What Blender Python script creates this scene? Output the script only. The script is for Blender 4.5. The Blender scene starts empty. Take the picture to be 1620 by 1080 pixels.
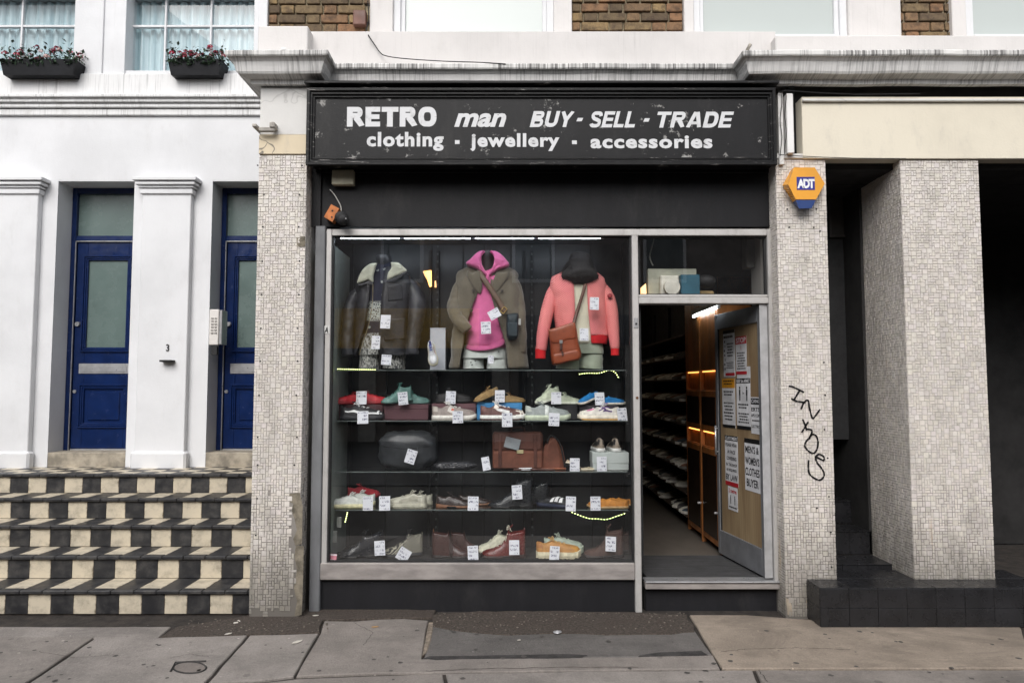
import bpy, math, random
from mathutils import Vector, noise, Matrix
R = math.radians
rnd = random.Random(7)
sc = bpy.context.scene
col = sc.collection

# ------------------------------------------------------------------ camera
F = 1130.0                       # focal length in photo pixels (photo is 1620 wide)
PITCH = math.atan(0.0627)
CY = -5.26                       # camera distance in front of the pillars
CZ = 0.0
def ray(px, py):
    a = (px-810)/F; b = (540-py)/F
    return (a, math.cos(PITCH)-b*math.sin(PITCH), math.sin(PITCH)+b*math.cos(PITCH))
CZ = -(lambda d: d[2]/d[1]*(0-CY))(ray(810, 975))     # pavement meets the pillars at row 975
def P(px, py, Y=0.0):
    d = ray(px, py); t = (Y-CY)/d[1]
    return (d[0]*t, CZ+d[2]*t)
def PX(px, py, Y=0.0): return P(px, py, Y)[0]
def PZ(py, Y=0.0, px=810): return P(px, py, Y)[1]
def G(px, py, z=0.0):            # point of the pavement seen at this pixel
    d = ray(px, py); t = (z-CZ)/d[2]
    return (d[0]*t, CY+d[1]*t)
cam = bpy.data.cameras.new('camera'); co = bpy.data.objects.new('camera', cam)
col.objects.link(co); sc.camera = co
co.location = (0, CY, CZ); co.rotation_euler = (R(90)+PITCH, 0, 0)
cam.sensor_width = 36; cam.lens = 36*F/1620; cam.clip_end = 400; cam.clip_start = 0.05

# ------------------------------------------------------------------ light
w = bpy.data.worlds.new('World'); sc.world = w; w.use_nodes = True
nt = w.node_tree; nt.nodes.clear()
sky = nt.nodes.new('ShaderNodeTexSky'); sky.sky_type = 'NISHITA'; sky.sun_disc = False
SUN_EL, SUN_AZ = 42, 192
sky.sun_elevation = R(SUN_EL); sky.sun_rotation = R(SUN_AZ)
sky.air_density = 1.0; sky.dust_density = 2.5; sky.ozone_density = 1.0
hs = nt.nodes.new('ShaderNodeHueSaturation'); hs.inputs['Saturation'].default_value = 0.22
bg = nt.nodes.new('ShaderNodeBackground'); bg.inputs[1].default_value = 0.15
wo = nt.nodes.new('ShaderNodeOutputWorld')
nt.links.new(sky.outputs[0], hs.inputs['Color']); nt.links.new(hs.outputs[0], bg.inputs[0]); nt.links.new(bg.outputs[0], wo.inputs[0])
sl = bpy.data.lights.new('overcast_sun', 'SUN'); sl.energy = 1.3; sl.angle = R(40); sl.color = (1.0, .965, .93)
so = bpy.data.objects.new('overcast_sun', sl); col.objects.link(so)
# the bright part of the overcast lies over the street, behind the camera
az, el = R(SUN_AZ), R(SUN_EL)
dv = Vector((math.sin(az)*math.cos(el), math.cos(az)*math.cos(el), math.sin(el)))
so.rotation_euler = dv.to_track_quat('Z', 'Y').to_euler()
sc.view_settings.view_transform = 'Standard'; sc.view_settings.look = 'None'
sc.view_settings.gamma = 1; sc.view_settings.use_curve_mapping = False
sc.view_settings.exposure = 0.55
sc.render.engine = 'CYCLES'
cy = sc.cycles
cy.use_denoising = True; cy.max_bounces = 8; cy.diffuse_bounces = 4; cy.glossy_bounces = 4
cy.transmission_bounces = 6; cy.transparent_max_bounces = 16
cy.sample_clamp_indirect = 6; cy.caustics_reflective = False; cy.caustics_refractive = False
cy.use_adaptive_sampling = True; cy.adaptive_threshold = 0.015

# ------------------------------------------------------------------ materials
def rgb(h):                      # '#rrggbb' display colour -> linear
    h = h.lstrip('#'); v = [int(h[i:i+2], 16)/255 for i in (0, 2, 4)]
    return tuple((c/12.92 if c < .04045 else ((c+.055)/1.055)**2.4) for c in v)
class NT:
    def __init__(s, name):
        s.m = bpy.data.materials.new(name); s.m.use_nodes = True
        s.t = s.m.node_tree; s.n = s.t.nodes; s.b = s.n['Principled BSDF']; s.tc = None
    def new(s, t, **k):
        x = s.n.new('ShaderNode'+t)
        for a, v in k.items(): setattr(x, a, v)
        return x
    def link(s, a, b): s.t.links.new(a, b)
    def co(s, scale=(1, 1, 1), kind='Object', loc=(0, 0, 0), rot=(0, 0, 0)):
        if not s.tc: s.tc = s.new('TexCoord')
        mp = s.new('Mapping'); mp.inputs['Scale'].default_value = scale; mp.inputs['Location'].default_value = loc
        mp.inputs['Rotation'].default_value = rot
        s.link(s.tc.outputs[kind], mp.inputs[0]); return mp.outputs[0]
    def noise(s, scale, vec=None, detail=4, rough=.6, dist=0):
        x = s.new('TexNoise'); x.inputs['Scale'].default_value = scale; x.inputs['Detail'].default_value = detail
        x.inputs['Roughness'].default_value = rough; x.inputs['Distortion'].default_value = dist
        s.link(vec if vec is not None else s.co(), x.inputs['Vector']); return x.outputs['Fac']
    def ramp(s, fac, a, b, lo=0.0, hi=1.0):          # smooth step a..b
        x = s.new('MapRange'); x.interpolation_type = 'SMOOTHSTEP'
        x.inputs['From Min'].default_value = a; x.inputs['From Max'].default_value = b
        x.inputs['To Min'].default_value = lo; x.inputs['To Max'].default_value = hi
        s.link(fac, x.inputs['Value']); return x.outputs[0]
    def math(s, op, a, b=None, c=None):
        x = s.new('Math', operation=op)
        for i, v in enumerate((a, b, c)):
            if v is None: continue
            if isinstance(v, (int, float)): x.inputs[i].default_value = v
            else: s.link(v, x.inputs[i])
        return x.outputs[0]
    def mix(s, fac, a, b, mode='MIX'):
        x = s.new('Mix', data_type='RGBA', blend_type=mode)
        for i, v in ((0, fac), (6, a), (7, b)):
            if isinstance(v, (int, float)): x.inputs[i].default_value = v
            elif isinstance(v, tuple): x.inputs[i].default_value = (*v[:3], 1)
            else: s.link(v, x.inputs[i])
        return x.outputs[2]
    def sep(s, vec):
        x = s.new('SeparateXYZ'); s.link(vec, x.inputs[0]); return x.outputs
    def bump(s, h, strength=.3, dist=.01):
        x = s.new('Bump'); x.inputs['Strength'].default_value = strength; x.inputs['Distance'].default_value = dist
        s.link(h, x.inputs['Height']); s.link(x.outputs[0], s.b.inputs['Normal'])
    def out(s, col=None, rough=None, metal=0, spec=None):
        if col is not None:
            if isinstance(col, tuple): s.b.inputs['Base Color'].default_value = (*col, 1)
            else: s.link(col, s.b.inputs['Base Color'])
        if rough is not None:
            if isinstance(rough, (int, float)): s.b.inputs['Roughness'].default_value = rough
            else: s.link(rough, s.b.inputs['Roughness'])
        s.b.inputs['Metallic'].default_value = metal
        if spec is not None: s.b.inputs['Specular IOR Level'].default_value = spec
        return s.m
def mul(c, k): return tuple(min(1, x*k) for x in c)
def plain(name, c, rough=.6, var=.25, scale=6, bump=.15, bscale=80, metal=0, vs=(1, 1, 1), spec=None, sheen=0):
    """a colour with soft unevenness and fine relief"""
    if isinstance(c, str): c = rgb(c)
    n = NT(name)
    f = n.noise(scale, n.co(vs), 6)
    c2 = n.mix(n.ramp(f, .3, .7), mul(c, 1-var), mul(c, 1+var*.6))
    if bump: n.bump(n.noise(bscale, n.co(vs), 4), bump, .004)
    r = n.ramp(n.noise(scale*3), .2, .8, max(0, rough-.1), min(1, rough+.1))
    if sheen: n.b.inputs['Sheen Weight'].default_value = sheen
    return n.out(c2, r, metal, spec)
_mc = {}
def pl(c, rough=.6, **k):
    key = (c, rough, tuple(sorted(k.items())))
    if key not in _mc: _mc[key] = plain('surface_%02d' % len(_mc), c, rough, **k)
    return _mc[key]
def emit(name, c, s):
    n = NT(name); n.b.inputs['Base Color'].default_value = (.8, .8, .8, 1)
    n.b.inputs['Emission Color'].default_value = (*c, 1); n.b.inputs['Emission Strength'].default_value = s
    return n.m
def glassmat(name, tint=(.9, .93, .92), refl=1.0, rough=0.0, ior=1.52, film=0.0, filmc=(.5, .5, .5)):
    n = NT(name); n.n.remove(n.b)
    tr = n.new('BsdfTransparent'); tr.inputs[0].default_value = (*tint, 1)
    gl = n.new('BsdfGlossy'); gl.inputs['Roughness'].default_value = rough; gl.inputs[0].default_value = (refl, refl, refl, 1)
    fr = n.new('Fresnel'); fr.inputs[0].default_value = ior
    ge = n.new('NewGeometry')      # reflect on the outer skin of the pane only
    mx = n.new('MixShader'); n.link(n.math('MULTIPLY', fr.outputs[0], n.math('SUBTRACT', 1.0, ge.outputs['Backfacing'])), mx.inputs[0]); n.link(tr.outputs[0], mx.inputs[1]); n.link(gl.outputs[0], mx.inputs[2])
    last = mx.outputs[0]
    if film:                     # dust and finger marks on the pane
        df = n.new('BsdfDiffuse'); df.inputs[0].default_value = (*filmc, 1)
        f = n.math('MULTIPLY', n.ramp(n.noise(2.2, n.co((1, 1, .6)), 6, .65, 1.2), .35, .75), film)
        m2 = n.new('MixShader'); n.link(f, m2.inputs[0]); n.link(last, m2.inputs[1]); n.link(df.outputs[0], m2.inputs[2]); last = m2.outputs[0]
    n.link(last, n.n['Material Output'].inputs[0]); return n.m

M = {}
# white painted render, streaked with soot where water runs
def render_white(name, c=(.78, .77, .755), dirt=.35, streak=0.0, lo=.45, cracks=.0, sz=1.2):
    n = NT(name)
    big = n.noise(1.3, None, 6)
    c1 = n.mix(n.ramp(big, .35, .7), c, mul(c, .88))
    blot = n.noise(7, n.co((1, 1, .45)), 8, .7)
    c1 = n.mix(n.math('MULTIPLY', n.ramp(blot, .5, .8), dirt), c1, (.33, .31, .29))
    fine = n.noise(60, None, 3)
    if streak:
        st = n.noise(1, n.co((60, 4, sz)), 4, .7)
        st2 = n.noise(1, n.co((140, 5, sz*1.3)), 3, .6)
        patch = n.ramp(n.noise(2.3, n.co((1, 1, .3))), .34, .5)
        s1 = n.math('MULTIPLY', n.math('MAXIMUM', n.ramp(st, lo, lo+.2), n.math('MULTIPLY', n.ramp(st2, lo+.04, lo+.2), .8)), patch)
        c1 = n.mix(n.math('MULTIPLY', s1, streak), c1, (.045, .043, .042))
    if cracks:
        v = n.new('TexVoronoi', feature='DISTANCE_TO_EDGE'); v.inputs['Scale'].default_value = 2.3
        wv = n.new('Mix', data_type='RGBA'); 
        nz = n.new('TexNoise'); nz.inputs['Scale'].default_value = 5; n.link(n.co(), nz.inputs['Vector'])
        wv.inputs[0].default_value = .25; n.link(n.co(), wv.inputs[6]); n.link(nz.outputs['Color'], wv.inputs[7])
        n.link(wv.outputs[2], v.inputs['Vector'])
        c1 = n.mix(n.math('MULTIPLY', n.ramp(v.outputs['Distance'], .012, .0), cracks), c1, (.12, .11, .1))
    n.bump(n.math('ADD', fine, n.math('MULTIPLY', blot, 2)), .25, .004)
    return n.out(c1, .75)
M['white'] = render_white('white_painted_render')
M['cleanwhite'] = render_white('clean_white_paint', (.71, .715, .73), .16, .10, .62)
M['cornice'] = render_white('sooty_cornice_paint', (.74, .73, .715), .22, .5, .47)
M['cornicelip'] = render_white('streaked_cornice_lip', (.72, .71, .69), .25, .85, .42, sz=.4)
M['parapet'] = render_white('parapet_paint', (.67, .645, .63), .2, .16, .56)
M['pillartop'] = render_white('pillar_head_paint', (.66, .65, .63), .35, .15, .6, .25)
M['cream'] = render_white('cream_paint', (.70, .645, .53), .3, .16, .6, .0)
M['creamcrack'] = render_white('cracked_cream_paint', (.68, .58, .42), .4, .1, .6, .9)
# mosaic
def mosaic_mat():
    n = NT('white_mosaic_tile')
    at = n.new('Attribute'); at.attribute_name = 'tint'
    c = n.mix(1.0, (.665, .628, .592), at.outputs['Color'], 'MULTIPLY')
    z = n.sep(n.co())[2]
    dirt = n.noise(5, n.co((1.4, 1, .5)), 8, .7)
    fac = n.math('MULTIPLY', n.ramp(dirt, .4, .75), .5)
    c = n.mix(fac, c, (.27, .25, .22))
    low = n.math('MULTIPLY', n.ramp(n.math('ADD', z, n.math('MULTIPLY', dirt, -.9)), .42, -.45), .8)
    c = n.mix(low, c, (.13, .12, .10))
    rust = n.noise(1, n.co((14, 14, 1.3), loc=(3, 0, 0)), 4)
    c = n.mix(n.math('MULTIPLY', n.ramp(rust, .66, .76), .45), c, (.42, .27, .11))
    n.bump(n.noise(120), .1, .002)
    return n.out(c, n.ramp(dirt, .3, .7, .28, .6))
M['mosaic'] = mosaic_mat()
def grout_mat():
    n = NT('tile_grout'); z = n.sep(n.co())[2]
    d = n.noise(4, None, 6)
    f = n.ramp(n.math('ADD', z, n.math('MULTIPLY', d, 1.2)), .6, 2.4)
    c = n.mix(f, (.13, .118, .105), (.44, .41, .38)); n.bump(n.noise(150), .3, .002)
    return n.out(c, .9)
M['grout'] = grout_mat()
M['bare'] = plain('bare_render', (.19, .165, .125), .9, .5, 14, .8, 50)
# black fascia
def blackpaint(name, c=(.018, .018, .02), chip=.5, chipc=(.45, .44, .42), rough=.45, lo=.66, sc_=9, vs=(1, 1, 1)):
    n = NT(name)
    a = n.noise(sc_, n.co(vs), 10, .75); b = n.noise(1.1, None, 3)
    v = n.noise(1, n.co((7, 7, 1.4)), 7, .7)
    f = n.math('MULTIPLY', n.ramp(n.math('ADD', a, n.math('MULTIPLY', b, .25)), lo+.12, lo+.2), chip)
    c1 = n.mix(n.ramp(v, .35, .75), c, mul(c, 1.35))
    c1 = n.mix(f, c1, chipc)
    c1 = n.mix(n.ramp(n.noise(3, n.co((1, 1, .4)), 7, .7), .5, .8, 0, .5), c1, (.05, .048, .046))
    n.bump(n.math('ADD', n.noise(90), n.math('MULTIPLY', a, 2)), .2, .004)
    return n.out(c1, rough, 0, .2)
M['fascia'] = blackpaint('black_sign_paint', (.0085, .0085, .0095), .75, lo=.60)
M['fasciatrim'] = blackpaint('black_moulding_paint', (.006, .006, .0065), .7, (.42, .40, .38), .4, .60, 14, (.35, 1, 3))
M['header'] = blackpaint('black_header_paint', (.009, .009, .0105), .3, (.3, .3, .3), .5, .72)
M['stall'] = blackpaint('stallriser_paint', (.013, .013, .015), .4, (.2, .19, .18), .55, .68)
def letter_mat():
    n = NT('worn_white_lettering')
    a = n.noise(11, None, 10, .75)
    c = n.mix(n.ramp(a, .52, .70, 0, .55), (.60, .605, .62), (.22, .21, .20))
    c = n.mix(n.ramp(n.noise(1, n.co((20, 1, 2)), 3), .5, .8, 0, .3), c, (.50, .49, .42))
    return n.out(c, .5)
M['letters'] = letter_mat()
def alu():
    n = NT('worn_aluminium_frame')
    g = n.noise(1, n.co((3, 3, 60)), 4); d = n.noise(9, n.co((1, 1, .5)), 8, .7)
    c = n.mix(n.ramp(d, .4, .8), (.50, .485, .47), (.33, .315, .30))
    c = n.mix(n.ramp(n.noise(35, None, 8, .7), .66, .74, 0, .7), c, (.09, .07, .05))
    n.bump(g, .06, .003); return n.out(c, n.ramp(d, .3, .7, .35, .55), .25)
M['alu'] = alu()
M['steel'] = plain('grey_steel_guide', (.185, .19, .20), .5, .35, 5, .15, 60, .3, (1, 1, .3))
M['sillmetal'] = plain('pinkish_alu_sill', (.35, .32, .305), .45, .25, 5, .06, 60, .3, (1, 1, 3))
M['black'] = plain('matt_black', (.012, .012, .013), .7, .3, 8, .1)
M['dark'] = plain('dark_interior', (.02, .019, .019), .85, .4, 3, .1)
M['glass'] = glassmat('window_pane', (.985, .99, .99), 1.0, 0, 2.0, .006, (.25, .27, .3))
M['shelfglass'] = glassmat('shelf_glass', (.93, .96, .95), .9, .02, 1.5)
M['bluepaint'] = plain('glossy_blue_paint', (.006, .018, .078), .2, .2, 5, .08, 30, 0, (1, 1, 1), .4)
M['frost'] = plain('frosted_door_glass', (.115, .16, .15), .25, .12, 2, .03, 90)
M['silver'] = plain('satin_silver', (.45, .45, .46), .35, .15, 12, .04, 60, .6)
M['upperglass'] = NT('pale_blinded_pane').out(mul(rgb('#d6dedb'), .68), .15)
def curtain():
    n = NT('net_curtain'); v = n.noise(1, n.co((26, 1, .5)), 4, .6)
    c = n.mix(n.ramp(v, .35, .65), rgb('#a3b9bf'), rgb('#cfdadc')); n.bump(v, .5, .02)
    return n.out(c, .7)
M['curtain'] = curtain()
# bricks
def brick_mat():
    n = NT('london_stock_brick')
    oi = n.new('ObjectInfo'); r = oi.outputs['Random']
    cr = n.new('ValToRGB'); n.link(r, cr.inputs[0]); e = cr.color_ramp
    pts = [(0, (.10, .07, .042)), (.25, (.19, .135, .072)), (.45, (.25, .135, .07)), (.6, (.15, .105, .06)), (.8, (.30, .205, .095)), (1, (.09, .065, .045))]
    e.elements[0].position = 0; e.elements[0].color = (*pts[0][1], 1); e.elements[1].position = 1; e.elements[1].color = (*pts[-1][1], 1)
    for p_, c_ in pts[1:-1]:
        q = e.elements.new(p_); q.color = (*c_, 1)
    off = n.new('VectorMath', operation='ADD'); n.link(n.co(), off.inputs[0])
    cb = n.new('CombineXYZ'); n.link(n.math('MULTIPLY', r, 37), cb.inputs[0]); n.link(cb.outputs[0], off.inputs[1])
    a = n.noise(16, off.outputs[0], 8, .7); b = n.noise(70, off.outputs[0], 4)
    c = n.mix(n.ramp(a, .4, .68, 0, .8), cr.outputs[0], (.05, .032, .022))
    c = n.mix(n.ramp(b, .6, .75, 0, .5), c, (.33, .24, .12))
    n.bump(n.math('ADD', a, n.math('MULTIPLY', b, .5)), .9, .006)
    return n.out(c, .9)
M['brick'] = brick_mat()
M['mortar'] = plain('lime_mortar', (.30, .25, .165), .95, .4, 10, .8, 70)
# ground
def slab_mat(name, c, spots=.6, grain=(.0, .0, .0), dark=.0):
    n = NT(name); oi = n.new('ObjectInfo')
    a = n.noise(2.2, None, 8, .65); g = n.noise(75, None, 5, .8); m_ = n.noise(19, None, 8, .75)
    c1 = n.mix(n.ramp(a, .3, .7), mul(c, .76), mul(c, 1.16))
    c1 = n.mix(n.ramp(g, .50, .68, 0, .45), c1, mul(c, .5))
    c1 = n.mix(n.ramp(g, .46, .32, 0, .55), c1, mul(c, 1.6))
    v = n.new('TexVoronoi'); v.inputs['Scale'].default_value = 3.4; v.inputs['Randomness'].default_value = 1; n.link(n.co(), v.inputs['Vector'])
    gum = n.math('MULTIPLY', n.ramp(v.outputs['Distance'], .10, .07), n.ramp(n.noise(2.7), .46, .52))
    c1 = n.mix(n.math('MULTIPLY', gum, spots), c1, mul(c, .45))
    c1 = n.mix(n.ramp(m_, .52, .70, 0, .55), c1, mul(c, .5))
    st = n.noise(.9, n.co((1, 2.2, 1)), 9, .75, .8)
    c1 = n.mix(n.ramp(st, .46, .68, 0, .7), c1, mul(c, .52))
    sp = n.noise(22, None, 2, .5); c1 = n.mix(n.ramp(sp, .73, .76, 0, .8), c1, mul(c, 2.0))
    n.bump(n.math('ADD', g, n.math('MULTIPLY', m_, 1.6)), .9, .005)
    return n.out(c1, .85)
M['slab'] = slab_mat('grey_paving', (.258, .232, .212))
M['slab2'] = slab_mat('brownish_paving', (.232, .206, .186))
M['slabtan'] = slab_mat('tan_concrete_paving', (.285, .235, .188), .35)
M['asphalt'] = slab_mat('asphalt_patch', (.125, .115, .108), .2)
M['asphaltdark'] = plain('dirty_asphalt', (.035, .032, .031), .9, .6, 9, 1.0, 90)
M['joint'] = plain('joint_dirt', (.03, .024, .02), .95, .5, 12, .8, 80)
M['road'] = plain('road_asphalt', (.05, .05, .052), .9, .3, 3, .6, 90)
def grit():
    n = NT('gritty_debris'); a = n.noise(55, None, 8, .8); b = n.noise(4, None, 5)
    c = n.mix(n.ramp(a, .35, .65), (.020, .015, .012), (.10, .08, .065)); c = n.mix(n.ramp(b, .4, .7, 0, .5), c, (.05, .035, .028))
    n.bump(a, 1, .01); return n.out(c, .95)
M['grit'] = grit()
def steptile(name, c, d):
    n = NT(name); oi = n.new('ObjectInfo')
    off = n.new('VectorMath', operation='ADD'); n.link(n.co(), off.inputs[0])
    cb = n.new('CombineXYZ'); n.link(n.math('MULTIPLY', oi.outputs['Random'], 51), cb.inputs[0]); n.link(cb.outputs[0], off.inputs[1])
    a = n.noise(9, off.outputs[0], 8, .7)
    c1 = n.mix(n.ramp(a, .42, .75, 0, d), c, mul(c, .35) if c[0] > .2 else (.075, .07, .065))
    xyz = n.sep(n.co()); ex = n.math('MINIMUM', xyz[0], n.math('SUBTRACT', .166, xyz[0]))
    wear = n.math('ADD', ex, n.math('MULTIPLY', n.math('SUBTRACT', a, .5), -.07))
    top = n.math('SUBTRACT', .160, xyz[2]); wear = n.math('MINIMUM', wear, n.math('ADD', top, n.math('MULTIPLY', n.math('SUBTRACT', a, .45), -.09)))
    if c[0] > .2: c1 = n.mix(n.ramp(wear, .010, -.006, 0, .8), c1, (.10, .075, .05))
    n.bump(a, .12, .004)
    return n.out(c1, n.ramp(a, .3, .7, .35, .6))
M['tilecream'] = steptile('cream_step_tile', (.55, .485, .375), .75)
M['tileblack'] = steptile('black_step_tile', (.017, .017, .019), .8)
M['tiledark'] = plain('black_glazed_tile', (.016, .016, .018), .3, .3, 5, .1)

# ------------------------------------------------------------------ objects
def tag(o, label=None, cat=None, group=None, kind=None):
    for k, v in (('label', label), ('category', cat), ('group', group), ('kind', kind)):
        if v: o[k] = v
    return o
def empty(name, loc=(0, 0, 0), rz=0, label=None, cat=None, group=None, kind=None, rot=None):
    o = bpy.data.objects.new(name, None); o.empty_display_size = .1; col.objects.link(o)
    o.location = loc; o.rotation_euler = rot if rot else (0, 0, rz)
    return tag(o, label, cat, group, kind)
class MB:
    def __init__(s): s.v = []; s.f = []; s.m = []; s.mi = 0
    def add(s, vs, fs):
        b = len(s.v); s.v += [tuple(p) for p in vs]
        for f in fs: s.f.append(tuple(b+i for i in f)); s.m.append(s.mi)
        return s
    def box(s, x0, x1, y0, y1, z0, z1, c=0.0, mtx=None):
        if x0 > x1: x0, x1 = x1, x0
        if y0 > y1: y0, y1 = y1, y0
        if z0 > z1: z0, z1 = z1, z0
        c = min(c, (x1-x0)*.45, (y1-y0)*.45, (z1-z0)*.45)
        if c <= 0:
            vs = [(x, y, z) for z in (z0, z1) for y in (y0, y1) for x in (x0, x1)]
            fs = [(0, 2, 3, 1), (4, 5, 7, 6), (0, 1, 5, 4), (2, 6, 7, 3), (0, 4, 6, 2), (1, 3, 7, 5)]
        else:
            X, Y, Z = (x0, x1), (y0, y1), (z0, z1); vs = []; idx = {}
            for i in (0, 1):
                for j in (0, 1):
                    for k in (0, 1):
                        sx, sy, sz = c*(1-2*i), c*(1-2*j), c*(1-2*k)
                        for a, p in (('x', (X[i], Y[j]+sy, Z[k]+sz)), ('y', (X[i]+sx, Y[j], Z[k]+sz)), ('z', (X[i]+sx, Y[j]+sy, Z[k]))):
                            idx[(a, i, j, k)] = len(vs); vs.append(p)
            fs = []
            def face(ks):
                pts = [Vector(vs[idx[k]]) for k in ks]; n = (pts[1]-pts[0]).cross(pts[2]-pts[1])
                cc = Vector(((x0+x1)/2, (y0+y1)/2, (z0+z1)/2)); mid = sum(pts, Vector())/len(pts)
                q = [idx[k] for k in ks]; fs.append(tuple(q if n.dot(mid-cc) > 0 else q[::-1]))
            for i in (0, 1):
                face([('x', i, 0, 0), ('x', i, 1, 0), ('x', i, 1, 1), ('x', i, 0, 1)])
                face([('y', 0, i, 0), ('y', 1, i, 0), ('y', 1, i, 1), ('y', 0, i, 1)])
                face([('z', 0, 0, i), ('z', 1, 0, i), ('z', 1, 1, i), ('z', 0, 1, i)])
                for j in (0, 1):
                    face([('x', i, j, 0), ('y', i, j, 0), ('y', i, j, 1), ('x', i, j, 1)])
                    face([('x', i, 0, j), ('z', i, 0, j), ('z', i, 1, j), ('x', i, 1, j)])
                    face([('y', 0, i, j), ('z', 0, i, j), ('z', 1, i, j), ('y', 1, i, j)])
                    for k in (0, 1): face([('x', i, j, k), ('y', i, j, k), ('z', i, j, k)])
        if mtx is not None: vs = [mtx @ Vector(p) for p in vs]
        return s.add(vs, fs)
    def tube(s, pts, r, n=8, cap=True):
        pts = [Vector(p) for p in pts]; rs = r if isinstance(r, (list, tuple)) else [r]*len(pts)
        up = None; vs = []
        for i, p in enumerate(pts):
            d = (pts[min(i+1, len(pts)-1)]-pts[max(i-1, 0)]).normalized()
            if up is None:
                up = Vector((0, 0, 1)) if abs(d.z) < .9 else Vector((1, 0, 0))
            a = d.cross(up).normalized(); b = a.cross(d).normalized(); up = b
            for k in range(n):
                t = 2*math.pi*k/n; vs.append(p+(a*math.cos(t)+b*math.sin(t))*rs[i])
        fs = []
        for i in range(len(pts)-1):
            for k in range(n):
                fs.append((i*n+k, i*n+(k+1) % n, (i+1)*n+(k+1) % n, (i+1)*n+k))
        if cap: fs.append(tuple(range(n))[::-1]); fs.append(tuple((len(pts)-1)*n+k for k in range(n)))
        return s.add(vs, fs)
    def grid(s, rows, closed=False):
        nr, nc = len(rows), len(rows[0]); vs = [p for r_ in rows for p in r_]; fs = []
        for i in range(nr-1):
            for j in range(nc if closed else nc-1):
                k = (j+1) % nc; fs.append((i*nc+j, i*nc+k, (i+1)*nc+k, (i+1)*nc+j))
        return s.add(vs, fs)
    def prism(s, poly, y0, y1):                      # (x,z) outline between two depths
        n = len(poly); vs = [(x, y0, z) for x, z in poly]+[(x, y1, z) for x, z in poly]
        fs = [tuple(range(n)), tuple(range(n, 2*n))[::-1]]+[(i, i+n, (i+1) % n+n, (i+1) % n) for i in range(n)]
        return s.add(vs, fs)
    def slabz(s, poly, z0, z1):                      # (x,y) outline between two heights
        n = len(poly); vs = [(x, y, z1) for x, y in poly]+[(x, y, z0) for x, y in poly]
        fs = [tuple(range(n)), tuple(range(n, 2*n))[::-1]]+[(i, i+n, (i+1) % n+n, (i+1) % n) for i in range(n)]
        return s.add(vs, fs)
    def cyl(s, c, r, h, axis='z', n=20, r2=None):
        c = Vector(c); r2 = r if r2 is None else r2
        ax = {'x': Vector((1, 0, 0)), 'y': Vector((0, 1, 0)), 'z': Vector((0, 0, 1))}[axis]
        return s.tube([c-ax*h/2, c+ax*h/2], [r, r2], n)
    def ball(s, c, r, nu=12, nv=8, sx=1, sy=1, sz=1):
        rows = []
        for i in range(nv+1):
            a = math.pi*i/nv; rr = max(.02, math.sin(a))*r
            rows.append([(c[0]+rr*math.cos(2*math.pi*k/nu)*sx, c[1]+rr*math.sin(2*math.pi*k/nu)*sy, c[2]+math.cos(a)*r*sz) for k in range(nu)])
        return s.grid(rows, True)
    def each(s, name, mat, fn=None, parent=None, **k):
        """every separate piece of the mesh as an object of its own"""
        p = list(range(len(s.v)))
        def find(i):
            while p[i] != i: p[i] = p[p[i]]; i = p[i]
            return i
        for f in s.f:
            for i in f[1:]: p[find(i)] = find(f[0])
        groups = {}
        for f in s.f: groups.setdefault(find(f[0]), []).append(f)
        out = []
        for fs in groups.values():
            ids = sorted({i for f in fs for i in f}); mp = {v: j for j, v in enumerate(ids)}
            m2 = MB(); m2.add([s.v[i] for i in ids], [tuple(mp[i] for i in f) for f in fs])
            o = m2.build(name, mat, parent, **k); out.append(fn(o) if fn else o)
        return out
    def build(s, name, mat, parent=None, smooth=False, sub=0, solid=0, fix=True):
        me = bpy.data.meshes.new(name); me.from_pydata(s.v, [], s.f)
        mats = mat if isinstance(mat, (list, tuple)) else [mat]
        for m_ in mats: me.materials.append(m_)
        if len(mats) > 1: me.polygons.foreach_set('material_index', s.m)
        me.update()
        if fix:
            import bmesh
            bm = bmesh.new(); bm.from_mesh(me); bmesh.ops.recalc_face_normals(bm, faces=bm.faces); bm.to_mesh(me); bm.free()
        if smooth: me.polygons.foreach_set('use_smooth', [True]*len(me.polygons))
        o = bpy.data.objects.new(name, me); col.objects.link(o)
        if parent: o.parent = parent
        if solid:
            md = o.modifiers.new('solid', 'SOLIDIFY'); md.thickness = solid; md.offset = 0
        if sub:
            md = o.modifiers.new('sub', 'SUBSURF'); md.levels = sub; md.render_levels = sub
        return o
def box(name, mat, parent, x0, x1, y0, y1, z0, z1, c=.002):
    return MB().box(x0, x1, y0, y1, z0, z1, c).build(name, mat, parent, fix=False)
def text_mesh(s, bold=.0, shear=0.0, spacing=1.0, res=3):
    cu = bpy.data.curves.new('lettering', 'FONT'); cu.body = s; cu.offset = bold; cu.shear = shear
    cu.space_character = spacing; cu.resolution_u = res; cu.fill_mode = 'FRONT'; cu.align_x = 'CENTER'
    o = bpy.data.objects.new('lettering', cu); col.objects.link(o)
    dg = bpy.context.evaluated_depsgraph_get(); me = bpy.data.meshes.new_from_object(o.evaluated_get(dg))
    bpy.data.objects.remove(o); bpy.data.curves.remove(cu); return me
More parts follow.
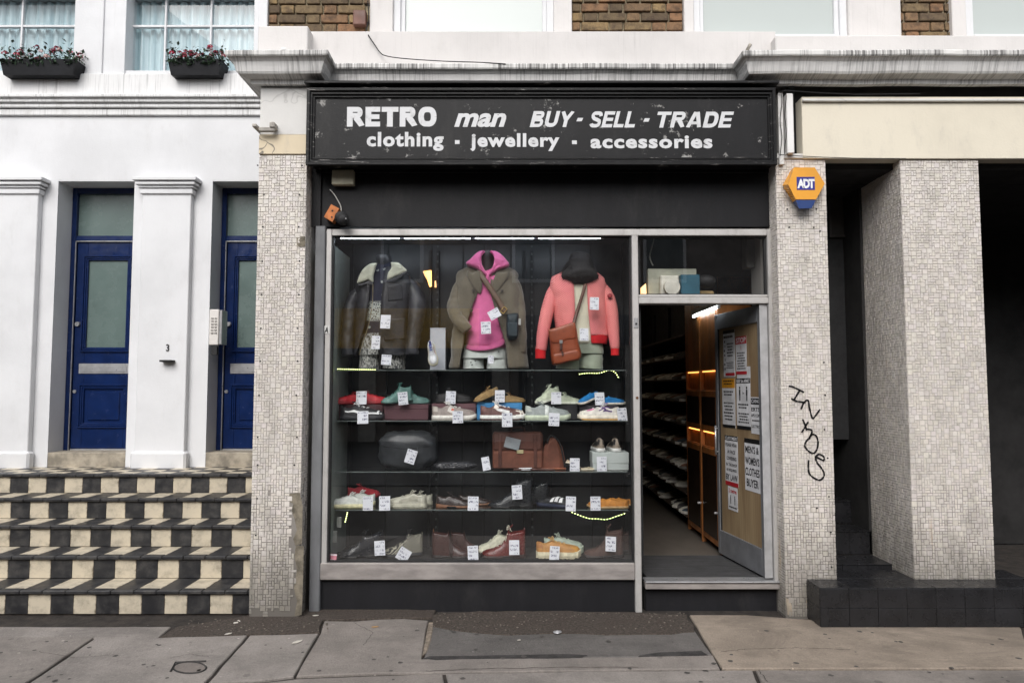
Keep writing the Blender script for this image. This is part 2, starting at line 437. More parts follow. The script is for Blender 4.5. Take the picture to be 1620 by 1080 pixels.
def word(s, x0, x1, z0, z1, Y, mat, parent, bold=.03, shear=0, spacing=1.0, thick=.0015, name='lettering'):
    """a word set so that its ink fills the rectangle x0..x1, z0..z1 on the plane Y"""
    me = text_mesh(s, bold, shear, spacing)
    xs = [v.co.x for v in me.vertices]; ys = [v.co.y for v in me.vertices]
    ax, bx, ay, by = min(xs), max(xs), min(ys), max(ys)
    mb = MB(); vs = [(x0+(v.co.x-ax)/(bx-ax)*(x1-x0), Y, z0+(v.co.y-ay)/(by-ay)*(z1-z0)) for v in me.vertices]
    mb.add(vs, [tuple(p.vertices) for p in me.polygons]); bpy.data.meshes.remove(me)
    o = mb.build(name, mat, parent)
    md = o.modifiers.new('t', 'SOLIDIFY'); md.thickness = thick; md.offset = 0
    return o
def copy_tree(o, parent=None):
    c = o.copy(); col.objects.link(c); c.parent = parent
    for ch in list(o.children): copy_tree(ch, c)
    return c
# ================================================================== the setting: ground
PXL, PXR = -1.897, -1.537        # left pillar
QXL, QXR = 1.975, 2.349          # right pillar
ground = MB().slabz([(-60, -60), (60, -60), (60, 60), (-60, 60)], -.20, -.06).build('ground', M['joint'])
tag(ground, 'dark compacted ground under the pavement and houses', kind='structure')
road = MB().box(-60, 60, -14, -6.6, -.059, -.012).build('road', M['road']); tag(road, 'grey asphalt street in front of the shop', kind='structure')
pav = empty('pavement', (0, 0, 0)); tag(pav, 'worn grey and tan paving in front of the shop', kind='structure')
MB().box(-60, 60, -6.4, 3.0, -.0595, -.016).build('bedding', M['joint'], pav)
def rough(poly, amp=.006, step=.12, seed=0):
    out = []; rr = random.Random(seed)
    for i, a in enumerate(poly):
        b = poly[(i+1) % len(poly)]; L = math.dist(a, b); n = max(1, min(60, int(L/step)))
        for k in range(n):
            t = k/n; j = amp if k else amp*.5
            out.append((a[0]+(b[0]-a[0])*t+rr.uniform(-j, j), a[1]+(b[1]-a[1])*t+rr.uniform(-j, j)))
    return out
def slab(pix, mat, z=0.0, world=False, amp=.005, seed=0, name='paving_slab'):
    poly = pix if world else [G(*p) for p in pix]
    mb = MB(); pl_ = rough(poly, amp, .12, seed)
    # keep the outline counter-clockwise and give the top a worn rounded edge
    A = sum(a[0]*b[1]-b[0]*a[1] for a, b in zip(pl_, pl_[1:]+pl_[:1]))
    if A < 0: pl_ = pl_[::-1]
    n = len(pl_); cx = sum(p[0] for p in pl_)/n; cyy = sum(p[1] for p in pl_)/n
    ins = []
    for i in range(n):
        a, b, c = Vector(pl_[i-1]), Vector(pl_[i]), Vector(pl_[(i+1) % n])
        d = (c-a).normalized(); nrm = Vector((-d.y, d.x)); ins.append(b+nrm*.006)
    vs = [(p.x, p.y, z) for p in ins]+[(x, y, z-.006) for x, y in pl_]+[(x, y, z-.03) for x, y in pl_]
    fs = [tuple(range(n))]
    for k in (0, 1):
        fs += [(k*n+i, (k+1)*n+i, (k+1)*n+(i+1) % n, k*n+(i+1) % n) for i in range(n)]
    mb.add(vs, fs); return mb.build(name, mat, pav, fix=True)
gx = lambda px, py: G(px, py)
# front row of flags (towards the road)
FY = G(800, 1063)[1]
slab([G(-300, 1082), G(-300, 1300), G(300, 1300), G(318, 1085)], M['slab'], seed=1, world=True)
slab([G(326, 1083), G(308, 1300), G(760, 1300), G(700, 1064.5), G(470, 1073), G(420, 1079)], M['slab2'], seed=2, world=True)
slab([G(706, 1065), G(770, 1300), G(1290, 1300), G(1190, 1059.5), G(1000, 1060.5)], M['slab'], seed=3, world=True)
slab([G(1196, 1059), G(1300, 1300), G(1800, 1300), G(1800, 1059)], M['slab2'], seed=4, world=True)
# back row
slab([(-300, 1007), (150, 1006), (40, 1079), (-300, 1079)], M['slab2'], seed=5)
slab([(155, 1006), (240, 1008), (330, 1006), (391, 1004), (321, 1081), (45, 1081)], M['slab'], seed=6)
slab([(396, 1004), (450, 1003), (504, 1001), (465, 1068), (420, 1074), (329, 1079)], M['slab'], seed=7)
slab([(508, 1000), (514, 981.5), (560, 982), (600, 979), (640, 978), (678, 981), (672, 1010), (667, 1042), (900, 1040), (1128, 1036), (1138, 1056), (1000, 1058), (720, 1062), (600, 1063), (469, 1068)], M['slab2'], seed=8)
slab([(1091, 972), (1180, 972), (1260, 978), (1350, 982), (1610, 984), (1640, 1055), (1350, 1056), (1142, 1056)], M['slabtan'], seed=9)
slab([(1618, 983), (1900, 983), (1950, 1056), (1648, 1056)], M['slab'], seed=10)
# asphalt patch between them
slab([(685, 984), (760, 979), (900, 978), (1000, 978), (1086, 977), (1126, 1034), (900, 1038.5), (672, 1040)], M['asphalt'], z=-.004, amp=.008, seed=11, name='asphalt_patch')
slab([(684, 990), (760, 1001), (800, 1004), (880, 1001), (960, 1004), (1000, 1003), (1085, 1000), (1098, 998), (1088, 971), (900, 966), (760, 966), (686, 972)], M['grit'], z=.002, amp=.02, seed=12, name='debris_patch')
slab([(250, 1009), (330, 1006), (400, 1002), (505, 1000), (512, 980), (684, 976), (690, 964), (480, 962), (395, 972), (330, 984), (280, 990)], M['grit'], z=.0015, amp=.012, seed=13, name='debris_patch')
slab([(-300, 1007), (250, 1008), (270, 990), (-300, 990)], M['slab'], z=-.003, seed=14)
slab([(668, 1041), (680, 1036.5), (760, 1036), (900, 1033), (930, 1036), (905, 1040.5), (800, 1041), (690, 1044)], M['asphaltdark'], z=.001, amp=.004, seed=15, name='tar_smear')
slab([(1010, 1036.5), (1040, 1031), (1110, 1028.5), (1122, 1036.5)], M['asphaltdark'], z=.001, amp=.004, seed=16, name='tar_smear')
slab([(678, 984), (686, 984), (682, 1010), (676, 1030), (668, 1036), (673, 1008)], plain('crumbled_edge', (.22, .18, .14), .95, .5, 20, .9, 60), z=.001, amp=.004, seed=17, name='crumbled_edge')
# chalk-dark drawing scratched on the slab (manhole style ring)
mb = MB()
ring = [G(300+26*math.cos(t), 1056+9*math.sin(t)) for t in [i*math.pi*2/36 for i in range(40)]]
mb.tube([(x, y, .002) for x, y in ring], .006, 4); mb.tube([(*G(270, 1062), .002), (*G(277, 1048), .002), (*G(326, 1046), .002)], .007, 4)
mb.each('tar_marking', M['asphaltdark'], parent=pav)
MB().add([(*G(300+24.5*math.cos(i*math.pi/15), 1056+8.4*math.sin(i*math.pi/15)), .0012) for i in range(30)], [tuple(range(30))]).build('access_cover', slab_mat('cover_concrete', (.19, .165, .148), .2), pav)
mb = MB()
def crack(pix, wd=.003, seed=0):
    pts = smooth_line([G(*p) for p in pix], seed); rows = []
    for i, q in enumerate(pts):
        a = pts[max(i-1, 0)]; b = pts[min(i+1, len(pts)-1)]; dx, dy = b[0]-a[0], b[1]-a[1]; L = math.hypot(dx, dy) or 1; k = wd*(.5+.8*abs(math.sin(i*1.7+seed)))
        rows.append([(q[0]-dy/L*k, q[1]+dx/L*k, .0009), (q[0]+dy/L*k, q[1]-dx/L*k, .0009)])
    mb.grid(rows)
def smooth_line(p, seed):
    r_ = random.Random(seed); out = []
    for a, b in zip(p, p[1:]):
        for k in range(10): t = k/10; out.append((a[0]+(b[0]-a[0])*t+r_.uniform(-.006, .006), a[1]+(b[1]-a[1])*t+r_.uniform(-.006, .006)))
    return out+[p[-1]]
crack([(1142, 1030), (1180, 1026), (1260, 1024), (1345, 1027)], .0022, 1); crack([(672, 1061), (760, 1057), (900, 1055), (1010, 1055)], .003, 2); crack([(560, 984), (590, 1000), (575, 1020)], .0015, 3)
crack([(270, 1040), (300, 1034), (330, 1038)], .0015, 4); crack([(1200, 1060), (1215, 1078)], .002, 5); crack([(60, 1030), (120, 1040), (180, 1035)], .0015, 6)
mb.each('crack', M['joint'], parent=pav)
mb = MB(); rg2 = random.Random(21)
for i in range(90):
    px, py = rg2.uniform(-60, 1680), 985+95*rg2.random(); x, y = G(px, py); a = rg2.uniform(.006, .02); n_ = 9
    mb.add([(x+a*math.cos(k*6.283/n_)*rg2.uniform(.7, 1.1), y+a*math.sin(k*6.283/n_)*rg2.uniform(.7, 1.1), .0012) for k in range(n_)], [tuple(range(n_))])
tag(mb.build('chewing_gum', plain('trodden_gum', (.075, .068, .062), .8, .5, 60, .2)), 'flattened dark chewing gum spots on the paving', kind='stuff')
# litter: fag ends, gum, leaves, grit
def litter(px, py, kind, a, s=1.0, lab=None, cat=None, grp=None):
    x, y = G(px, py); m_ = MB()
    if kind == 'butt':
        m_.cyl((0, 0, .004), .004*s, .022*s, 'x', 8); mt = pl('#d8d2c8', .8)
    elif kind == 'foil':
        m_.ball((0, 0, .006), .02*s, 9, 6, 1.6, .9, .4)
        m_.v = [(p[0]+rnd.uniform(-.005, .005), p[1]+rnd.uniform(-.005, .005), max(.001, p[2]+rnd.uniform(-.004, .004))) for p in m_.v]; mt = M['silver']
    else:
        m_.slabz([(-.03*s, 0), (-.01*s, -.012*s), (.02*s, -.009*s), (.034*s, .002), (.01*s, .014*s), (-.016*s, .011*s)], .001, .004); mt = pl('#a9865c' if kind == 'leaf' else '#c9c3b9', .85)
    o = m_.build(kind if kind != 'butt' else 'cigarette_end', mt, fix=False); o.name = {'butt': 'cigarette_end', 'foil': 'foil_scrap', 'leaf': 'dead_leaf', 'paper': 'paper_scrap'}[kind]
    o.location = (x, y, .003); o.rotation_euler = (0, 0, a); return tag(o, lab, cat, grp)
litter(373, 986, 'butt', .4, 1.3, 'bent white cigarette end beside the base of the tiled pillar', 'cigarette end')
litter(378, 983, 'butt', -.6, 1.0, 'short white cigarette end touching the bent one by the pillar', 'cigarette end')
litter(361, 1003, 'paper', .7, .8, 'small white paper scrap on the gritty strip below the steps', 'paper scrap')
litter(470, 1016, 'paper', .9, 1.3, 'pale paper smear on the grey slab in front of the tiled pillar', 'paper scrap')
litter(882, 1001, 'foil', .1, 1.0, 'crumpled silver foil on the asphalt patch', 'foil scrap')
litter(593, 992, 'leaf', .2, .8, 'dry tan leaf on the slab in front of the window', 'dead leaf')
litter(1349, 980, 'leaf', .9, 1.0, 'yellow leaf beside the black tiled block', 'dead leaf')
litter(499, 974, 'paper', .2, .7, 'white scrap in the corner at the foot of the steel guide', 'paper scrap')
litter(821, 1013, 'paper', .2, .4, 'tiny white speck of paper on the asphalt patch', 'paper scrap')
mb = MB(); rg = random.Random(3)
for i in range(330):
    if rg.random() < .72: px, py = rg.uniform(684, 1090), 970+rg.random()**1.6*28
    else: px, py = rg.uniform(280, 520), 980+rg.random()*20
    x, y = G(px, py); s_ = rg.uniform(.002, .006)
    mb.slabz([(x-s_, y-s_*rg.random()), (x+s_*rg.random(), y-s_), (x+s_*1.4, y+s_*.4), (x-s_*.3, y+s_)], .003, .004+s_*.7)
o = mb.build('loose_grit', pl('#6d655c', .9, var=.8, scale=30)); tag(o, 'pale specks of grit and litter along the foot of the shopfront', kind='stuff')

# ================================================================== the shop building
shop = empty('shop_building', (0, .3, 0), 0, 'brick terrace building with white cornice and black shopfront between tiled pillars', 'building')
def S(o): o.parent = shop; o.matrix_parent_inverse = Matrix.Translation((0, -.3, 0)); return o
def mosaic(name, parent, x0, x1, z0, z1, Y, seed, face='front', mats=None, skip=None, cell=.0195):
    """random rectangular mosaic laid on a small grid, every tile with its own bevel and tint"""
    rr = random.Random(seed); nx = max(1, round((x1-x0)/cell)); nz = round((z1-z0)/cell); cw = (x1-x0)/nx; ch = (z1-z0)/nz
    used = [[False]*nx for _ in range(nz)]; vs = []; fs = []; tint = []
    for j in range(nz):
        for i in range(nx):
            if used[j][i]: continue
            opts = [(1, 1), (2, 1), (1, 2), (2, 2)]; wts = [3, 4, 3, 3]
            w_, h_ = rr.choices(opts, wts)[0]
            if i+w_ > nx or (w_ == 2 and used[j][i+1]): w_ = 1
            if j+h_ > nz or (h_ == 2 and any(used[j+1][i+q] for q in range(w_))): h_ = 1
            for a in range(h_):
                for b in range(w_): used[j+a][i+b] = True
            X0, X1, Z0, Z1 = x0+i*cw, x0+(i+w_)*cw, z0+j*ch, z0+(j+h_)*ch
            if skip and skip((X0+X1)/2, (Z0+Z1)/2): continue
            g = .0005+.0011*rr.random()*(1.7 if Z0 < .9 else .8); t = .0028+rr.uniform(-.0005, .0005); e = .0016
            X0 += g; X1 -= g; Z0 += g; Z1 -= g; b = len(vs); q = rr.uniform(-.0007, .0007); q2 = rr.uniform(-.0007, .0007)
            if face == 'front':
                vs += [(X0, Y, Z0), (X1, Y, Z0), (X1, Y, Z1), (X0, Y, Z1), (X0+e, Y-t+q, Z0+e), (X1-e, Y-t-q, Z0+e), (X1-e, Y-t-q2, Z1-e), (X0+e, Y-t+q2, Z1-e)]
            else:                                     # face == (x, sign): tiles on a side face, grid runs along Y
                xx, sg = face; vs += [(xx, X0, Z0), (xx, X1, Z0), (xx, X1, Z1), (xx, X0, Z1), (xx+sg*t, X0+e, Z0+e), (xx+sg*t, X1-e, Z0+e), (xx+sg*t, X1-e, Z1-e), (xx+sg*t, X0+e, Z1-e)]
            fs += [(b+4, b+5, b+6, b+7), (b, b+1, b+5, b+4), (b+1, b+2, b+6, b+5), (b+2, b+3, b+7, b+6), (b+3, b, b+4, b+7)]
            tv = rr.uniform(.90, 1.04)*(.84 if rr.random() < .03 else 1); tint += [(tv, tv*rr.uniform(.97, 1.0), tv*rr.uniform(.93, 1.0))]*5
    me = bpy.data.meshes.new(name); me.from_pydata(vs, [], fs); me.materials.append(M['mosaic'])
    at = me.color_attributes.new('tint', 'FLOAT_COLOR', 'CORNER'); buf = []
    for p, t in zip(me.polygons, tint):
        for _ in p.vertices: buf += [t[0], t[1], t[2], 1]
    at.data.foreach_set('color', buf)
    import bmesh
    bm = bmesh.new(); bm.from_mesh(me); bmesh.ops.recalc_face_normals(bm, faces=bm.faces); bm.to_mesh(me); bm.free()
    o = bpy.data.objects.new(name, me); col.objects.link(o); o.parent = parent; o['kind'] = 'stuff'; return o
ZT = PZ(245, 0)                  # top of the mosaic
ZC = PZ(137, 0)                  # underside of the cornice
# --- left pillar
lp = S(MB().box(PXL+.002, PXR-.002, .001, .60, -.02, ZT, .004).build('tiled_pillar', M['grout'], fix=False)); lp['label'] = 'pillar clad in cracked white mosaic beside the steps'
def holesL(x, z):
    def at(a, b, c, d): return PX(a, 610) < x < PX(b, 610) and PZ(d) < z < PZ(c)
    e = 8*noise.noise((z*5, 0, 1))
    if at(463+e*.35, 500, 780, 862): return True
    if at(469, 500, 374, 391): return True
    if at(470+e*.6, 500, 862, 975) and noise.noise((x*22, z*9, 3)) > -.1: return True
    if at(474+e*.8, 500, 320, 480) and noise.noise((x*30, z*6, 5)) > .22: return True
    if at(405, 412, 246, 256): return True
    if z < .05 and noise.noise((x*15, 0, 8)) > -.2: return True
    return noise.noise((x*45, z*45, 7)) > .72
mosaic('mosaic', lp, PXL, PXR, .0, ZT-.004, 0, 11, skip=holesL)
mosaic('mosaic', lp, .003, .17, .0, ZT-.004, 0, 12, face=(PXR-.0025, 1), skip=lambda y, z: noise.noise((y*20, z*9, 2)) > .35)
mb = MB()
def blobpatch(mb, pts, Y, t=.006):
    mb.prism([P(*p, Y) for p in pts][::-1], Y-t, Y)
blobpatch(mb, [(458, 781), (474, 778), (479, 800), (478, 860), (467, 862), (464, 852), (470, 838), (466, 820), (462, 808), (464, 796), (457, 792)], .0, .0025)
blobpatch(mb, [(469, 374), (483, 374), (483, 390), (470, 391)], .0, .0025)
blobpatch(mb, [(468, 862.5), (480.5, 862.5), (480, 900), (477.5, 972), (466, 974), (470, 950), (465, 930), (470, 900), (466, 880)], .0, .0015)
mb.each('bare_patch', M['bare'], parent=lp)
for zz, a, b in ((262, 408, 478), (308, 418, 474), (359, 416, 473), (413, 415, 474), (466, 414, 473), (519, 413, 471), (571, 412, 471), (625, 410, 469), (691, 408, 470), (735, 408, 466), (788, 407, 0), (846, 405, 0)):
    for q in (a, b):
        if q:
            x, z = P(q, zz); MB().cyl((x, -.005, z), .006, .004, 'y', 8).build('drill_hole', M['black'], lp)
# head of the pillar: cream band and white block
cb_ = S(MB().box(PXL, PXR, -.012, .6, ZT+.001, PZ(214, 0), .004).build('cream_band', M['creamcrack'], fix=False))
S(MB().box(PXL+.002, PXR, -.006, .6, PZ(214, 0)+.001, ZC-.01, .004).build('pillar_head', M['pillartop'], fix=False))
mb = MB(); mb.box(PX(407, 205, -.1), PX(436, 205, -.05), -.075, -.045, PZ(209, -.06), PZ(202, -.06), .006); mb.box(PX(432, 205), PX(440, 205), -.085, -.006, PZ(208), PZ(199), .006); mb.box(PX(405, 205), PX(412, 205), -.085, .1, PZ(207), PZ(202), .004)
S(mb.build('iron_bracket', plain('rusty_painted_iron', (.42, .39, .35), .7, .4, 18)))
# --- right pillar
rp = S(MB().box(QXL+.002, QXR-.002, .001, .60, -.02, PZ(252, 0), .004).build('tiled_pillar', M['grout'], fix=False)); rp['label'] = 'pillar clad in white mosaic with black graffiti'
def holesR(x, z):
    if z < PZ(925) and x > PX(1277+6*noise.noise((0, z*20, 3)), 950): return True
    if z < PZ(948) and x < PX(1248, 950): return True
    return noise.noise((x*45, z*45, 9)) > .74
mosaic('mosaic', rp, QXL, QXR, .0, PZ(252, 0)-.004, 0, 21, skip=holesR)
mosaic('mosaic', rp, .003, .16, .0, PZ(252, 0)-.004, 0, 22, face=(QXL+.0025, -1))
mb = MB(); blobpatch(mb, [(1277, 928), (1290, 924), (1292, 950), (1291, 968), (1280, 972), (1275, 955)], 0, .002); blobpatch(mb, [(1243, 945), (1250, 948), (1254, 965), (1255, 973), (1246, 972)], 0, .002)
mb.each('bare_patch', plain('pale_render_patch', (.33, .28, .22), .9, .4, 14, .6, 50), parent=rp)
for q, zz in ((1245, 331), (1291, 331), (1248, 360), (1287, 360), (1297, 366), (1234, 660), (1305, 625), (1303, 573), (1304, 679), (1309, 724), (1292, 803), (1311, 785), (1314, 841), (1315, 896)):
    x, z = P(q, zz); MB().cyl((x, -.005, z), .006, .004, 'y', 8).build('drill_hole', M['black'], rp)
S(MB().box(QXL-.01, QXR, -.014, .1, PZ(252, 0)+.001, PZ(244, 0), .004).build('pillar_head', M['pillartop'], fix=False))
# graffiti: marker strokes lying on the tiles
gm = plain('black_marker', (.006, .006, .007), .4, .1)
sc_g = lambda x, y: P(1200+x/2.456, 560+y/2.456, 0)
strokes = [[(116, 124), (135, 128), (175, 148)], [(160, 138), (146, 162), (136, 178)], [(126, 172), (146, 182), (182, 188)], [(164, 214), (176, 186), (192, 180), (196, 205), (208, 248), (222, 236), (238, 214)],
           [(170, 252), (180, 276), (186, 296)], [(192, 262), (178, 286), (166, 304)], [(186, 290), (206, 296), (200, 318), (182, 342), (180, 360), (196, 378), (214, 384), (226, 368), (230, 340), (222, 316), (206, 312), (196, 330)],
           [(218, 400), (234, 388), (252, 398), (252, 412), (238, 406), (222, 400), (226, 420), (246, 446), (254, 470), (238, 488), (214, 480), (196, 462), (192, 436), (194, 410)]]
def smooth_path(p, n=6):
    out = []
    for i in range(len(p)-1):
        a = p[max(i-1, 0)]; b = p[i]; c = p[i+1]; d = p[min(i+2, len(p)-1)]
        for k in range(n):
            t = k/n
            out.append(tuple(.5*(2*b[q]+(c[q]-a[q])*t+(2*a[q]-5*b[q]+4*c[q]-d[q])*t*t+(3*b[q]-a[q]-3*c[q]+d[q])*t**3) for q in range(len(b))))
    out.append(p[-1]); return out
mb = MB()
for st in strokes:
    pts = smooth_path([sc_g(*q) for q in st]); wd = .0066
    rows = []
    for i, q in enumerate(pts):
        a = pts[max(i-1, 0)]; b = pts[min(i+1, len(pts)-1)]; dx, dz = b[0]-a[0], b[1]-a[1]; L = math.hypot(dx, dz) or 1
        nx_, nz_ = -dz/L*wd, dx/L*wd; k = 1 if i % 7 else .55
        rows.append([(q[0]-nx_*k, -.0062, q[1]-nz_*k), (q[0]+nx_*k, -.0062, q[1]+nz_*k)])
    mb.grid(rows)
gr = mb.build('graffiti', gm, rp); md = gr.modifiers.new('t', 'SOLIDIFY'); md.thickness = .0012
# --- cornice: one profile swept round the plan, mitred
XL_, XR_ = PXL, 7.5
zc0 = ZC
prof_body = [(0.0, PZ(137, 0)-zc0), (.05, PZ(133, -.05)-zc0), (.055, PZ(126, -.06)-zc0), (.125, PZ(117, -.12)-zc0), (.135, PZ(113, -.13)-zc0), (.145, PZ(105, -.14)-zc0), (.155, PZ(97, -.155)-zc0), (.175, PZ(91, -.175)-zc0), (.19, PZ(88.5, -.19)-zc0)]
hlip = PZ(79, -.19)-zc0
prof_lip = [(.19, prof_body[-1][1]+.0005), (.196, prof_body[-1][1]+.01), (.196, hlip-.008), (.188, hlip), (.0, hlip+.02)]
MP = .22                         # plane of the wall between the breaks
path = [(XL_, 2.0), (XL_, 0.0), (PXR, 0.0), (PXR, MP), (QXL-.10, MP), (QXL-.10, 0.0), (XR_, 0.0)]
nrm = [(-1, 0), (0, -1), (1, 0), (0, -1), (-1, 0), (0, -1)]
def sweep(prof, name, mat):
    mb = MB(); n = len(path); lines = []
    for o_, z_ in prof:
        ln = []
        for i, (x, y) in enumerate(path):
            a = nrm[i-1] if i > 0 else nrm[0]; b = nrm[i] if i < n-1 else nrm[-1]
            v = (a[0]+b[0], a[1]+b[1]) if a != b else a
            ln.append((x+v[0]*o_, y+v[1]*o_, zc0+z_))
        # break long runs up so that the old stucco can sag a little
        out = []
        for i in range(n-1):
            A, B = Vector(ln[i]), Vector(ln[i+1]); k = max(1, int(math.dist(path[i], path[i+1])/.08))
            for q in range(k):
                p = A.lerp(B, q/k); out.append(p)
        out.append(Vector(ln[-1])); 
        for p in out: p.z += .005*noise.noise((p.x*2.2, p.y*2, 4))+.0025*noise.noise((p.x*14, p.y*9, o_*30)); p.y += .0025*noise.noise((p.x*9, 5, z_*20))
        lines.append(out)
    mb.grid(lines); return S(mb.build(name, mat, fix=True, smooth=False))
cn = sweep(prof_body, 'cornice', M['cornice'])
cl = sweep(prof_lip, 'cornice_lip', M['cornicelip'])
x, z = P(451, 74, -.15); S(MB().ball((x, -.17, zc0+hlip), .03, 12, 8, 1, 1, .8).build('cornice_nub', M['white'], smooth=True))
# --- parapet over the cornice with its blocks
zlip = zc0+hlip
S(box('parapet', M['parapet'], None, PX(490, 60, .12), PX(1227, 60, .12), .12, .75, zlip-.03, PZ(50, .12)))
S(box('parapet_block', M['parapet'], None, PX(408, 60, .0), PX(487, 60, .0), .0, .8, zlip-.03, PZ(41, 0), .008))
S(box('parapet_block', M['parapet'], None, PX(1227, 60, .02), 7.5, .02, .8, zlip-.03, PZ(56, .02), .008))
# --- upper wall: bricks, window surrounds
UY = .30
ztop = 5.75; zb = PZ(75, UY)
wall = S(MB().box(PX(420, 20, UY), PX(592, 20, UY), UY+.014, 1.8, zb, ztop).box(PX(898, 20, UY), PX(1086, 20, UY), UY+.014, 1.8, zb, ztop).box(PX(592, 20, UY), 7.5, 1.2, 1.8, zb, ztop).box(PX(1412, 20, UY), PX(1508, 20, UY), UY+.014, 1.2, zb, ztop).build('upper_wall', M['mortar'], None, fix=False))
def bricks(x0, x1, z0, z1, seed, parent):
    rr = random.Random(seed); H = .0655; J = .0125; protos = []
    for L in (.215, .1025, .16, .06):
        for v in range(2):
            mb = MB().box(-L/2, L/2, -.05, .012, -H/2, H/2, .006)
            mb.v = [(a+rr.uniform(-.002, .002), b+rr.uniform(-.0025, .0015) if b < 0 else b, c+rr.uniform(-.002, .002)) for a, b, c in mb.v]
            protos.append((L, mb))
    meshes = {}
    z = z0; row = 0
    while z < z1:
        x = x0+(-.04 if row % 2 else -.13); k = row % 2
        while x < x1:
            L = .215 if k % 2 == 0 else .1025
            a, b = max(x, x0), min(x+L, x1)
            if b-a > .03:
                key = round(b-a, 3), rr.randint(0, 1)
                if key not in meshes:
                    LL = b-a; mb = MB().box(-LL/2, LL/2, -.012, .012, -H/2, H/2, .005)
                    mb.v = [(p+rr.uniform(-.002, .002), q+(rr.uniform(-.002, .002) if q < 0 else 0), r_+rr.uniform(-.002, .002)) for p, q, r_ in mb.v]
                    o = mb.build('brick', M['brick'], None, fix=True); meshes[key] = o.data
                else:
                    o = bpy.data.objects.new('brick', meshes[key]); col.objects.link(o)
                o.parent = parent; o.location = ((a+b)/2, UY+rr.uniform(0, .003), z+H/2); o.rotation_euler = (0, rr.uniform(-.008, .008), 0)
            x += L+J; k += 1
        z += H+J; row += 1
bricks(PX(426, 20, UY), PX(586, 20, UY), PZ(50, UY)-.01, PZ(-12, UY), 1, wall)
bricks(PX(905, 20, UY), PX(1079, 20, UY), PZ(62, UY)-.01, PZ(-12, UY), 2, wall)
bricks(PX(1412, 20, UY), PX(1508, 20, UY), PZ(62, UY)-.01, PZ(-12, UY), 3, wall)
S(box('light_block_roof', M['dark'], None, -1.95, 7.6, UY-.1, 7.0, ztop+.001, ztop+.1))  # unseen lid added to keep sky light from leaking in from above
S(box('gable_wall', M['dark'], None, -1.95, -1.90, UY+.4, 1.9, zb, ztop))
def upwin(x0, x1, g0, g1, zb_, name='upper_window'):
    """white surround x0..x1 with a pale pane g0..g1 (photo columns)"""
    X0, X1, A, B = [PX(v, 20, UY) for v in (x0, x1, g0, g1)]
    zs = PZ(zb_, UY)
    f = S(MB().box(X0, A-.09, UY-.05, UY+.02, zs-.15, ztop, .006).build(name, M['parapet'], fix=False))
    MB().box(B+.09, X1, UY-.05, UY+.02, zs-.15, ztop, .006).build('surround', M['parapet'], f, fix=False)
    MB().box(A-.09, A-.035, UY-.02, UY+.06, zs-.15, ztop, .004).box(B+.035, B+.09, UY-.02, UY+.06, zs-.15, ztop, .004).box(A-.035, A, UY+.005, UY+.06, zs-.02, ztop, .003).box(B, B+.035, UY+.005, UY+.06, zs-.02, ztop, .003)\
        .box(A, B, UY, UY+.07, zs-.10, zs, .004).each('sash_frame', M['cleanwhite'], parent=f, fix=False)
    MB().box(A, B, UY+.03, UY+.036, zs, ztop).build('pane', M['upperglass'], f, fix=False)
    return f
upwin(587, 904, 641, 858, 53)
upwin(1080, 1420, 1113, 1320, 54)
upwin(1500, 1800, 1540, 1760, 54)
S(MB().box(PX(411, 20, UY), PX(425, 20, UY), UY-.03, 1.9, zb, ztop, .004).build('corner_strip', M['cleanwhite'], fix=False))
# junction box and cable, little tap
jb = tag(MB().box(PX(561, 30, UY), PX(581, 30, UY), UY-.06, UY-.005, PZ(45, UY), PZ(22, UY), .006).build('junction_box', plain('brown_box_paint', (.16, .075, .055), .6), fix=False), 'small brown junction box on the brick beside the upper window', 'junction box')
mb = MB(); c1 = [(582, 0, .22), (583, 30, .22), (580, 48, .22), (584, 58, .10), (592, 70, .10), (602, 84, .09), (612, 89, .05), (640, 93, .03), (700, 97, .03), (760, 99, .03), (800, 101.5, .02)]
mb.tube([(PX(a, b, y), y, PZ(b, y, a)) for a, b, y in smooth_path(c1)], .004, 6)
tag(mb.build('black_cable', M['black']), 'thin black cable drooping from the junction box along the cornice', 'cable')
mb = MB(); X, Z = P(1180, 90, .1); mb.cyl((X, .08, Z+.0), .016, .08, 'y', 12); mb.tube([(X, .05, Z), (X-.012, .03, Z+.02), (X+.01, .02, Z+.06)], .013, 8); mb.ball((X, .04, Z-.03), .016)
tag(mb.build('pipe_fitting', plain('mossy_metal', (.36, .33, .28), .7, .5, 30), smooth=True), 'stubby metal pipe fitting on the white parapet', 'pipe fitting')
# body of the shop (sides, ceiling, floor, back)
FZ = PZ(878, 1.0)                # level of the shop floor
zh = PZ(262, .15)
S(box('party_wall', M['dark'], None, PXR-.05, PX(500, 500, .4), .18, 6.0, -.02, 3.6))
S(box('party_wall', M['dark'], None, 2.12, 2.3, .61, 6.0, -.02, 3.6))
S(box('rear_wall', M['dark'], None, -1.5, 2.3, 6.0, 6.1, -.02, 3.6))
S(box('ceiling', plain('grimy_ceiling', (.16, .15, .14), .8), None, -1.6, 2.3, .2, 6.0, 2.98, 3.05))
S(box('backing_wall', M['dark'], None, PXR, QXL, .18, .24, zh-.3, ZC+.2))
def floor_mat():
    n = NT('worn_shop_floor'); a = n.noise(3, n.co((1, .5, 1)), 7, .7); c = n.mix(n.ramp(a, .35, .7), (.12, .105, .09), (.07, .06, .052))
    n.bump(n.noise(60), .1); return n.out(c, .45)
S(box('shop_floor', floor_mat(), None, -1.45, 2.12, .95, 6.0, FZ-.08, FZ))
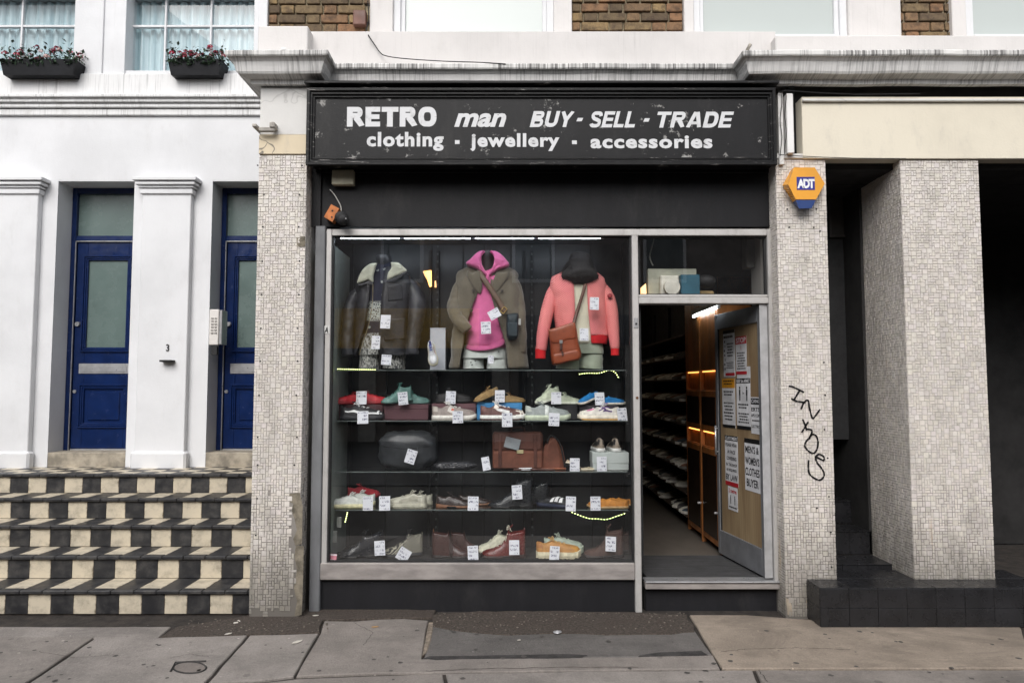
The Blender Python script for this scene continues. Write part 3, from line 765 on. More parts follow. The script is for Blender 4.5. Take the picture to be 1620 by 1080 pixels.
# --- header panel above the window
hd = S(box('header_panel', M['header'], None, PX(497, 300, .15), PX(1224, 300, .15), .15, .18, PZ(359, .15), zh+.4))
S(box('header_post', M['header'], None, PX(495, 300, .15), PX(508, 300, .13), .125, .15, PZ(359, .14), zh+.4))
S(box('header_cap', M['header'], None, PX(508, 300, .14), PX(1224, 300, .14), .138, .149, zh-.06, zh+.4))
# cover boards from header down
S(box('steel_guide', M['steel'], None, PX(495, 610, .13), PX(511.5, 610, .13), .12, .17, -.02, PZ(357, .12), .006))
S(box('steel_guide', plain('grey_guide', (.22, .21, .205), .5, .3, 5, .15, 60, .3, (1, 1, .3)), None, PX(1231.5, 610, .13), PX(1237.5, 610, .13), .12, .17, -.02, PZ(357, .12), .006))
# --- stallrisers
S(box('stallriser', M['stall'], None, PX(512, 610, .17), PX(1004, 610, .17), .165, .21, -.02, PZ(916, .165)+.01))
S(box('stallriser', M['stall'], None, PX(1017, 610, .2), PX(1228, 610, .2), .185, .22, -.02, PZ(931, .185)+.01))
# --- block capitals built stroke by stroke
def ribbon(mb, pts, t, y):
    rows = []
    for i, p in enumerate(pts):
        a = Vector(pts[max(i-1, 0)]); b = Vector(pts[min(i+1, len(pts)-1)]); d = (b-a).normalized(); nn = Vector((-d.y, d.x))*t/2
        rows.append([(p[0]-nn.x, y, p[1]-nn.y), (p[0]+nn.x, y, p[1]+nn.y)])
    mb.grid(rows)
def arc(cx, cy_, rx, ry, a0, a1, n=14, e=.78):
    out = []
    for i in range(n+1):
        a = R(a0+(a1-a0)*i/n); c_, s_ = math.cos(a), math.sin(a)
        out.append((cx+rx*math.copysign(abs(c_)**e, c_), cy_+ry*math.copysign(abs(s_)**e, s_)))
    return out
def capital(ch, t):                # glyph in a box of height 1; returns width and stroke list [(points, thickness)]
    h = t/2
    bar = lambda x0, x1, z: [(x0, z), (x1, z)]
    if ch == 'E': return .74, [([(h, 0), (h, 1)], t), (bar(t*.9, .74, 1-h*.86), t*.86), (bar(t*.9, .70, .5), t*.82), (bar(t*.9, .74, h*.86), t*.86)]
    if ch == 'T': return .84, [([(.42, 0), (.42, 1-t*.8)], t), (bar(0, .84, 1-h*.86), t*.86)]
    if ch == 'L': return .70, [([(h, 0), (h, 1)], t), (bar(t*.9, .70, h*.86), t*.86)]
    if ch in 'RBD':
        if ch == 'D': return .84, [([(h, 0), (h, 1)], t), ([(t*.9, h), (.36, h)]+arc(.42, .5, .42-h, .5-h, -88, 88)+[(.36, 1-h), (t*.9, 1-h)], t)]
        r1 = .235
        st_ = [([(h, 0), (h, 1)], t), ([(t*.9, 1-h*.86), (.46, 1-h*.86)]+arc(.50, .72, .30-h, .28-h*.86, 86, -86)+[(.46, .44+h*.86), (t*.9, .44+h*.86)], t*.88)]
        if ch == 'R': return .86, st_+[([(.44, .48), (.58, .30), (.76, 0)], t*1.05)]
        return .82, [([(h, 0), (h, 1)], t), ([(t*.9, 1-h*.86), (.44, 1-h*.86)]+arc(.50, .76, .28-h, .24-h*.86, 86, -86)+[(.44, .52+h*.86), (t*.9, .52+h*.86)], t*.84), ([(t*.9, .56-h*.86), (.46, .56-h*.86)]+arc(.50, .28, .32-h, .28-h*.86, 86, -86)+[(.46, h*.86), (t*.9, h*.86)], t*.84)]
    if ch == 'O': return .92, [(arc(.46, .5, .46-h, .5-h*.9, 0, 360, 36), t*.98)]
    if ch == 'U': return .84, [([(h, 1), (h, .40)]+arc(.42, .40, .42-h, .40-h, 180, 360, 16)+[(.84-h, 1)], t)]
    if ch == 'Y': return .86, [([(h*.9, 1), (.43, .44)], t), ([(.86-h*.9, 1), (.43, .44)], t), ([(.43, .52), (.43, 0)], t)]
    if ch == 'A': return .92, [([(h, 0), (.46-.05, 1)], t), ([(.92-h, 0), (.46+.05, 1)], t), (bar(.26, .66, .29), t*.75)]
    if ch == 'S': return .80, [([(.80-h*.9, .70)]+arc(.40, .73, .40-h, .27-h*.86, 8, 172, 12)[1:]+[(.12+h*.3, .64), (.25, .555), (.50, .47), (.66, .40)]+arc(.40, .28, .40-h, .28-h*.86, 12, -170, 14), t*.92)]
def capitals(s_, x0, x1, z0, z1, Y, mat_, shear=0.0, gap=.10, t=.30):
    mb = MB(); x = 0; k = 0; items = []
    for ch in s_:
        w_, st_ = capital(ch, t); items.append((x, st_)); x += w_+gap
    W_ = x-gap; sx = (x1-x0-shear*(z1-z0))/W_; sz = z1-z0
    for ox, st_ in items:
        for pts, th in st_:
            m2 = MB(); ribbon(m2, pts, th, 0)
            for v in m2.v: pass
            vs = []
            for v in m2.v:
                zz = min(1, max(0, v[2])); vs.append((x0+(ox+v[0])*sx+shear*zz*sz, Y-.0003*k, z0+zz*sz))
            mb.add(vs, m2.f); k += 1
        k = k % 7
    return mb.build('lettering', mat_)
# --- sign board
sign = empty('shop_sign', (PX(857, 200, 0), -.05, PZ(200, -.05)), 0, 'long black painted sign board with worn white lettering about buying and selling clothes', 'shop sign')
def T(o, th):                     # keep world coordinates under a moved thing
    o.parent = th; o.matrix_parent_inverse = th.matrix_basis.inverted(); return o
SY = -.045
def strip(a, b, c, d, y0, y1, Y, cc=.004): return (PX(a, 200, Y), PX(c, 200, Y), y0, y1, PZ(d, Y), PZ(b, Y), cc)
T(MB().box(PX(490, 200, SY), PX(1226, 200, SY), SY, .12, PZ(258, SY), PZ(143, SY), .003).build('sign_board', M['fascia'], fix=False), sign)
mb = MB()
def fr(x0, z0, x1, z1, wd, ya, yb, c=.005):        # mitred-looking frame of four battens (photo pixels)
    A, B = PX(x0, 200, ya), PX(x1, 200, ya); C, D = PZ(z1, ya), PZ(z0, ya); w_ = wd*.0045
    mb.box(A, B, ya, yb, D-w_, D, c); mb.box(A, B, ya, yb, C, C+w_, c); mb.box(A, A+w_, ya+.0015, yb, C+.001, D-.001, c); mb.box(B-w_, B, ya+.0015, yb, C+.001, D-.001, c)
fr(484, 138, 1229, 261, 6, SY-.045, SY+.001); fr(489, 145, 1224, 257, 5, SY-.03, SY+.001); fr(494, 151, 1219, 252, 3.5, SY-.015, SY+.001, .003)
T(mb.build('moulding', M['fasciatrim'], fix=False), sign)
T(MB().box(PX(484, 200, SY), PX(1229, 200, SY), SY-.07, SY+.1, PZ(138, SY)+.0, PZ(136, SY)+.012, .004).build('cap_board', M['fasciatrim'], fix=False), sign)
LY = SY-.0012
def wd_(s, x0, y0, x1, y1, **k):
    o = word(s, PX(x0, 200, LY), PX(x1, 200, LY), PZ(y1, LY), PZ(y0, LY), LY, M['letters'], None, **k); T(o, sign)
T(capitals('RETRO', PX(548.7, 200, LY), PX(690.6, 200, LY), PZ(200.6, LY), PZ(169.4, LY), LY, M['letters'], 0, 0.07, 0.29), sign)
wd_('man', 718.6, 179.3, 801, 201.3, bold=.034, shear=.28)
T(capitals('BUY', PX(838, 200, LY), PX(909.5, 200, LY), PZ(201.3, LY), PZ(176, LY), LY, M['letters'], 0.25, 0.1, 0.24), sign)
T(capitals('SELL', PX(931, 200, LY), PX(1009.8, 200, LY), PZ(201.9, LY), PZ(176.4, LY), LY, M['letters'], 0.25, 0.1, 0.24), sign)
T(capitals('TRADE', PX(1035, 200, LY), PX(1161.6, 200, LY), PZ(202.2, LY), PZ(177, LY), LY, M['letters'], 0.25, 0.1, 0.24), sign)
wd_('clothing', 580.4, 209, 702, 239, bold=.037, spacing=1.12)
wd_('jewellery', 743.8, 211, 885, 239.5, bold=.037, spacing=1.12)
wd_('accessories', 934, 214.6, 1126.6, 235, bold=.037, spacing=1.12)
mb = MB()
for a, b, c, d, sh in ((719.7, 222, 727, 228, 0), (905, 222.5, 912.5, 228.3, 0), (913, 186.8, 921.5, 192.2, 1.2), (1018.8, 187.4, 1027, 192.8, 1.2)):
    q = [P(a-sh, d, LY), P(c-sh, d, LY), P(c+sh, b, LY), P(a+sh, b, LY)]; mb.prism(q, LY-.001, LY+.001)
mb.each('lettering', M['letters'], lambda o: T(o, sign))
# --- conduit beside the sign, wires
cd = empty('cable_trunking', (PX(1240, 200), -.03, PZ(200)), 0, 'white plastic cable trunking at the end of the black sign', 'trunking')
T(box('trunking', M['pillartop'], None, PX(1229.5, 200), PX(1237, 200), -.03, .1, PZ(262), PZ(150)), cd)
T(box('trunking', M['white'], None, PX(1241, 200), PX(1252, 200), -.05, .05, PZ(246), PZ(152), .006), cd)
mb = MB()
for k, (xa, xb) in enumerate(((1232, 1231), (1239, 1240))):
    mb.tube([(PX(xa+1.5*math.sin(i*1.1+k), 150+i*10), -.045, PZ(150+i*10)) for i in range(11)], .003, 5)
mb.tube([(PX(x_, y_), -.05, PZ(y_)) for x_, y_ in ((1228, 150), (1240, 148), (1300, 152), (1350, 154), (1450, 153))], .004, 5)
mb.tube([(PX(x_, y_), -.03, PZ(y_)) for x_, y_ in ((1232, 247), (1260, 249), (1300, 251), (1350, 252.5), (1430, 253))], .003, 5)
T(mb.build('cable', M['black']), cd)
# ================================================================== the white house beside the shop
NY = 1.95                        # its wall stands back behind the front steps
house = empty('white_house', (-3.6, NY, 0), 0, 'white stucco house with blue front doors behind black and cream chequered steps', 'house')
H = lambda o: T(o, house)
def hx(px, py=610, Y=NY): return PX(px, py, Y)
def hz(py, Y=NY, px=330): return PZ(py, Y, px)
XE = -1.60                       # runs on behind the pillar
def solve_x(px, py, Y): return PX(px, py, Y)
zl = .85                         # level of the landing
D1 = (hx(331, 500), XE); D0 = (hx(84, 500), hx(206, 500))
zdt = hz(285)                    # underside of the lintel
XW = -9.5
mb = MB()
mb.box(XW, XE, NY, NY+.35, zdt, hz(112), .0)                       # wall over the doors
mb.box(XW, D0[0], NY, NY+.35, zl-.3, zdt-.0, 0).box(D0[1], D1[0], NY, NY+.35, zl-.3, zdt, 0)
H(mb.build('wall', M['cleanwhite'], fix=False))
# string courses
mb = MB(); za = hz(155); 
for a, b, o_ in ((155, 160, .11), (160, 166, .08), (167, 173, .055), (174, 184, .03)): mb.box(XW, XE, NY-o_, NY-.001, hz(b), hz(a)-.002, .006)
H(mb.build('string_course', render_white('stained_string_course', (.74, .74, .74), .5, .45, .5), fix=False))
H(box('window_sill', render_white('stained_sill', (.78, .78, .78), .3, .5, .52), None, XW, XE, NY-.07, NY-.001, hz(155)+.001, hz(121), .008))
# pilasters with capitals and feet
def pilaster(a, b):
    A, B = hx(a, 500), hx(b, 500); f = H(MB().box(A, B, NY-.07, NY-.001, zl-.02, zdt-.002, .006).build('pilaster', M['cleanwhite'], fix=False))
    mb = MB()
    for p0, p1, o_ in ((285, 291, .075), (292, 297, .055), (298, 301, .035), (302, 310, .02)): mb.box(A-o_, B+o_, NY-.07-o_, NY-.002, hz(p1), hz(p0)-.003, .005)
    mb.box(A-.03, B+.03, NY-.10, NY-.003, zl-.02, zl+.16, .02)
    mb.each('capital', M['cleanwhite'], parent=f, fix=False)
    return f
pilaster(225, 302); pilaster(-70, 60)
ca = H(MB().box(XW, XE, NY+.001, NY+.33, zdt-.012, zdt+.0, 0).build('soffit', M['cleanwhite'], fix=False))
# doors
DY = NY+.28
bp = M['bluepaint']
def blue_door(x0, x1, name, label, full):
    d = empty(name, ((x0+x1)/2, DY, zl), 0, label, 'front door')
    K = lambda o: T(o, d)
    zt = zdt-.013; zr = PZ(374, DY, 350); zr2 = PZ(382, DY, 350); zb0 = PZ(712, DY, 350)
    # frame
    MB().box(x0, x0+.05, DY-.04, DY+.05, zb0, zt, .004).box(x1-.05, x1, DY-.04, DY+.05, zb0, zt, .004).box(x0+.05, x1-.05, DY-.035, DY+.05, zt-.06, zt, .004).box(x0+.05, x1-.05, DY-.035, DY+.05, zr2, zr, .004).each('door_frame', bp, K, fix=False)
    K(box('fanlight_pane', M['frost'], None, x0+.05, x1-.05, DY, DY+.008, zr, zt-.06))
    K(MB().box(x0+.052, x0+.06, DY-.043, DY-.03, zb0, zr2-.002, 0).box(x0+.052, x1-.05, DY-.043, DY-.03, zr2-.01, zr2-.002, 0).build('weather_strip', M['silver'], fix=False))
    a, b = x0+.065, x1-.065; L0, L1 = zb0+.02, zr2-.014
    zz = lambda py: PZ(py, DY, 380)
    st = .11
    mb = MB(); g0, g1 = zz(551), zz(411); p0, p1 = zz(672), zz(612)
    mb.box(a, a+st, DY-.02, DY+.02, L0, L1, .003).box(b-st, b, DY-.02, DY+.02, L0, L1, .003)
    mb.box(a+st, b-st, DY-.0195, DY+.02, g1, L1, .003).box(a+st, b-st, DY-.0195, DY+.02, p1, g0, .003).box(a+st, b-st, DY-.0195, DY+.02, L0, p0, .003)
    mb.each('door_leaf', bp, K, fix=False)
    def mould(xa, xb, za, zb):
        m_ = MB()
        for o_, h_ in ((0, .018), (.018, .010), (.034, .003)):
            m_.box(xa+o_, xb-o_, DY-.02-h_, DY+.0, zb-o_-.016, zb-o_, .004).box(xa+o_, xb-o_, DY-.02-h_, DY, za+o_, za+o_+.016, .004)
            m_.box(xa+o_, xa+o_+.016, DY-.021-h_, DY, za+o_+.002, zb-o_-.002, .004).box(xb-o_-.016, xb-o_, DY-.021-h_, DY, za+o_+.002, zb-o_-.002, .004)
        K(m_.build('moulding', bp, fix=False))
    mould(a+st-.04, b-st+.04, g0-.04, g1+.04); mould(a+st-.04, b-st+.04, p0-.03, p1+.03)
    K(box('door_pane', M['frost'], None, a+st, b-st, DY-.002, DY+.004, g0, g1))
    K(box('panel', bp, None, a+st, b-st, DY-.004, DY+.01, p0, p1)); K(box('raised_field', bp, None, a+st+.05, b-st-.05, DY-.016, DY-.004, p0+.05, p1-.05, .012))
    f = K(box('letter_plate', M['silver'], None, a+.06, b-.06, DY-.028, DY-.02, zz(591), zz(575), .004)); MB().box(a+.09, b-.09, DY-.032, DY-.028, zz(588), zz(579), .003).build('flap', M['silver'], f, fix=False)
    if full:
        K(MB().cyl((a+.035, DY-.03, zz(513)), .024, .03, 'y', 16).build('lock', M['silver'])); K(MB().cyl((a+.025, DY-.024, zz(619)), .018, .012, 'y', 16).build('keyhole', M['silver']))
    K(box('sill_strip', M['silver'], None, a, b, DY-.03, DY+.02, zb0, zb0+.018)); 
    return d
blue_door(D1[0]+.0, D1[0]+1.0, 'blue_front_door', 'glossy dark blue front door with frosted pane, partly hidden by the tiled pillar', True)
blue_door(D0[0], D0[1], 'blue_front_door', 'glossy dark blue front door standing in the white house, away from the shop pillar', True)
MB().box(D1[0]-.0, XE, NY+.001, DY+.1, zl-.02, PZ(714, NY+.1, 350), .006).box(D0[0], D0[1], NY+.001, DY+.1, zl-.02, PZ(714, NY+.1, 350), .006).each('door_sill', plain('stone_door_sill', (.33, .29, .23), .8, .4, 9, .3), H, fix=False)
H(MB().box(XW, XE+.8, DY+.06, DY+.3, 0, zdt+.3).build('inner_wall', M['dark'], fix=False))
# entry phone
ip = empty('door_entry_phone', (hx(341, 520), NY+.0, hz(518)), 0, 'white plastic entry phone panel on the jamb beside the blue door', 'entry phone')
ix0, ix1 = PX(331, 520, NY-.04), PX(346, 520, NY-.04)
T(box('casing', plain('phone_plastic', (.66, .63, .60), .5, .1), None, ix0, ix1, NY-.045, NY-.001, hz(546), hz(490), .006), ip)
T(box('button_plate', M['silver'], None, ix1+.001, ix1+.03, NY-.035, NY+.10, hz(545), hz(491), .004), ip)
mb = MB()
for r_ in range(6):
    for c_ in range(2): mb.box(ix0+.02+c_*.035, ix0+.045+c_*.035, NY-.050, NY-.044, hz(503+r_*4.6+2.4), hz(503+r_*4.6), .001)
T(mb.build('button', pl('#8e8a86')), ip)
T(box('fixing_block', M['black'], None, PX(336, 555, NY), PX(345, 555, NY), NY-.03, NY-.001, hz(561), hz(548)), ip)
# house number and small black shelf at the pilaster
o = word('3', hx(266.5), hx(271.5), hz(556), hz(545), NY-.075, M['black'], None, bold=.02, name='house_number'); tag(o, 'small black house number on the white pilaster', 'house number')
tag(box('foot_scraper', M['black'], None, hx(262), hx(281.5), NY-.15, NY-.072, hz(573), hz(570), .003), 'small black ledge fixed to the white pilaster below the number', 'ledge')
# upper windows with curtains, flower boxes
WY = NY+.12
def house_window(a, b, bars, grp_lab):
    A, B = hx(a, 60, WY), hx(b, 60, WY); zb_ = hz(121); zt_ = 5.75
    wn = H(MB().box(A-.12, A, NY-.02, NY+.2, zb_, zt_, .004).build('window_surround', M['cleanwhite'], fix=False)); MB().box(B, B+.3, NY-.02, NY+.2, zb_, zt_, .004).build('surround', M['cleanwhite'], wn, fix=False)
    mb = MB(); mb.box(A, B, WY-.01, WY+.03, hz(44, WY), hz(40.5, WY), .003)
    for v in bars: mb.box(hx(v-1.5, 60, WY), hx(v+1.5, 60, WY), WY-.015, WY+.03, zb_, zt_, .003)
    mb.box(A, B, WY-.01, WY+.03, zb_, zb_+.03, .003); mb.each('glazing_bar', M['cleanwhite'], parent=wn, fix=False)
    MB().box(A, B, WY+.015, WY+.019, zb_, zt_).build('pane', glassmat('clear_pane', (.92, .95, .96), 1), wn, fix=False)
    rows = []
    for z in (zb_, zb_+.4, zt_):
        rows.append([(A+(B-A)*i/90, WY+.07+.02*math.sin(i*.9)+.012*math.sin(i*2.3+z), z) for i in range(91)])
    MB().grid(rows).build('net_curtain', M['curtain'], wn, smooth=True)
house_window(210, 409, (334, 262), ''); house_window(-60, 130, (35,), '')
H(box('light_block_roof', M['dark'], None, XW, -1.96, NY+.0, NY+5, 6.201, 6.3)); H(box('light_block_attic', M['cleanwhite'], None, XW, -1.96, NY, NY+.35, 5.76, 6.2))  # unseen lid and top wall added to shut out sky light behind the curtains
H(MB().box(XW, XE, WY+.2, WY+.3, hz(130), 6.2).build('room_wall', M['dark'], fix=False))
H(MB().box(hx(130, 60, WY)+.301, hx(210, 60, WY)-.121, NY-.001, NY+.4, hz(121)+.001, 5.76).build('wall_pier', M['cleanwhite'], fix=False))
def flower_box(a, b, lab, seed):
    rr = random.Random(seed); Y = NY-.0; A, B = PX(a, 110, Y-.1), PX(b, 110, Y-.1); zb_ = hz(124, Y-.1)
    fb = empty('flower_box', ((A+B)/2, Y-.1, zb_), 0, lab, 'flower box')
    h = .155; mb = MB(); sl_ = .03
    vs = [(A+sl_, -.02+Y, zb_), (B-sl_, -.02+Y, zb_), (B-sl_, Y-.18, zb_), (A+sl_, Y-.18, zb_), (A, Y, zb_+h), (B, Y, zb_+h), (B, Y-.2, zb_+h), (A, Y-.2, zb_+h), (A+.01, Y-.01, zb_+h), (B-.01, Y-.01, zb_+h), (B-.01, Y-.19, zb_+h), (A+.01, Y-.19, zb_+h), (A+.01, Y-.01, zb_+h-.03), (B-.01, Y-.01, zb_+h-.03), (B-.01, Y-.19, zb_+h-.03), (A+.01, Y-.19, zb_+h-.03)]
    fs = [(0, 1, 2, 3), (0, 1, 5, 4), (1, 2, 6, 5), (2, 3, 7, 6), (3, 0, 4, 7)]+[(4+i, 4+(i+1) % 4, 8+(i+1) % 4, 8+i) for i in range(4)]+[(8+i, 8+(i+1) % 4, 12+(i+1) % 4, 12+i) for i in range(4)]+[(12, 13, 14, 15)]
    T(mb.add(vs, fs).build('trough', plain('dark_planter', (.010, .0105, .013), .6, .3, spec=.2)), fb)
    lm = MB()
    for i in range(420):
        x = rr.uniform(A-.02, B+.02); y = Y-.10+rr.uniform(-.12, .1); z = zb_+h+abs(rr.gauss(0, .055))+(.06 if rr.random() < .2 else 0)
        if rr.random() < .18: z = zb_+h-rr.uniform(0, .06); y = Y-.205
        s_ = rr.uniform(.010, .022); rot = Matrix.Translation((x, y, z)) @ Matrix.Rotation(rr.uniform(0, 6.3), 4, 'Z') @ Matrix.Rotation(rr.uniform(-1.2, 1.2), 4, 'X')
        lm.add([rot @ Vector(p) for p in ((0, -s_*1.3, 0), (s_*.7, 0, s_*.2), (0, s_*1.4, 0), (-s_*.7, 0, s_*.2))], [(0, 1, 2), (0, 2, 3)])
    for i in range(26):
        x = rr.uniform(A, B); y = Y-.1+rr.uniform(-.08, .06); hh = rr.uniform(.03, .16); lm.tube([(x, y, zb_+h-.02), (x+rr.uniform(-.03, .03), y, zb_+h+hh)], .0025, 4)
    leaf = plain('flower_leaves', (.035, .07, .035), .6, .6, 20); o = T(lm.build('foliage', leaf, fix=False), fb)
    fl = [('#a01436', 0), ('#7a0f2e', 0), ('#c95468', 1), ('#d9b3ae', 2)]
    for i in range(24):
        x = A+.02+(B-A-.04)*((i*.618) % 1); y = Y-.13+rr.uniform(-.06, .07); z = zb_+h+rr.uniform(.02, .13); c_ = fl[rr.randrange(4)][0] if i % 2 else '#8b1434'
        m_ = MB(); r_ = rr.uniform(.018, .03)
        for k in range(26):
            th = rr.uniform(0, 6.28); ph = rr.uniform(-.4, 1.5); d = Vector((math.cos(th)*math.cos(ph), math.sin(th)*math.cos(ph), math.sin(ph)))
            t_ = d.cross(Vector((0, 0, 1))).normalized(); u_ = d.cross(t_); c0 = Vector((x, y, z))+d*r_*.7
            m_.add([c0-t_*r_*.38, c0+d*r_*.3-u_*r_*.3, c0+t_*r_*.38, c0+d*r_*.45+u_*r_*.3], [(0, 1, 2, 3)])
        T(m_.build('flower', pl(c_, .7), fix=False), fb)
flower_box(272, 356, 'black window box of red and pink flowers on the sill nearest the shop cornice', 3)
flower_box(10, 128, 'black window box of red and pink flowers on the sill farthest from the shop', 8)
# --- chequered steps
steps = empty('front_steps', (-3.5, 0, 0), 0, 'black and cream chequered tile steps climbing to the blue doors', 'steps')
ST = lambda o: T(o, steps)
rise = zl/5; tread = .325; tw = .166
SX1 = PXL+.05; SX0 = -6.2
ys = [.06+i*tread for i in range(5)]             # front of each riser
mb = MB()
for i, y in enumerate(ys):
    mb.box(SX0, SX1, y+.012, (ys[i+1]+.02 if i < 4 else NY+.3), -.02 if i == 0 else i*rise-.05, (i+1)*rise-.010, 0)
ST(mb.build('step_core', M['joint'], fix=False))
rr = random.Random(5); meshes = {}
def steptiles(x, w_, y, z, kind, cream):
    """one tile; riser tiles stand, tread tiles lie"""
    key = (round(w_, 3), kind, cream)
    if key not in meshes:
        m_ = MB()
        if kind == 'r': m_.box(.001, w_-.001, 0, .011, .0015, rise-.014, .002)
        elif kind == 'nose': m_.box(.0008, w_-.0008, -.026, .045, -.022, .006, .006)
        else: m_.box(.001, w_-.001, .001, kind-.001, -.011, .0, .0015)
        o = m_.build('tile', M['tilecream'] if cream else M['tileblack'], fix=False); meshes[key] = o.data
    else:
        o = bpy.data.objects.new('tile', meshes[key]); col.objects.link(o)
    o.location = (x, y+rr.uniform(-.0006, .0006), z+rr.uniform(-.0006, .0006)); ST(o)
for i in range(5):
    x = SX1-tw*(.15 if i == 0 else .55-.17*i if False else (.12, .45, .78, .15, .60)[i]); k = (1, 0, 1, 1, 0)[i]
    first = True; xx = SX1
    while xx > SX0:
        w_ = (SX1-x) if first else tw
        xa = xx-w_
        if w_ > .02: steptiles(xa, w_, ys[i], i*rise, 'r', k % 2 == 1)
        xx = xa; k += 1; first = False
    nd = tread if i < 4 else .0
    # tread tiles: offset half a tile from the riser below, black nosing tile in front
    xx = SX1; first = True; k = (0, 1, 0, 1, 0)[i]
    while xx > SX0:
        w_ = tw*(.45, .2, .7, .4, .9)[i] if first else tw
        xa = xx-w_
        steptiles(xa, w_, ys[i], (i+1)*rise-.002, 'nose', False)
        if i < 4:
            steptiles(xa, w_, ys[i]+.045, (i+1)*rise, round(tread-.045, 3), k % 2 == 1)
        else:
            for q in range(4): steptiles(xa, w_, ys[i]+.045+q*.155, (i+1)*rise, .155, (k+q) % 2 == 0)
        xx = xa; k += 1; first = False
mb = MB().box(SX0, XE, ys[4]+.03+.62, NY+.4, zl-.04, zl-.002).build('landing', M['tileblack'], fix=False); ST(mb)

# ================================================================== the shop on the other side
ns = empty('neighbouring_shopfront', (4.0, .3, 0), 0, 'cream fascia over a dark recessed entrance next to the graffiti pillar', 'shopfront')
N = lambda o: T(o, ns)
N(box('fascia_board', M['cream'], None, QXL+.20, 7.5, -.02, .10, PZ(252.5), PZ(155), .004))
N(box('fascia_trim', M['pillartop'], None, QXL+.20, 7.5, -.045, -.0205, PZ(160, -.045), PZ(156, -.045), .004))
N(box('backing_board', M['dark'], None, QXL+.2, 7.5, .101, .5, PZ(262), ZC+.1))
q0, q1 = PX(1436, 610), PX(1562, 610)
p2 = N(box('tiled_pillar', M['grout'], None, q0+.002, q1-.002, .001, .6, -.02, PZ(253), .004))
mosaic('mosaic', p2, q0, q1, 0, PZ(253)-.005, 0, 31); mosaic('mosaic', p2, .003, .6, 0, PZ(253)-.005, 0, 32, face=(q0+.0025, -1))
# dark recess with a framed notice, door beyond
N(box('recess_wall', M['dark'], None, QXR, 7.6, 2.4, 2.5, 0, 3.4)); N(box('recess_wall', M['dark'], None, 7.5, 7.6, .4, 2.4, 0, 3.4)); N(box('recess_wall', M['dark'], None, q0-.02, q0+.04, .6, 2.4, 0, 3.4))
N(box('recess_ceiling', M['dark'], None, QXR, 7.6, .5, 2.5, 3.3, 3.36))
mb = MB(); a, b, c, d = PX(1308, 330, .9), PX(1341, 330, .9), PZ(373, .9), PZ(288, .9)
fm = tag(MB().box(a, b, .86, .9, d, d+.02, .003).box(a, b, .86, .9, c-.02, c, .003).box(a, a+.02, .861, .9, c, d, .003).box(b-.02, b, .861, .9, c, d, .003).box(a, b, .88, .9, c, d).build('framed_notice', [plain('dim_frame', (.05, .045, .04), .5)]), 'dim framed notice hanging in the dark entrance beyond the graffiti pillar', 'framed notice')
N(box('recess_post', M['black'], None, a-.06, b+.05, .901, 1.0, 1.2, 3.3))
N(box('entrance_door', plain('near_black_door', (.014, .014, .016), .35), None, QXR+.1, q0-.05, 1.9, 1.95, 1.06, 2.9))
# black glazed steps in the recess, tile by tile
for i in range(5):
    yy = .30+i*.30; z1 = .30+i*.19
    core = N(box('step', M['joint'], None, QXR-.02, q0 if i else q0, yy+.008, 2.4, -.02 if i == 0 else z1-.2, z1-.006))
    x = QXR-.02; k = 0
    while x < q0-.01:
        w_ = min(.2, q0-x)
        for nm, bb in (('r', (x+.001, x+w_-.001, yy, yy+.008, z1-.187 if i else 0, z1-.008)), ('t', (x+.001, x+w_-.001, yy-.008, yy+.29, z1-.006, z1))):
            o = MB().box(*bb, .0015).build('tile', M['tiledark'], core, fix=False)
        x += w_; k += 1
# block in front of the pillar
bA, bZ = PX(1291, 940, -.16), PZ(925, -.16)
blk = tag(MB().box(bA+.006, QXR+1.35, -.22, .28, -.02, bZ-.008, 0).build('tiled_plinth', M['joint'], fix=False), 'low black glazed tile plinth at the foot of the graffiti pillar', 'plinth')
x = bA
while x < QXR+1.3:
    for (z0, z1) in ((0, bZ*.48), (bZ*.48, bZ-.008)):
        MB().box(x+.001, x+.199, -.228, -.22, z0+.001, z1-.001, .002).build('tile', M['tiledark'], blk, fix=False)
    for yy in (-.228, .02): MB().box(x+.001, x+.199, yy+.001, yy+.247, bZ-.008, bZ, .002).build('tile', M['tiledark'], blk, fix=False)
    x += .2
for yy in (-.22, .03):
    for (z0, z1) in ((0, bZ*.48), (bZ*.48, bZ-.008)): MB().box(bA-.002, bA+.006, yy+.001, yy+.247, z0+.001, z1-.001, .002).build('tile', M['tiledark'], blk, fix=False)
# step grille
gz0, gz1 = .30+3*.19-.15, 0
# ================================================================== across the street (seen only as reflections)
opp = empty('opposite_terrace', (0, -16, 0), 0, 'dark brick terrace across the street, seen only in the shop glass', 'terrace')
O_ = lambda o: T(o, opp)
bm_ = plain('dull_brick_wall', (.22, .19, .175), .9, .3, 2)
O_(box('facade', bm_, None, -30, 30, -17, -16, 0, 7.6))
O_(box('shop_fascia', plain('mustard_sign_band', (.75, .45, .08), .6), None, -6.5, -1.0, -15.98, -15.8, 2.8, 4.0))
O_(box('shop_fascia', plain('dark_sign_band', (.03, .04, .06), .6), None, -.8, 8, -15.98, -15.8, 2.9, 3.8))
for x in range(-24, 26, 4):
    for z in (4.8,):
        f = O_(box('window', M['cleanwhite'], None, x, x+1.3, -15.99, -15.9, z, z+1.9)); 
        MB().box(x+.1, x+1.2, -15.89, -15.88, z+.1, z+1.8).build('pane', plain('far_pane', (.05, .07, .08), .1), f, fix=False)
    O_(box('shop_window', plain('far_shop_glass', (.02, .025, .03), .15), None, x+.2, x+3.4, -15.99, -15.93, .5, 2.8))
    O_(box('pier', plain('pale_pier', (.4, .38, .35), .8), None, x+3.4, x+3.9, -15.99, -15.85, 0, 4.0))
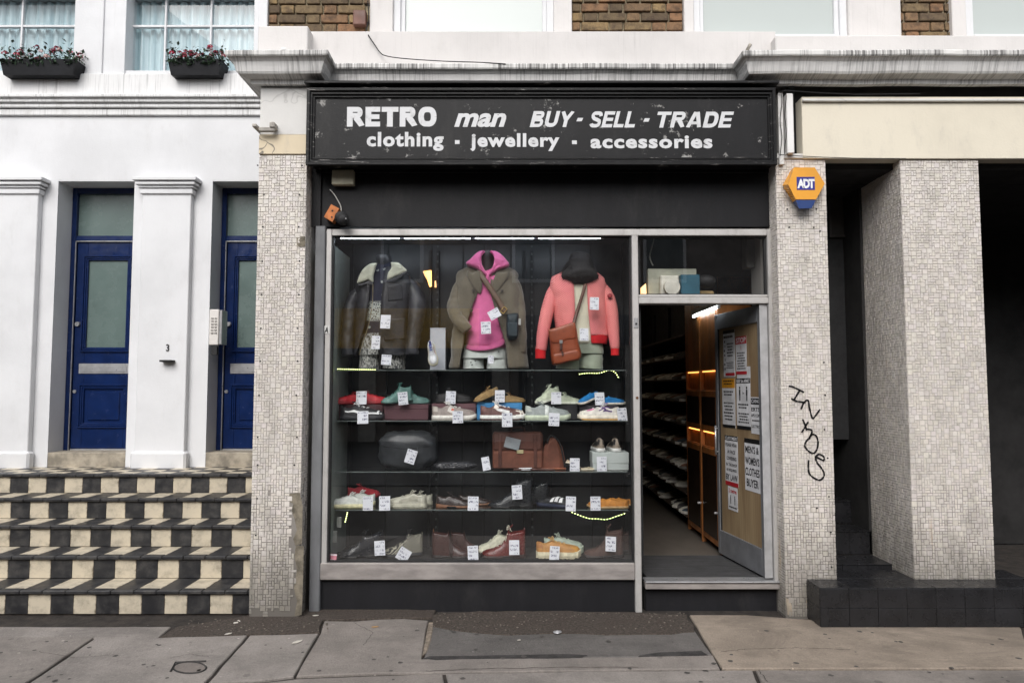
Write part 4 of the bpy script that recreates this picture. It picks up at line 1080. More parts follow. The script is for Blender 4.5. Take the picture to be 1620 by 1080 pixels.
# ================================================================== shop window
FYN = .135                       # face of the aluminium frame
GY = .185
vx = lambda px, Y=FYN: PX(px, 610, Y)
vz = lambda py, Y=FYN: PZ(py, Y)
win = empty('shop_window', (vx(760), FYN, vz(916)), 0, 'large aluminium framed display window of the clothes shop', 'shop window')
W = lambda o: T(o, win)
al = M['alu']
W(box('window_frame', al, None, vx(512.5), vx(521), FYN, FYN+.07, vz(915), vz(362), .004))
W(box('window_frame', al, None, vx(521.2), vx(1219), FYN+.001, FYN+.07, vz(372.5), vz(362), .004))
W(box('window_frame', al, None, vx(1001.5), vx(1011.5), FYN-.012, FYN+.07, -.01, vz(372.8), .004))
W(box('sill_rail', M['sillmetal'], None, vx(511.5), vx(1001), FYN-.012, FYN+.09, vz(916.5), vz(890), .005))
W(box('pane', M['glass'], None, vx(521, GY), vx(1002, GY), GY, GY+.006, vz(891, GY), vz(371, GY), 0))
MB().box(vx(521.2), vx(523.5), FYN+.02, GY+.01, vz(890), vz(372.8)).box(vx(999), vx(1001.3), FYN+.02, GY+.01, vz(890), vz(372.8)).box(vx(523.6), vx(998.9), FYN+.02, GY+.01, vz(374), vz(372.8)).box(vx(523.6), vx(998.9), FYN+.02, GY+.01, vz(890), vz(888)).each('gasket', M['black'], W, fix=False)
mb = MB()
for px, py in ((516, 481), (516, 362+5), (760, 367), (900, 367), (516, 620), (517, 745), (1007, 505)): X, Z = P(px, py, FYN-.012); mb.cyl((X, FYN-.001, Z), .004, .006, 'y', 8)
mb.each('screw', M['silver'], W)
lk = W(box('lock_plate', M['silver'], None, vx(1003), vx(1010), FYN-.016, FYN-.011, vz(519), vz(503), .002)); X, Z = P(1006.5, 512, FYN-.016); MB().cyl((X, FYN-.018, Z), .008, .006, 'y', 12).build('keyhole', M['black'], lk)
X, Z = P(1008, 629, FYN-.012); W(MB().cyl((X, FYN-.014, Z), .010, .006, 'y', 12).build('rusty_plug', pl('#6b4524', .7)))
# A sticker
st = tag(box('sticker', pl('#d5d5d2', .5), None, vx(510.5, .11), vx(519, .11), FYN-.0035, FYN-.002, vz(527.5, .13), vz(515, .13), 0), 'small white sticker with a black letter A on the window frame', 'sticker')
word('A', vx(511.5, .13), vx(518, .13), vz(526.5, .13), vz(517, .13), FYN-.0045, M['black'], st, bold=.03, shear=.2)
# ------------------------------------------------------------------ transom and doorway
tr = empty('doorway_frame', (vx(1115), FYN, vz(930)), 0, 'aluminium doorway frame with transom pane over the open shop entrance', 'door frame')
Dr = lambda o: T(o, tr)
Dr(box('door_jamb', al, None, vx(1219.2), vx(1231), FYN, FYN+.08, vz(932), vz(362), .004))
Dr(box('transom_bar', al, None, vx(1011.8), vx(1219), FYN+.001, FYN+.08, vz(480), vz(470), .004))
Dr(box('transom_bead', al, None, vx(1011.8), vx(1219), FYN+.012, FYN+.08, vz(469.5), vz(465.5), .003))
Dr(box('transom_pane', M['glass'], None, vx(1011, GY), vx(1219, GY), GY, GY+.006, vz(466, GY), vz(372, GY), 0))
Dr(MB().box(vx(1011.8), vx(1219), FYN+.03, GY+.01, vz(375.5), vz(372.8)).box(vx(1216), vx(1219), FYN+.03, GY+.01, vz(465), vz(376)).build('gasket', M['black'], fix=False))
Dr(box('threshold', M['silver'], None, vx(1017), vx(1229), FYN-.03, FYN+.10, vz(920, .14), vz(917.5, .14), .004))
Dr(box('threshold_face', M['sillmetal'], None, vx(1017), vx(1229), FYN-.015, FYN+.06, vz(931), vz(920, .14)-.001, .004))
FT = vz(918, .14)
# mat and nosing of the floor behind the threshold
tag(box('door_mat', plain('ribbed_black_mat', (.045, .045, .047), .9, .4, 5, .9, 60, 0, (1, 6, 1)), None, vx(1012, .3)+.03, 1.99, .24, .96, FT-.03, FT-.004, .004), 'worn charcoal entrance mat behind the metal threshold', 'door mat')
S(box('mat_well', M['dark'], None, vx(1012, .3), 2.12, .215, .95, -.02, FT-.032))
S(box('floor_edge_strip', M['silver'], None, vx(1012, .3)+.03, 1.99, .955, .985, FZ, FZ+.005, .001))
# ------------------------------------------------------------------ the open door (hinged beside the graffiti pillar, swung inwards)
hinge = Vector((vx(1209, .17), .165, FT+.012)); DW = .83; DT = .045; DH = vz(481.5, .16)-hinge.z
farx = PX(1137, 610, .165+.80); ang = math.atan2(-(farx-hinge.x), .80)   # swing
door = empty('shop_door', hinge, 0, 'open aluminium shop door backed with plywood and covered in printed notices', 'shop door')
door.rotation_euler = (0, 0, R(90)+ang)       # local +X runs from the hinge into the shop
Dk = lambda o: setattr(o, 'parent', door) or o
# local: X along the leaf, Y = thickness (y<... outward face), Z up
da = plain('dull_door_aluminium', (.23, .235, .25), .4, .2, 6, .05, 60, .35); db = plain('light_door_edge', (.50, .50, .51), .4, .2, 6, .05, 60, .3)
sw = .058
Dk(box('stile', da, None, 0.002, sw, -.02, DT-.02, 0, DH, .003)); Dk(box('stile', da, None, DW-sw*.75, DW, -.02, DT-.02, 0, DH, .003))
Dk(box('rail', da, None, sw, DW-sw*.75, -.0195, DT-.0205, 0, .20, .003)); Dk(box('rail', da, None, sw, DW-sw*.75, -.0195, DT-.0205, DH-.13, DH, .003))
Dk(box('edge_strip', db, None, -.006, .002, -.03, DT-.012, 0, DH, .002))
def ply():
    n = NT('weathered_plywood'); a = n.noise(1, n.co((7, 1, .9)), 6, .6, 1.2)
    wv = n.new('TexWave', wave_type='BANDS', bands_direction='X'); wv.inputs['Scale'].default_value = 5; wv.inputs['Distortion'].default_value = 9; wv.inputs['Detail'].default_value = 3; wv.inputs['Detail Scale'].default_value = .6
    n.link(n.co((2, 1, .5)), wv.inputs['Vector'])
    c = n.mix(n.ramp(a, .3, .7), (.22, .15, .085), (.34, .255, .15)); c = n.mix(n.math('MULTIPLY', wv.outputs['Fac'], .35), c, (.22, .13, .055))
    v = n.new('TexVoronoi'); v.inputs['Scale'].default_value = 3.1; n.link(n.co((1, 1, .8)), v.inputs['Vector']); c = n.mix(n.ramp(v.outputs['Distance'], .10, .05), c, (.10, .05, .02))
    return n.out(c, .6)
Dk(box('plywood_panel', ply(), None, sw, DW-sw*.75, -.004, .010, .20, DH-.13, 0))
Dk(box('gasket', M['black'], None, DW-sw*.75-.014, DW-sw*.75, -.012, -.0045, .201, DH-.131, 0))
Dk(MB().cyl((DW-.03, -.04, DH*.47), .009, .25, 'z', 10).cyl((DW-.03, -.03, DH*.47+.1), .007, .03, 'y', 8).cyl((DW-.03, -.03, DH*.47-.1), .007, .03, 'y', 8).build('pull_handle', M['silver'], smooth=True))
# which side faces the street? local -Y after turning by 90deg+ang points towards +X... make notices on the face towards the camera
dm = Matrix.Translation(hinge) @ Matrix.Rotation(R(90)+ang, 4, 'Z')
side = 1 if ((dm.to_3x3() @ Vector((0, 1, 0))).dot(Vector((0, CY, CZ))-hinge) > 0) else -1
# mirror parts so that the decorated face looks at the street
if side == 1:
    for ch in list(door.children):
        for v in ch.data.vertices: v.co.y = -v.co.y
        ch.data.flip_normals()
inv = dm.inverted()
def on_door(px, py, off=.0045):
    """local (x,z) of the notice board plane seen at this pixel"""
    d = Vector(ray(px, py)); o = Vector((0, CY, CZ)); ol = inv @ o; dl = inv.to_3x3() @ d
    t = (side*off-ol.y)/dl.y; p = ol+dl*t; return p.x, p.z
paper = pl('#d9d9dc', .6); inkm = pl('#111113', .6); redm = pl('#b3232e', .6); orm = pl('#c98a1c', .6)
def notice(quad, label, cards, lines, z_off):
    """quad = (px0, py_top, px1, py_bottom) on the photo; lines = (text, top, bottom, left, right, ink) as fractions"""
    x0, zt0 = on_door(quad[0], quad[1]); x1, _ = on_door(quad[2], quad[1]); _, zb0 = on_door((quad[0]+quad[2])/2, quad[3]); _, zt0 = on_door((quad[0]+quad[2])/2, quad[1])
    a, b = min(x0, x1), max(x0, x1); yo = side*z_off
    p = empty('notice', dm @ Vector(((a+b)/2, yo, zb0)), 0, label, 'notice', 'notices stuck on the open door'); p.rotation_euler = (0, 0, R(90)+ang)
    w_, h_ = b-a, zt0-zb0
    def pp(o): o.parent = p; return o
    pp(box('sheet', paper, None, -w_/2, w_/2, 0, side*.0012, 0, h_, 0))
    flip = x0 > x1                 # left on the photo is larger x
    fx = lambda f: (w_/2-f*w_) if flip else (-w_/2+f*w_)
    for (f0, f1, l0, l1, m_) in cards: pp(box('printed_band', m_, None, min(fx(l0), fx(l1)), max(fx(l0), fx(l1)), side*.0013, side*.0018, h_*(1-f1), h_*(1-f0), 0))
    for (t, f0, f1, l0, l1, m_) in lines:
        if t is None:            # a row of small print that cannot be read
            mb = MB(); r_ = random.Random(hash((f0, l0)) % 999); x = l0
            while x < l1-.04:
                e = min(l1, x+r_.uniform(.05, .14)); mb.box(min(fx(x), fx(e)), max(fx(x), fx(e)), side*.0019, side*.0021, h_*(1-f1), h_*(1-f0)); x = e+.03
            pp(mb.build('small_print', m_, fix=False))
        elif t == 'man':
            cx_ = fx((l0+l1)/2); mb = MB(); H_ = h_*(f1-f0); zz = h_*(1-f1)
            mb.ball((cx_, side*.002, zz+H_*.9), H_*.10, 10, 6, 1, .1, 1); mb.box(cx_-H_*.10, cx_+H_*.10, side*.0019, side*.0022, zz+H_*.38, zz+H_*.78, 0); mb.box(cx_-H_*.08, cx_-H_*.01, side*.0019, side*.0022, zz, zz+H_*.38); mb.box(cx_+H_*.01, cx_+H_*.08, side*.0019, side*.0022, zz, zz+H_*.38)
            pp(mb.build('pictogram', m_))
        else:
            me_a, me_b = fx(l0), fx(l1)
            o = word(t, -abs(me_b-me_a)/2, abs(me_b-me_a)/2, h_*(1-f1), h_*(1-f0), 0, m_, None, bold=.02, thick=.0003)
            cx_ = (me_a+me_b)/2
            for v in o.data.vertices:
                v.co.x = (-v.co.x if flip else v.co.x)+cx_; v.co.y = side*.0021
            pp(o)
    return p
sp = lambda a, b, n, l0=.12, l1=.88, m_=None: [(None, a+(b-a)*i/n, a+(b-a)*(i+.5)/n, l0+.04*(i % 3), l1-.05*((i*2) % 3), m_ or inkm) for i in range(n)]
notice((1144, 522, 1162, 596), 'pale notice with dark heading partly covered at the top of the door', [(0, .07, 0, 1, inkm)], sp(.12, .9, 8, .05, .9), .0046)
notice((1147.5, 538, 1162, 594), 'white sheet of small print with red foot at the top of the door', [(.92, 1, 0, 1, redm)], sp(.08, .5, 5, .2, .9)+sp(.62, .82, 4), .0062)
notice((1164, 532, 1181, 592), 'white notice headed STOP in red on the plywood door', [(0, .2, 0, 1, redm), (.92, 1, .0, 1, redm)], [('STOP', .03, .17, .06, .94, paper), ('man', .24, .36, .35, .65, redm)]+sp(.42, .9, 7), .0062)
notice((1166, 580, 1187, 598), 'faded pinkish sheet peeking out below the STOP notice', [], [], .0046)
notice((1142.5, 599, 1162.5, 676), 'notice with an orange heading above small print on the door', [(0, .19, 0, 1, orm), (.94, 1, 0, 1, inkm)], sp(.03, .15, 2, .1, .9)+sp(.25, .37, 2)+sp(.48, .88, 6), .0050)
notice((1165, 598, 1187, 679), 'notice reading KEEP 2m APART with two standing figures', [(0, .10, 0, 1, inkm), (.93, 1, 0, 1, inkm)], [('KEEP 2m APART', .02, .085, .04, .96, paper), ('man', .16, .44, .1, .4, inkm), ('man', .16, .44, .6, .9, inkm), ('2m', .27, .31, .44, .56, inkm)]+sp(.5, .62, 2)+sp(.68, .9, 4), .0055)
notice((1188, 628, 1202.5, 686), 'greyish bargain poster cut off by the edge of the door', [(.03, .20, 0, 1, inkm)], [('CANC', .06, .16, .05, .98, paper), ('ERTS', .28, .39, .05, .95, inkm), ('APS CON', .46, .54, .02, .98, inkm)]+sp(.62, .70, 1)+[('LECTRO', .76, .84, .05, .95, inkm)], .0048)
notice((1147, 689, 1167, 768), 'notice asking customers to please wear a face covering by law', [(0, .10, 0, 1, inkm), (.92, 1, 0, 1, redm)], [('CUSTOMERS', .02, .085, .05, .95, paper), ('PLEASE WEAR', .15, .22, .06, .94, inkm), ('A FACE', .29, .36, .2, .8, inkm), ('COVERING', .42, .49, .12, .88, inkm), ('IN THE SHOP', .55, .61, .08, .92, inkm), ('AS REQUIRED', .66, .72, .1, .9, inkm), ('BY LAW', .77, .89, .06, .94, inkm)], .0052)
notice((1178, 694, 1202, 777), "white poster reading MEN'S & WOMEN'S CLOTHES BUYER", [(0, .09, 0, 1, inkm)], [("MEN'S &", .14, .28, .06, .94, inkm), ("WOMEN'S", .35, .50, .04, .96, inkm), ('CLOTHES', .56, .71, .04, .96, inkm), ('BUYER', .77, .92, .12, .88, inkm)], .0058)
notice((1152, 770, 1167, 807), 'small notice with red heading and two figures low on the door', [], [('2 metres', .08, .26, .1, .9, redm), ('man', .36, .74, .12, .45, inkm), ('man', .36, .74, .55, .88, inkm), (None, .84, .90, .1, .9, inkm)], .0056)

# ------------------------------------------------------------------ inside the doorway
wood = plain('amber_wood', (.34, .125, .035), .4, .35, 4, .1, 60, 0, (3, 3, .5))
CX = 1.80
cbt = empty('glazed_cabinet', (CX+.1, .95, FZ), 0, 'shallow amber wooden wall cabinet with glass doors inside the entrance', 'cabinet')
cab = lambda o: T(o, cbt)
cy0, cy1, ctop = .98, 2.15, 2.62
cab(box('side_panel', wood, None, CX, 2.1, cy0, cy0+.03, FZ, ctop)); cab(box('side_panel', wood, None, CX, 2.1, cy1-.03, cy1, FZ, ctop))
cab(box('back_panel', wood, None, 1.93, 1.95, cy0+.031, cy1-.031, FZ, ctop))
mid = (cy0+cy1)/2
warm = emit('warm_strip', (1.0, .40, .09), 2.0)
zr_ = [FZ+.05, 1.10, 1.24, 1.62, 1.80, ctop]
for ya, yb in ((cy0+.032, mid-.004), (mid+.004, cy1-.032)):
    for k, (za_, zb_) in enumerate(zip(zr_, zr_[1:])):
        if k in (1, 3):          # lit niches
            cab(box('niche_back', wood, None, 1.835, 1.84, ya, yb, za_, zb_)); cab(box('niche_light', warm, None, 1.808, 1.822, ya+.03, yb-.03, zb_-.012, zb_-.002))
            cab(box('niche_shelf', wood, None, CX+.004, 1.834, ya, yb, za_-.012, za_+.004))
        else:
            cab(box('door_panel', wood, None, CX-.006, CX+.012, ya+.002, yb-.002, za_+.006, zb_-.006, .004))
            if k == 0 or k == 2: cab(box('glass_panel', plain('smoked_cabinet_glass', (.03, .018, .012), .12) if 'smk' not in M else M['smk'], None, CX-.010, CX-.007, ya+.05, yb-.05, za_+.06, zb_-.06))
    cab(MB().cyl((CX-.02, ya+.04, FZ+.35), .012, .03, 'x', 8).build('knob', M['silver']))
cab(box('post', wood, None, CX-.012, CX+.03, mid-.014, mid+.014, FZ, ctop))
# glowing tube set where a tube's reflection shows in the cabinet glass
tl = emit('tube_reflection_glow', (.85, .95, 1.0), 7)
def tube_light(p0, p1, label, grp=None, m_=None, r_=.011):
    d = empty('tube_light', p0, 0, label, 'tube light', grp)
    T(MB().tube([p0, p1], r_, 10).build('tube', m_ or tl, smooth=True), d)
    v = (Vector(p1)-Vector(p0)).normalized()
    T(MB().tube([Vector(p0)-v*.03, Vector(p0)], r_*1.15, 10).build('end_cap', M['silver']), d); T(MB().tube([Vector(p1), Vector(p1)+v*.03], r_*1.15, 10).build('end_cap', M['silver']), d)
    T(box('batten', pl('#c8c8c4', .5), None, min(p0[0], p1[0])-.02, max(p0[0], p1[0])+.02, min(p0[1], p1[1])-.01, max(p0[1], p1[1])+.01, max(p0[2], p1[2])+r_+.004, max(p0[2], p1[2])+r_+.05), d)
    return d
X1, Z1 = P(1136, 486, .80)
tube_light((X1, .80, Z1), (X1, 1.62, Z1), 'lit white tube standing in for a tube reflection on the cabinet glass')
fill_tube = emit('warm_fill_tube', (1.0, .80, .58), 4)  # for unseen tubes added to brighten the cabinet fronts and rack shoes
for (yy0, yy1, xx, lb) in ((2.3, 3.5, .9, 'unseen warm fill tube added deeper in the shop, nearer the entrance'), (4.0, 5.2, .9, 'unseen warm fill tube added at the far end of the shop')):
    tube_light((xx, yy0, 2.86), (xx, yy1, 2.86), lb, 'unseen warm fill tubes added inside the shop', fill_tube, .018)
# far racks of shoes on the same wall
rack = empty('shoe_rack', (1.95, 3.2, FZ), 0, 'tall dim rack of shoe shelves further inside the entrance', 'shoe rack')
RK = lambda o: T(o, rack)
rzs = [FZ+.12+i*.235 for i in range(9)]
for zz in rzs: RK(box('shelf', plain('dark_shelf_board', (.06, .04, .03), .6) if 'rsb' not in M else M['rsb'], None, 1.80, 2.1, 2.22, 5.2, zz-.018, zz))
for yy in (2.2, 3.2, 4.2, 5.2): RK(box('upright', M['black'], None, 2.07, 2.11, yy, yy+.03, FZ, 2.7))
# things on the ledge behind the transom pane
LZ = vz(466, .25)
S(box('transom_ledge', M['dark'], None, vx(1012, .3), 2.08, .20, .60, LZ-.03, LZ))
S(box('lobby_back', plain('dim_grey_partition', (.055, .053, .05), .7, .5, 2), None, vx(1012, .3), 2.1, .98, 1.0, LZ-.0, 2.97))
tag(box('pale_box', pl('#b9b9a8', .7), None, PX(1025, 440, .40), PX(1102, 440, .40), .40, .46, LZ+.002, PZ(425, .40), .004), 'long pale cardboard box behind the pane over the door', 'box')
bx_ = tag(box('teal_box', pl('#1d5568', .6), None, PX(1077, 440, .3), PX(1106.5, 440, .3), .29, .38, LZ+.002, PZ(434.5, .3), .003), 'small teal box standing before the pale box over the door', 'box')
mb = MB().cyl((PX(1063, 440, .3), .32, LZ+.002+.065), .062, .06, 'y', 24); mb.box(PX(1046, 440, .3), PX(1076.5, 440, .3), .335, .38, LZ+.002, PZ(434.5, .3), .01)
tag(mb.build('white_alarm_unit', pl('#d6d2c6', .5)), 'round white plastic unit in a beige case beside the teal box', 'alarm unit')
mb = MB(); mb.prism([(PX(1011, 460, .35), LZ+.002), (PX(1023, 460, .35), LZ+.002), (PX(1022, 460, .35), PZ(448, .35)), (PX(1011, 460, .35), PZ(458, .35))], .35, .38)
tag(mb.build('lamp_glow_shade', emit('yellow_shade', (1, .55, .12), 1.2)), 'glowing yellow lamp shade in the corner behind the transom pane', 'lamp')
tag(box('wall_cabinet', pl('#7d7c78', .6), None, PX(1181, 400, .5), PX(1208, 400, .5), .50, .62, PZ(423, .5), PZ(372, .5), .003), 'pale grey wall cabinet behind the upper corner of the transom', 'wall cabinet')
c_ = [(1036, 374, .4), (1031, 392, .4), (1028, 405, .4), (1030, 414, .4), (1033, 420, .4)]
tag(MB().tube([(PX(a, b, y), y, PZ(b, y, a)) for a, b, y in smooth_path(c_)], .006, 6).build('white_cable', pl('#a8a8a0', .6), smooth=True), 'white cable hanging in a curve behind the transom pane', 'cable')
mb = MB(); x_, z_ = P(1117, 445, .42); mb.ball((x_, .42, z_), .06, 14, 8, 1.3, 1, .9); 
tag(mb.build('dark_helmet', M['black'], smooth=True), 'dark rounded bundle next to the teal box over the door', 'bundle')
tag(MB().box(PX(1107, 455, .36), PX(1130, 455, .36), .36, .5, LZ+.002, LZ+.045, .01).build('folded_cloth', pl('#8a744f', .9), fix=False), 'folded tan cloth under the dark bundle over the door', 'cloth')
# ------------------------------------------------------------------ display case behind the big window
wx0, wx1 = PX(523, 610, GY), PX(1000, 610, GY)
BY = .78                         # back of the display
def backpanel():
    n = NT('dark_display_back'); a = n.noise(1.6, n.co((2, 1, .8)), 5); c = n.mix(n.ramp(a, .4, .7), (.009, .0095, .012), (.026, .026, .028)); return n.out(c, .35)
S(box('display_back', backpanel(), None, wx0-.1, vx(1012, .3), BY, BY+.02, .2, 2.97))
S(box('display_floor', M['dark'], None, wx0-.1, vx(1012, .3), .2, BY, vz(889, .2)-.03, PZ(888, .28), 0))
DFZ = PZ(888, .28)
sp_ = S(box('display_side', pl('#8d948f', .7, var=.15), None, wx0-.02, PX(525.5, 610, .24), .215, BY-.001, DFZ, PZ(388, .24)))
S(box('display_divider', M['black'], None, vx(1000, .3)+.01, vx(1012, .3), .215, BY, .25, 2.9))
SHZ = [PZ(y, .33)-.004 for y in (584, 664, 744.5, 804.5)]
shelf_lab = ['mannequins with jackets', 'boxed trainers and tall sneakers', 'bags and the white shoe box', 'white trainers and yellow moccasins']
for zz, lb in zip(SHZ, shelf_lab):
    sh = empty('glass_shelf', (-.3, .5, zz), 0, 'glass display shelf carrying the '+lb, 'shelf', 'glass shelves in the window')
    T(box('shelf_plate', M['shelfglass'], None, wx0+.01, wx1-.02, .33, BY-.06, zz-.008, zz, 0), sh)
    T(box('shelf_edge', plain('grey_glass_edge', (.13, .15, .145), .2), None, wx0+.01, wx1-.02, .322, .3295, zz-.008, zz, 0), sh)
    for q in (529, 686, 836, 988):
        x_ = PX(q, 600, .5); T(MB().prism([(x_-.004, zz-.009), (x_+.004, zz-.009), (x_+.004, zz-.05), (x_-.004, zz-.05)], .40, BY-.05).box(x_-.01, x_+.01, .345, .365, zz-.03, zz-.009, .002).build('bracket', M['black'], fix=False), sh)
for i, q in enumerate((686, 836)):
    x_ = PX(q, 600, BY-.04)
    for dx in (-.035, .03):
        sd = S(box('shelf_upright', M['black'], None, x_+dx-.012, x_+dx+.012, BY-.055, BY-.002, DFZ, 2.8)); 
    mb = MB()
    for k in range(40): mb.box(x_-.007+.03-.001, x_+.007+.03, BY-.0565, BY-.0548, DFZ+.1+k*.065, DFZ+.118+k*.065)
    mb.build('slot', pl('#4c4f50', .5), sd, fix=False)
for q in (556, 612, 732, 766, 808, 872, 935, 985):
    S(box('back_mullion', pl('#101113', .5), None, PX(q, 600, BY)-.008, PX(q, 600, BY)+.008, BY-.012, BY-.001, DFZ, 2.9))
S(box('display_soffit', pl('#5b6066', .6), None, wx0-.1, vx(1012, .3), .27, BY, PZ(372, .30)+.02, PZ(372, .3)+.05))
# tubes at the head of the window
for a, b, lb in ((539, 634, 'first lit tube from the steps side along the head of the window'), (638, 746, 'second lit tube from the steps side along the head of the window'), (750, 846, 'third lit tube along the head of the window, above the pink hoodie'), (850, 950, 'lit tube along the head of the window nearest the door')):
    Y_ = .27; zt_ = PZ(376.6, Y_); tube_light((PX(a, 374, Y_), Y_, zt_), (PX(b, 374, Y_), Y_, zt_), lb, 'tube lights along the window head', emit('cool_tube_%d' % a, (.8, .88, 1.0), 18), .006)
# LED strips
def led(pts, Y, label, n=26):
    n = int(n*.75)
    e = empty('led_strip', (PX(*pts[0], Y), Y, PZ(pts[0][1], Y, pts[0][0])), 0, label, 'led strip')
    pp = smooth_path([(PX(a, b, Y), Y, PZ(b, Y, a)) for a, b in pts], 8)
    T(MB().tube(pp, .0022, 5).build('tape', pl('#28301a', .5)), e)
    mb = MB(); L = [0]
    for a, b in zip(pp, pp[1:]): L.append(L[-1]+math.dist(a, b))
    for k in range(n):
        s_ = L[-1]*(k+.5)/n; i = max(j for j in range(len(L)) if L[j] <= s_); i = min(i, len(pp)-2); t = (s_-L[i])/max(1e-6, L[i+1]-L[i])
        c_ = [pp[i][q]+(pp[i+1][q]-pp[i][q])*t for q in range(3)]; mb.box(c_[0]-.0034, c_[0]+.0034, Y-.005, Y-.002, c_[2]-.0028, c_[2]+.0028)
    o = T(mb.build('diode', emit('greenish_led', (.85, 1.0, .30), 4.5), fix=False), e); o['kind'] = 'stuff'; return e
led([(533, 583.5), (560, 584), (595, 584.8)], .316, 'yellow green led strip under the shelf edge below the leather jacket', 24)
led([(915, 592), (930, 590), (948, 590), (962, 586), (972, 588), (979, 598)], .34, 'yellow green led strip trailing under the red cuffed cardigan', 24)
led([(903, 809), (918, 815), (932, 819.5), (945, 820), (960, 821), (975, 816), (990, 811)], .318, 'sagging led strip hung below the yellow moccasins', 26)
led([(550, 809), (548, 818), (546, 826)], .318, 'short vertical led strip below the white knit trainers', 8)
# brass lamps glowing in the display
lmp = empty('brass_lamp', (PX(679, 440, .7), .7, PZ(440, .7)), 0, 'small glowing brass lamp hanging between the leather jacket and the olive coat', 'lamp')
x_, z_ = PX(679, 440, .7), PZ(440, .7)
T(MB().tube([(x_-.01, .7, z_+.06), (x_+.012, .7, z_-.07)], [.030, .010], 12, False).build('shade', emit('glowing_brass', (1, .5, .12), 2.2), smooth=True), lmp)
T(MB().tube([(x_-.045, .7, z_+.06), (x_-.03, .7, z_+.02), (x_, .7, z_-.03)], [.010, .008, .005], 8).build('arm', emit('brass_arm_glow', (1, .5, .15), .9), smooth=True), lmp)
T(MB().tube([(x_+.02, .72, z_+.06), (x_+.02, .72, 2.9)], .003, 5).build('flex', M['black']), lmp)
T(MB().tube([(x_+.05, .72, z_-.02), (x_+.052, .72, z_-.075)], [.006, .008], 8).build('drop', emit('brass_drop_glow', (1, .5, .15), 1.2)), lmp)
# plug box and switch on the side panel
for (a, b, c, d, lb) in ((533, 818, 540, 834, 'grey junction box on the white side of the display'), (525.5, 840, 533, 858, 'small pale switch box low on the side of the display')):
    tag(box('switch_box', pl('#8f918c', .6), None, PX(a, b, .34), PX(c, b, .34), .34, .37, PZ(d, .34), PZ(b, .34), .002), lb, 'switch box')
# ------------------------------------------------------------------ fittings on the front
tag(box('alarm_bell_box', pl('#b8b29c', .6), None, PX(525, 280, .08), PX(559.5, 280, .08), .075, .137, PZ(292, .08), PZ(268.5, .08), .006), 'beige junction box under the corner of the black sign', 'junction box')
br = empty('camera_on_block', (PX(530, 340, .1), .1, PZ(340, .1)), 0, 'black dome camera on a tilted orange block above the window corner', 'security camera')
q = [P(*c, .08) for c in ((525, 324), (537.5, 331), (527, 352), (513.5, 344))][::-1]
o = T(MB().prism(q, .06, .137).build('mounting_block', plain('orange_block', (.50, .17, .055), .8, .25, 20)), br)
for c in ((526, 333.5), (525, 343.5)): x_, z_ = P(*c, .06); MB().cyl((x_, .0595, z_), .007, .004, 'y', 10).build('hole', M['black'], o)
dome = M['black'].copy(); dome.node_tree.nodes['Principled BSDF'].inputs['Roughness'].default_value = .25
cxx, czz = P(541, 345, .04); mb = MB(); mb.tube([(cxx-.03, .1, czz+.02), (cxx, .04, czz)], [.045, .05], 18); mb.ball((cxx+.01, .03, czz-.012), .045, 16, 10)
T(mb.build('dome', dome, smooth=True), br)
x_, z_ = P(547, 346, -.015); T(MB().ball((x_, -.012, z_), .006, 8, 6).build('lens', pl('#9a9a9a', .2)), br)
T(MB().tube([(PX(a, b, .11), .11, PZ(b, .11, a)) for a, b in smooth_path([(522, 300), (529, 308), (535, 318), (539, 326), (540, 334)])], .004, 6).build('cable', pl('#b9b9b4', .5), smooth=True), br)
x_, z_ = P(522, 300, .11); T(MB().cyl((x_, .13, z_), .012, .02, 'y', 10).build('cable_hole', M['black']), br)
# hexagonal alarm box
ax_, az_ = P(1271, 297, -.09)
al_ = empty('alarm_box', (ax_, 0, az_), 0, 'yellow and blue hexagonal burglar alarm box with ADT logo on the tiled pillar', 'alarm box')
yel = plain('alarm_yellow', (.72, .32, .025), .4, .08, 4, .03); blu = plain('alarm_blue', (.012, .04, .16), .35, .1)
A_ = lambda o: T(o, al_)
Yf, Yb = -.095, -.006
fp = [(1256, 265), (1289, 265), (1305, 290.5), (1291, 315.5), (1259, 315.5), (1247, 292)]
bp_ = [(1252, 268), (1290, 268), (1303, 292), (1290, 316), (1254, 320), (1238, 293)]
def frustum(f, b, y0, y1):
    n = len(f); vs = [(P(*p, y0)[0], y0, P(*p, y0)[1]) for p in f]+[(P(*p, y1)[0], y1, P(*p, y1)[1]) for p in b]
    return MB().add(vs, [tuple(range(n))]+[tuple(range(n, 2*n))[::-1]]+[(i, i+n, (i+1) % n+n, (i+1) % n) for i in range(n)])
A_(frustum(fp, bp_, Yf, Yb).build('casing', yel))
A_(frustum([(1259, 316.2), (1291, 316.2), (1284, 329.5), (1264, 330)], [(1254, 320.5), (1290, 316.5), (1284, 327), (1262, 327)], Yf+.004, Yb).build('strobe', blu))
mb = MB()
for k in range(5):
    a0, b0 = 1243-k*-3.6, 299+k*4.0; x0_, z0_ = P(a0-4+.3*k, b0, -.05); x1_, z1_ = P(a0+5.5+.0*k, b0+1.5, -.08); mb.tube([(x0_, -.052, z0_), (x1_, -.085, z1_)], .0035, 5)
A_(mb.build('louvre', plain('louvre_shade', (.35, .15, .02), .6)))
yl = Yf-.001
lg = A_(box('logo_plate', pl('#2a2a86', .4), None, PX(1260.5, 290, yl), PX(1289, 290, yl), yl-.001, yl, PZ(300.5, yl), PZ(280, yl), 0))
word('ADT', PX(1261.2, 290, yl), PX(1288.6, 290, yl), PZ(298, yl), PZ(283.3, yl), yl-.0018, pl('#f0f0f4', .4), lg, bold=.05, spacing=.82, thick=.0006)
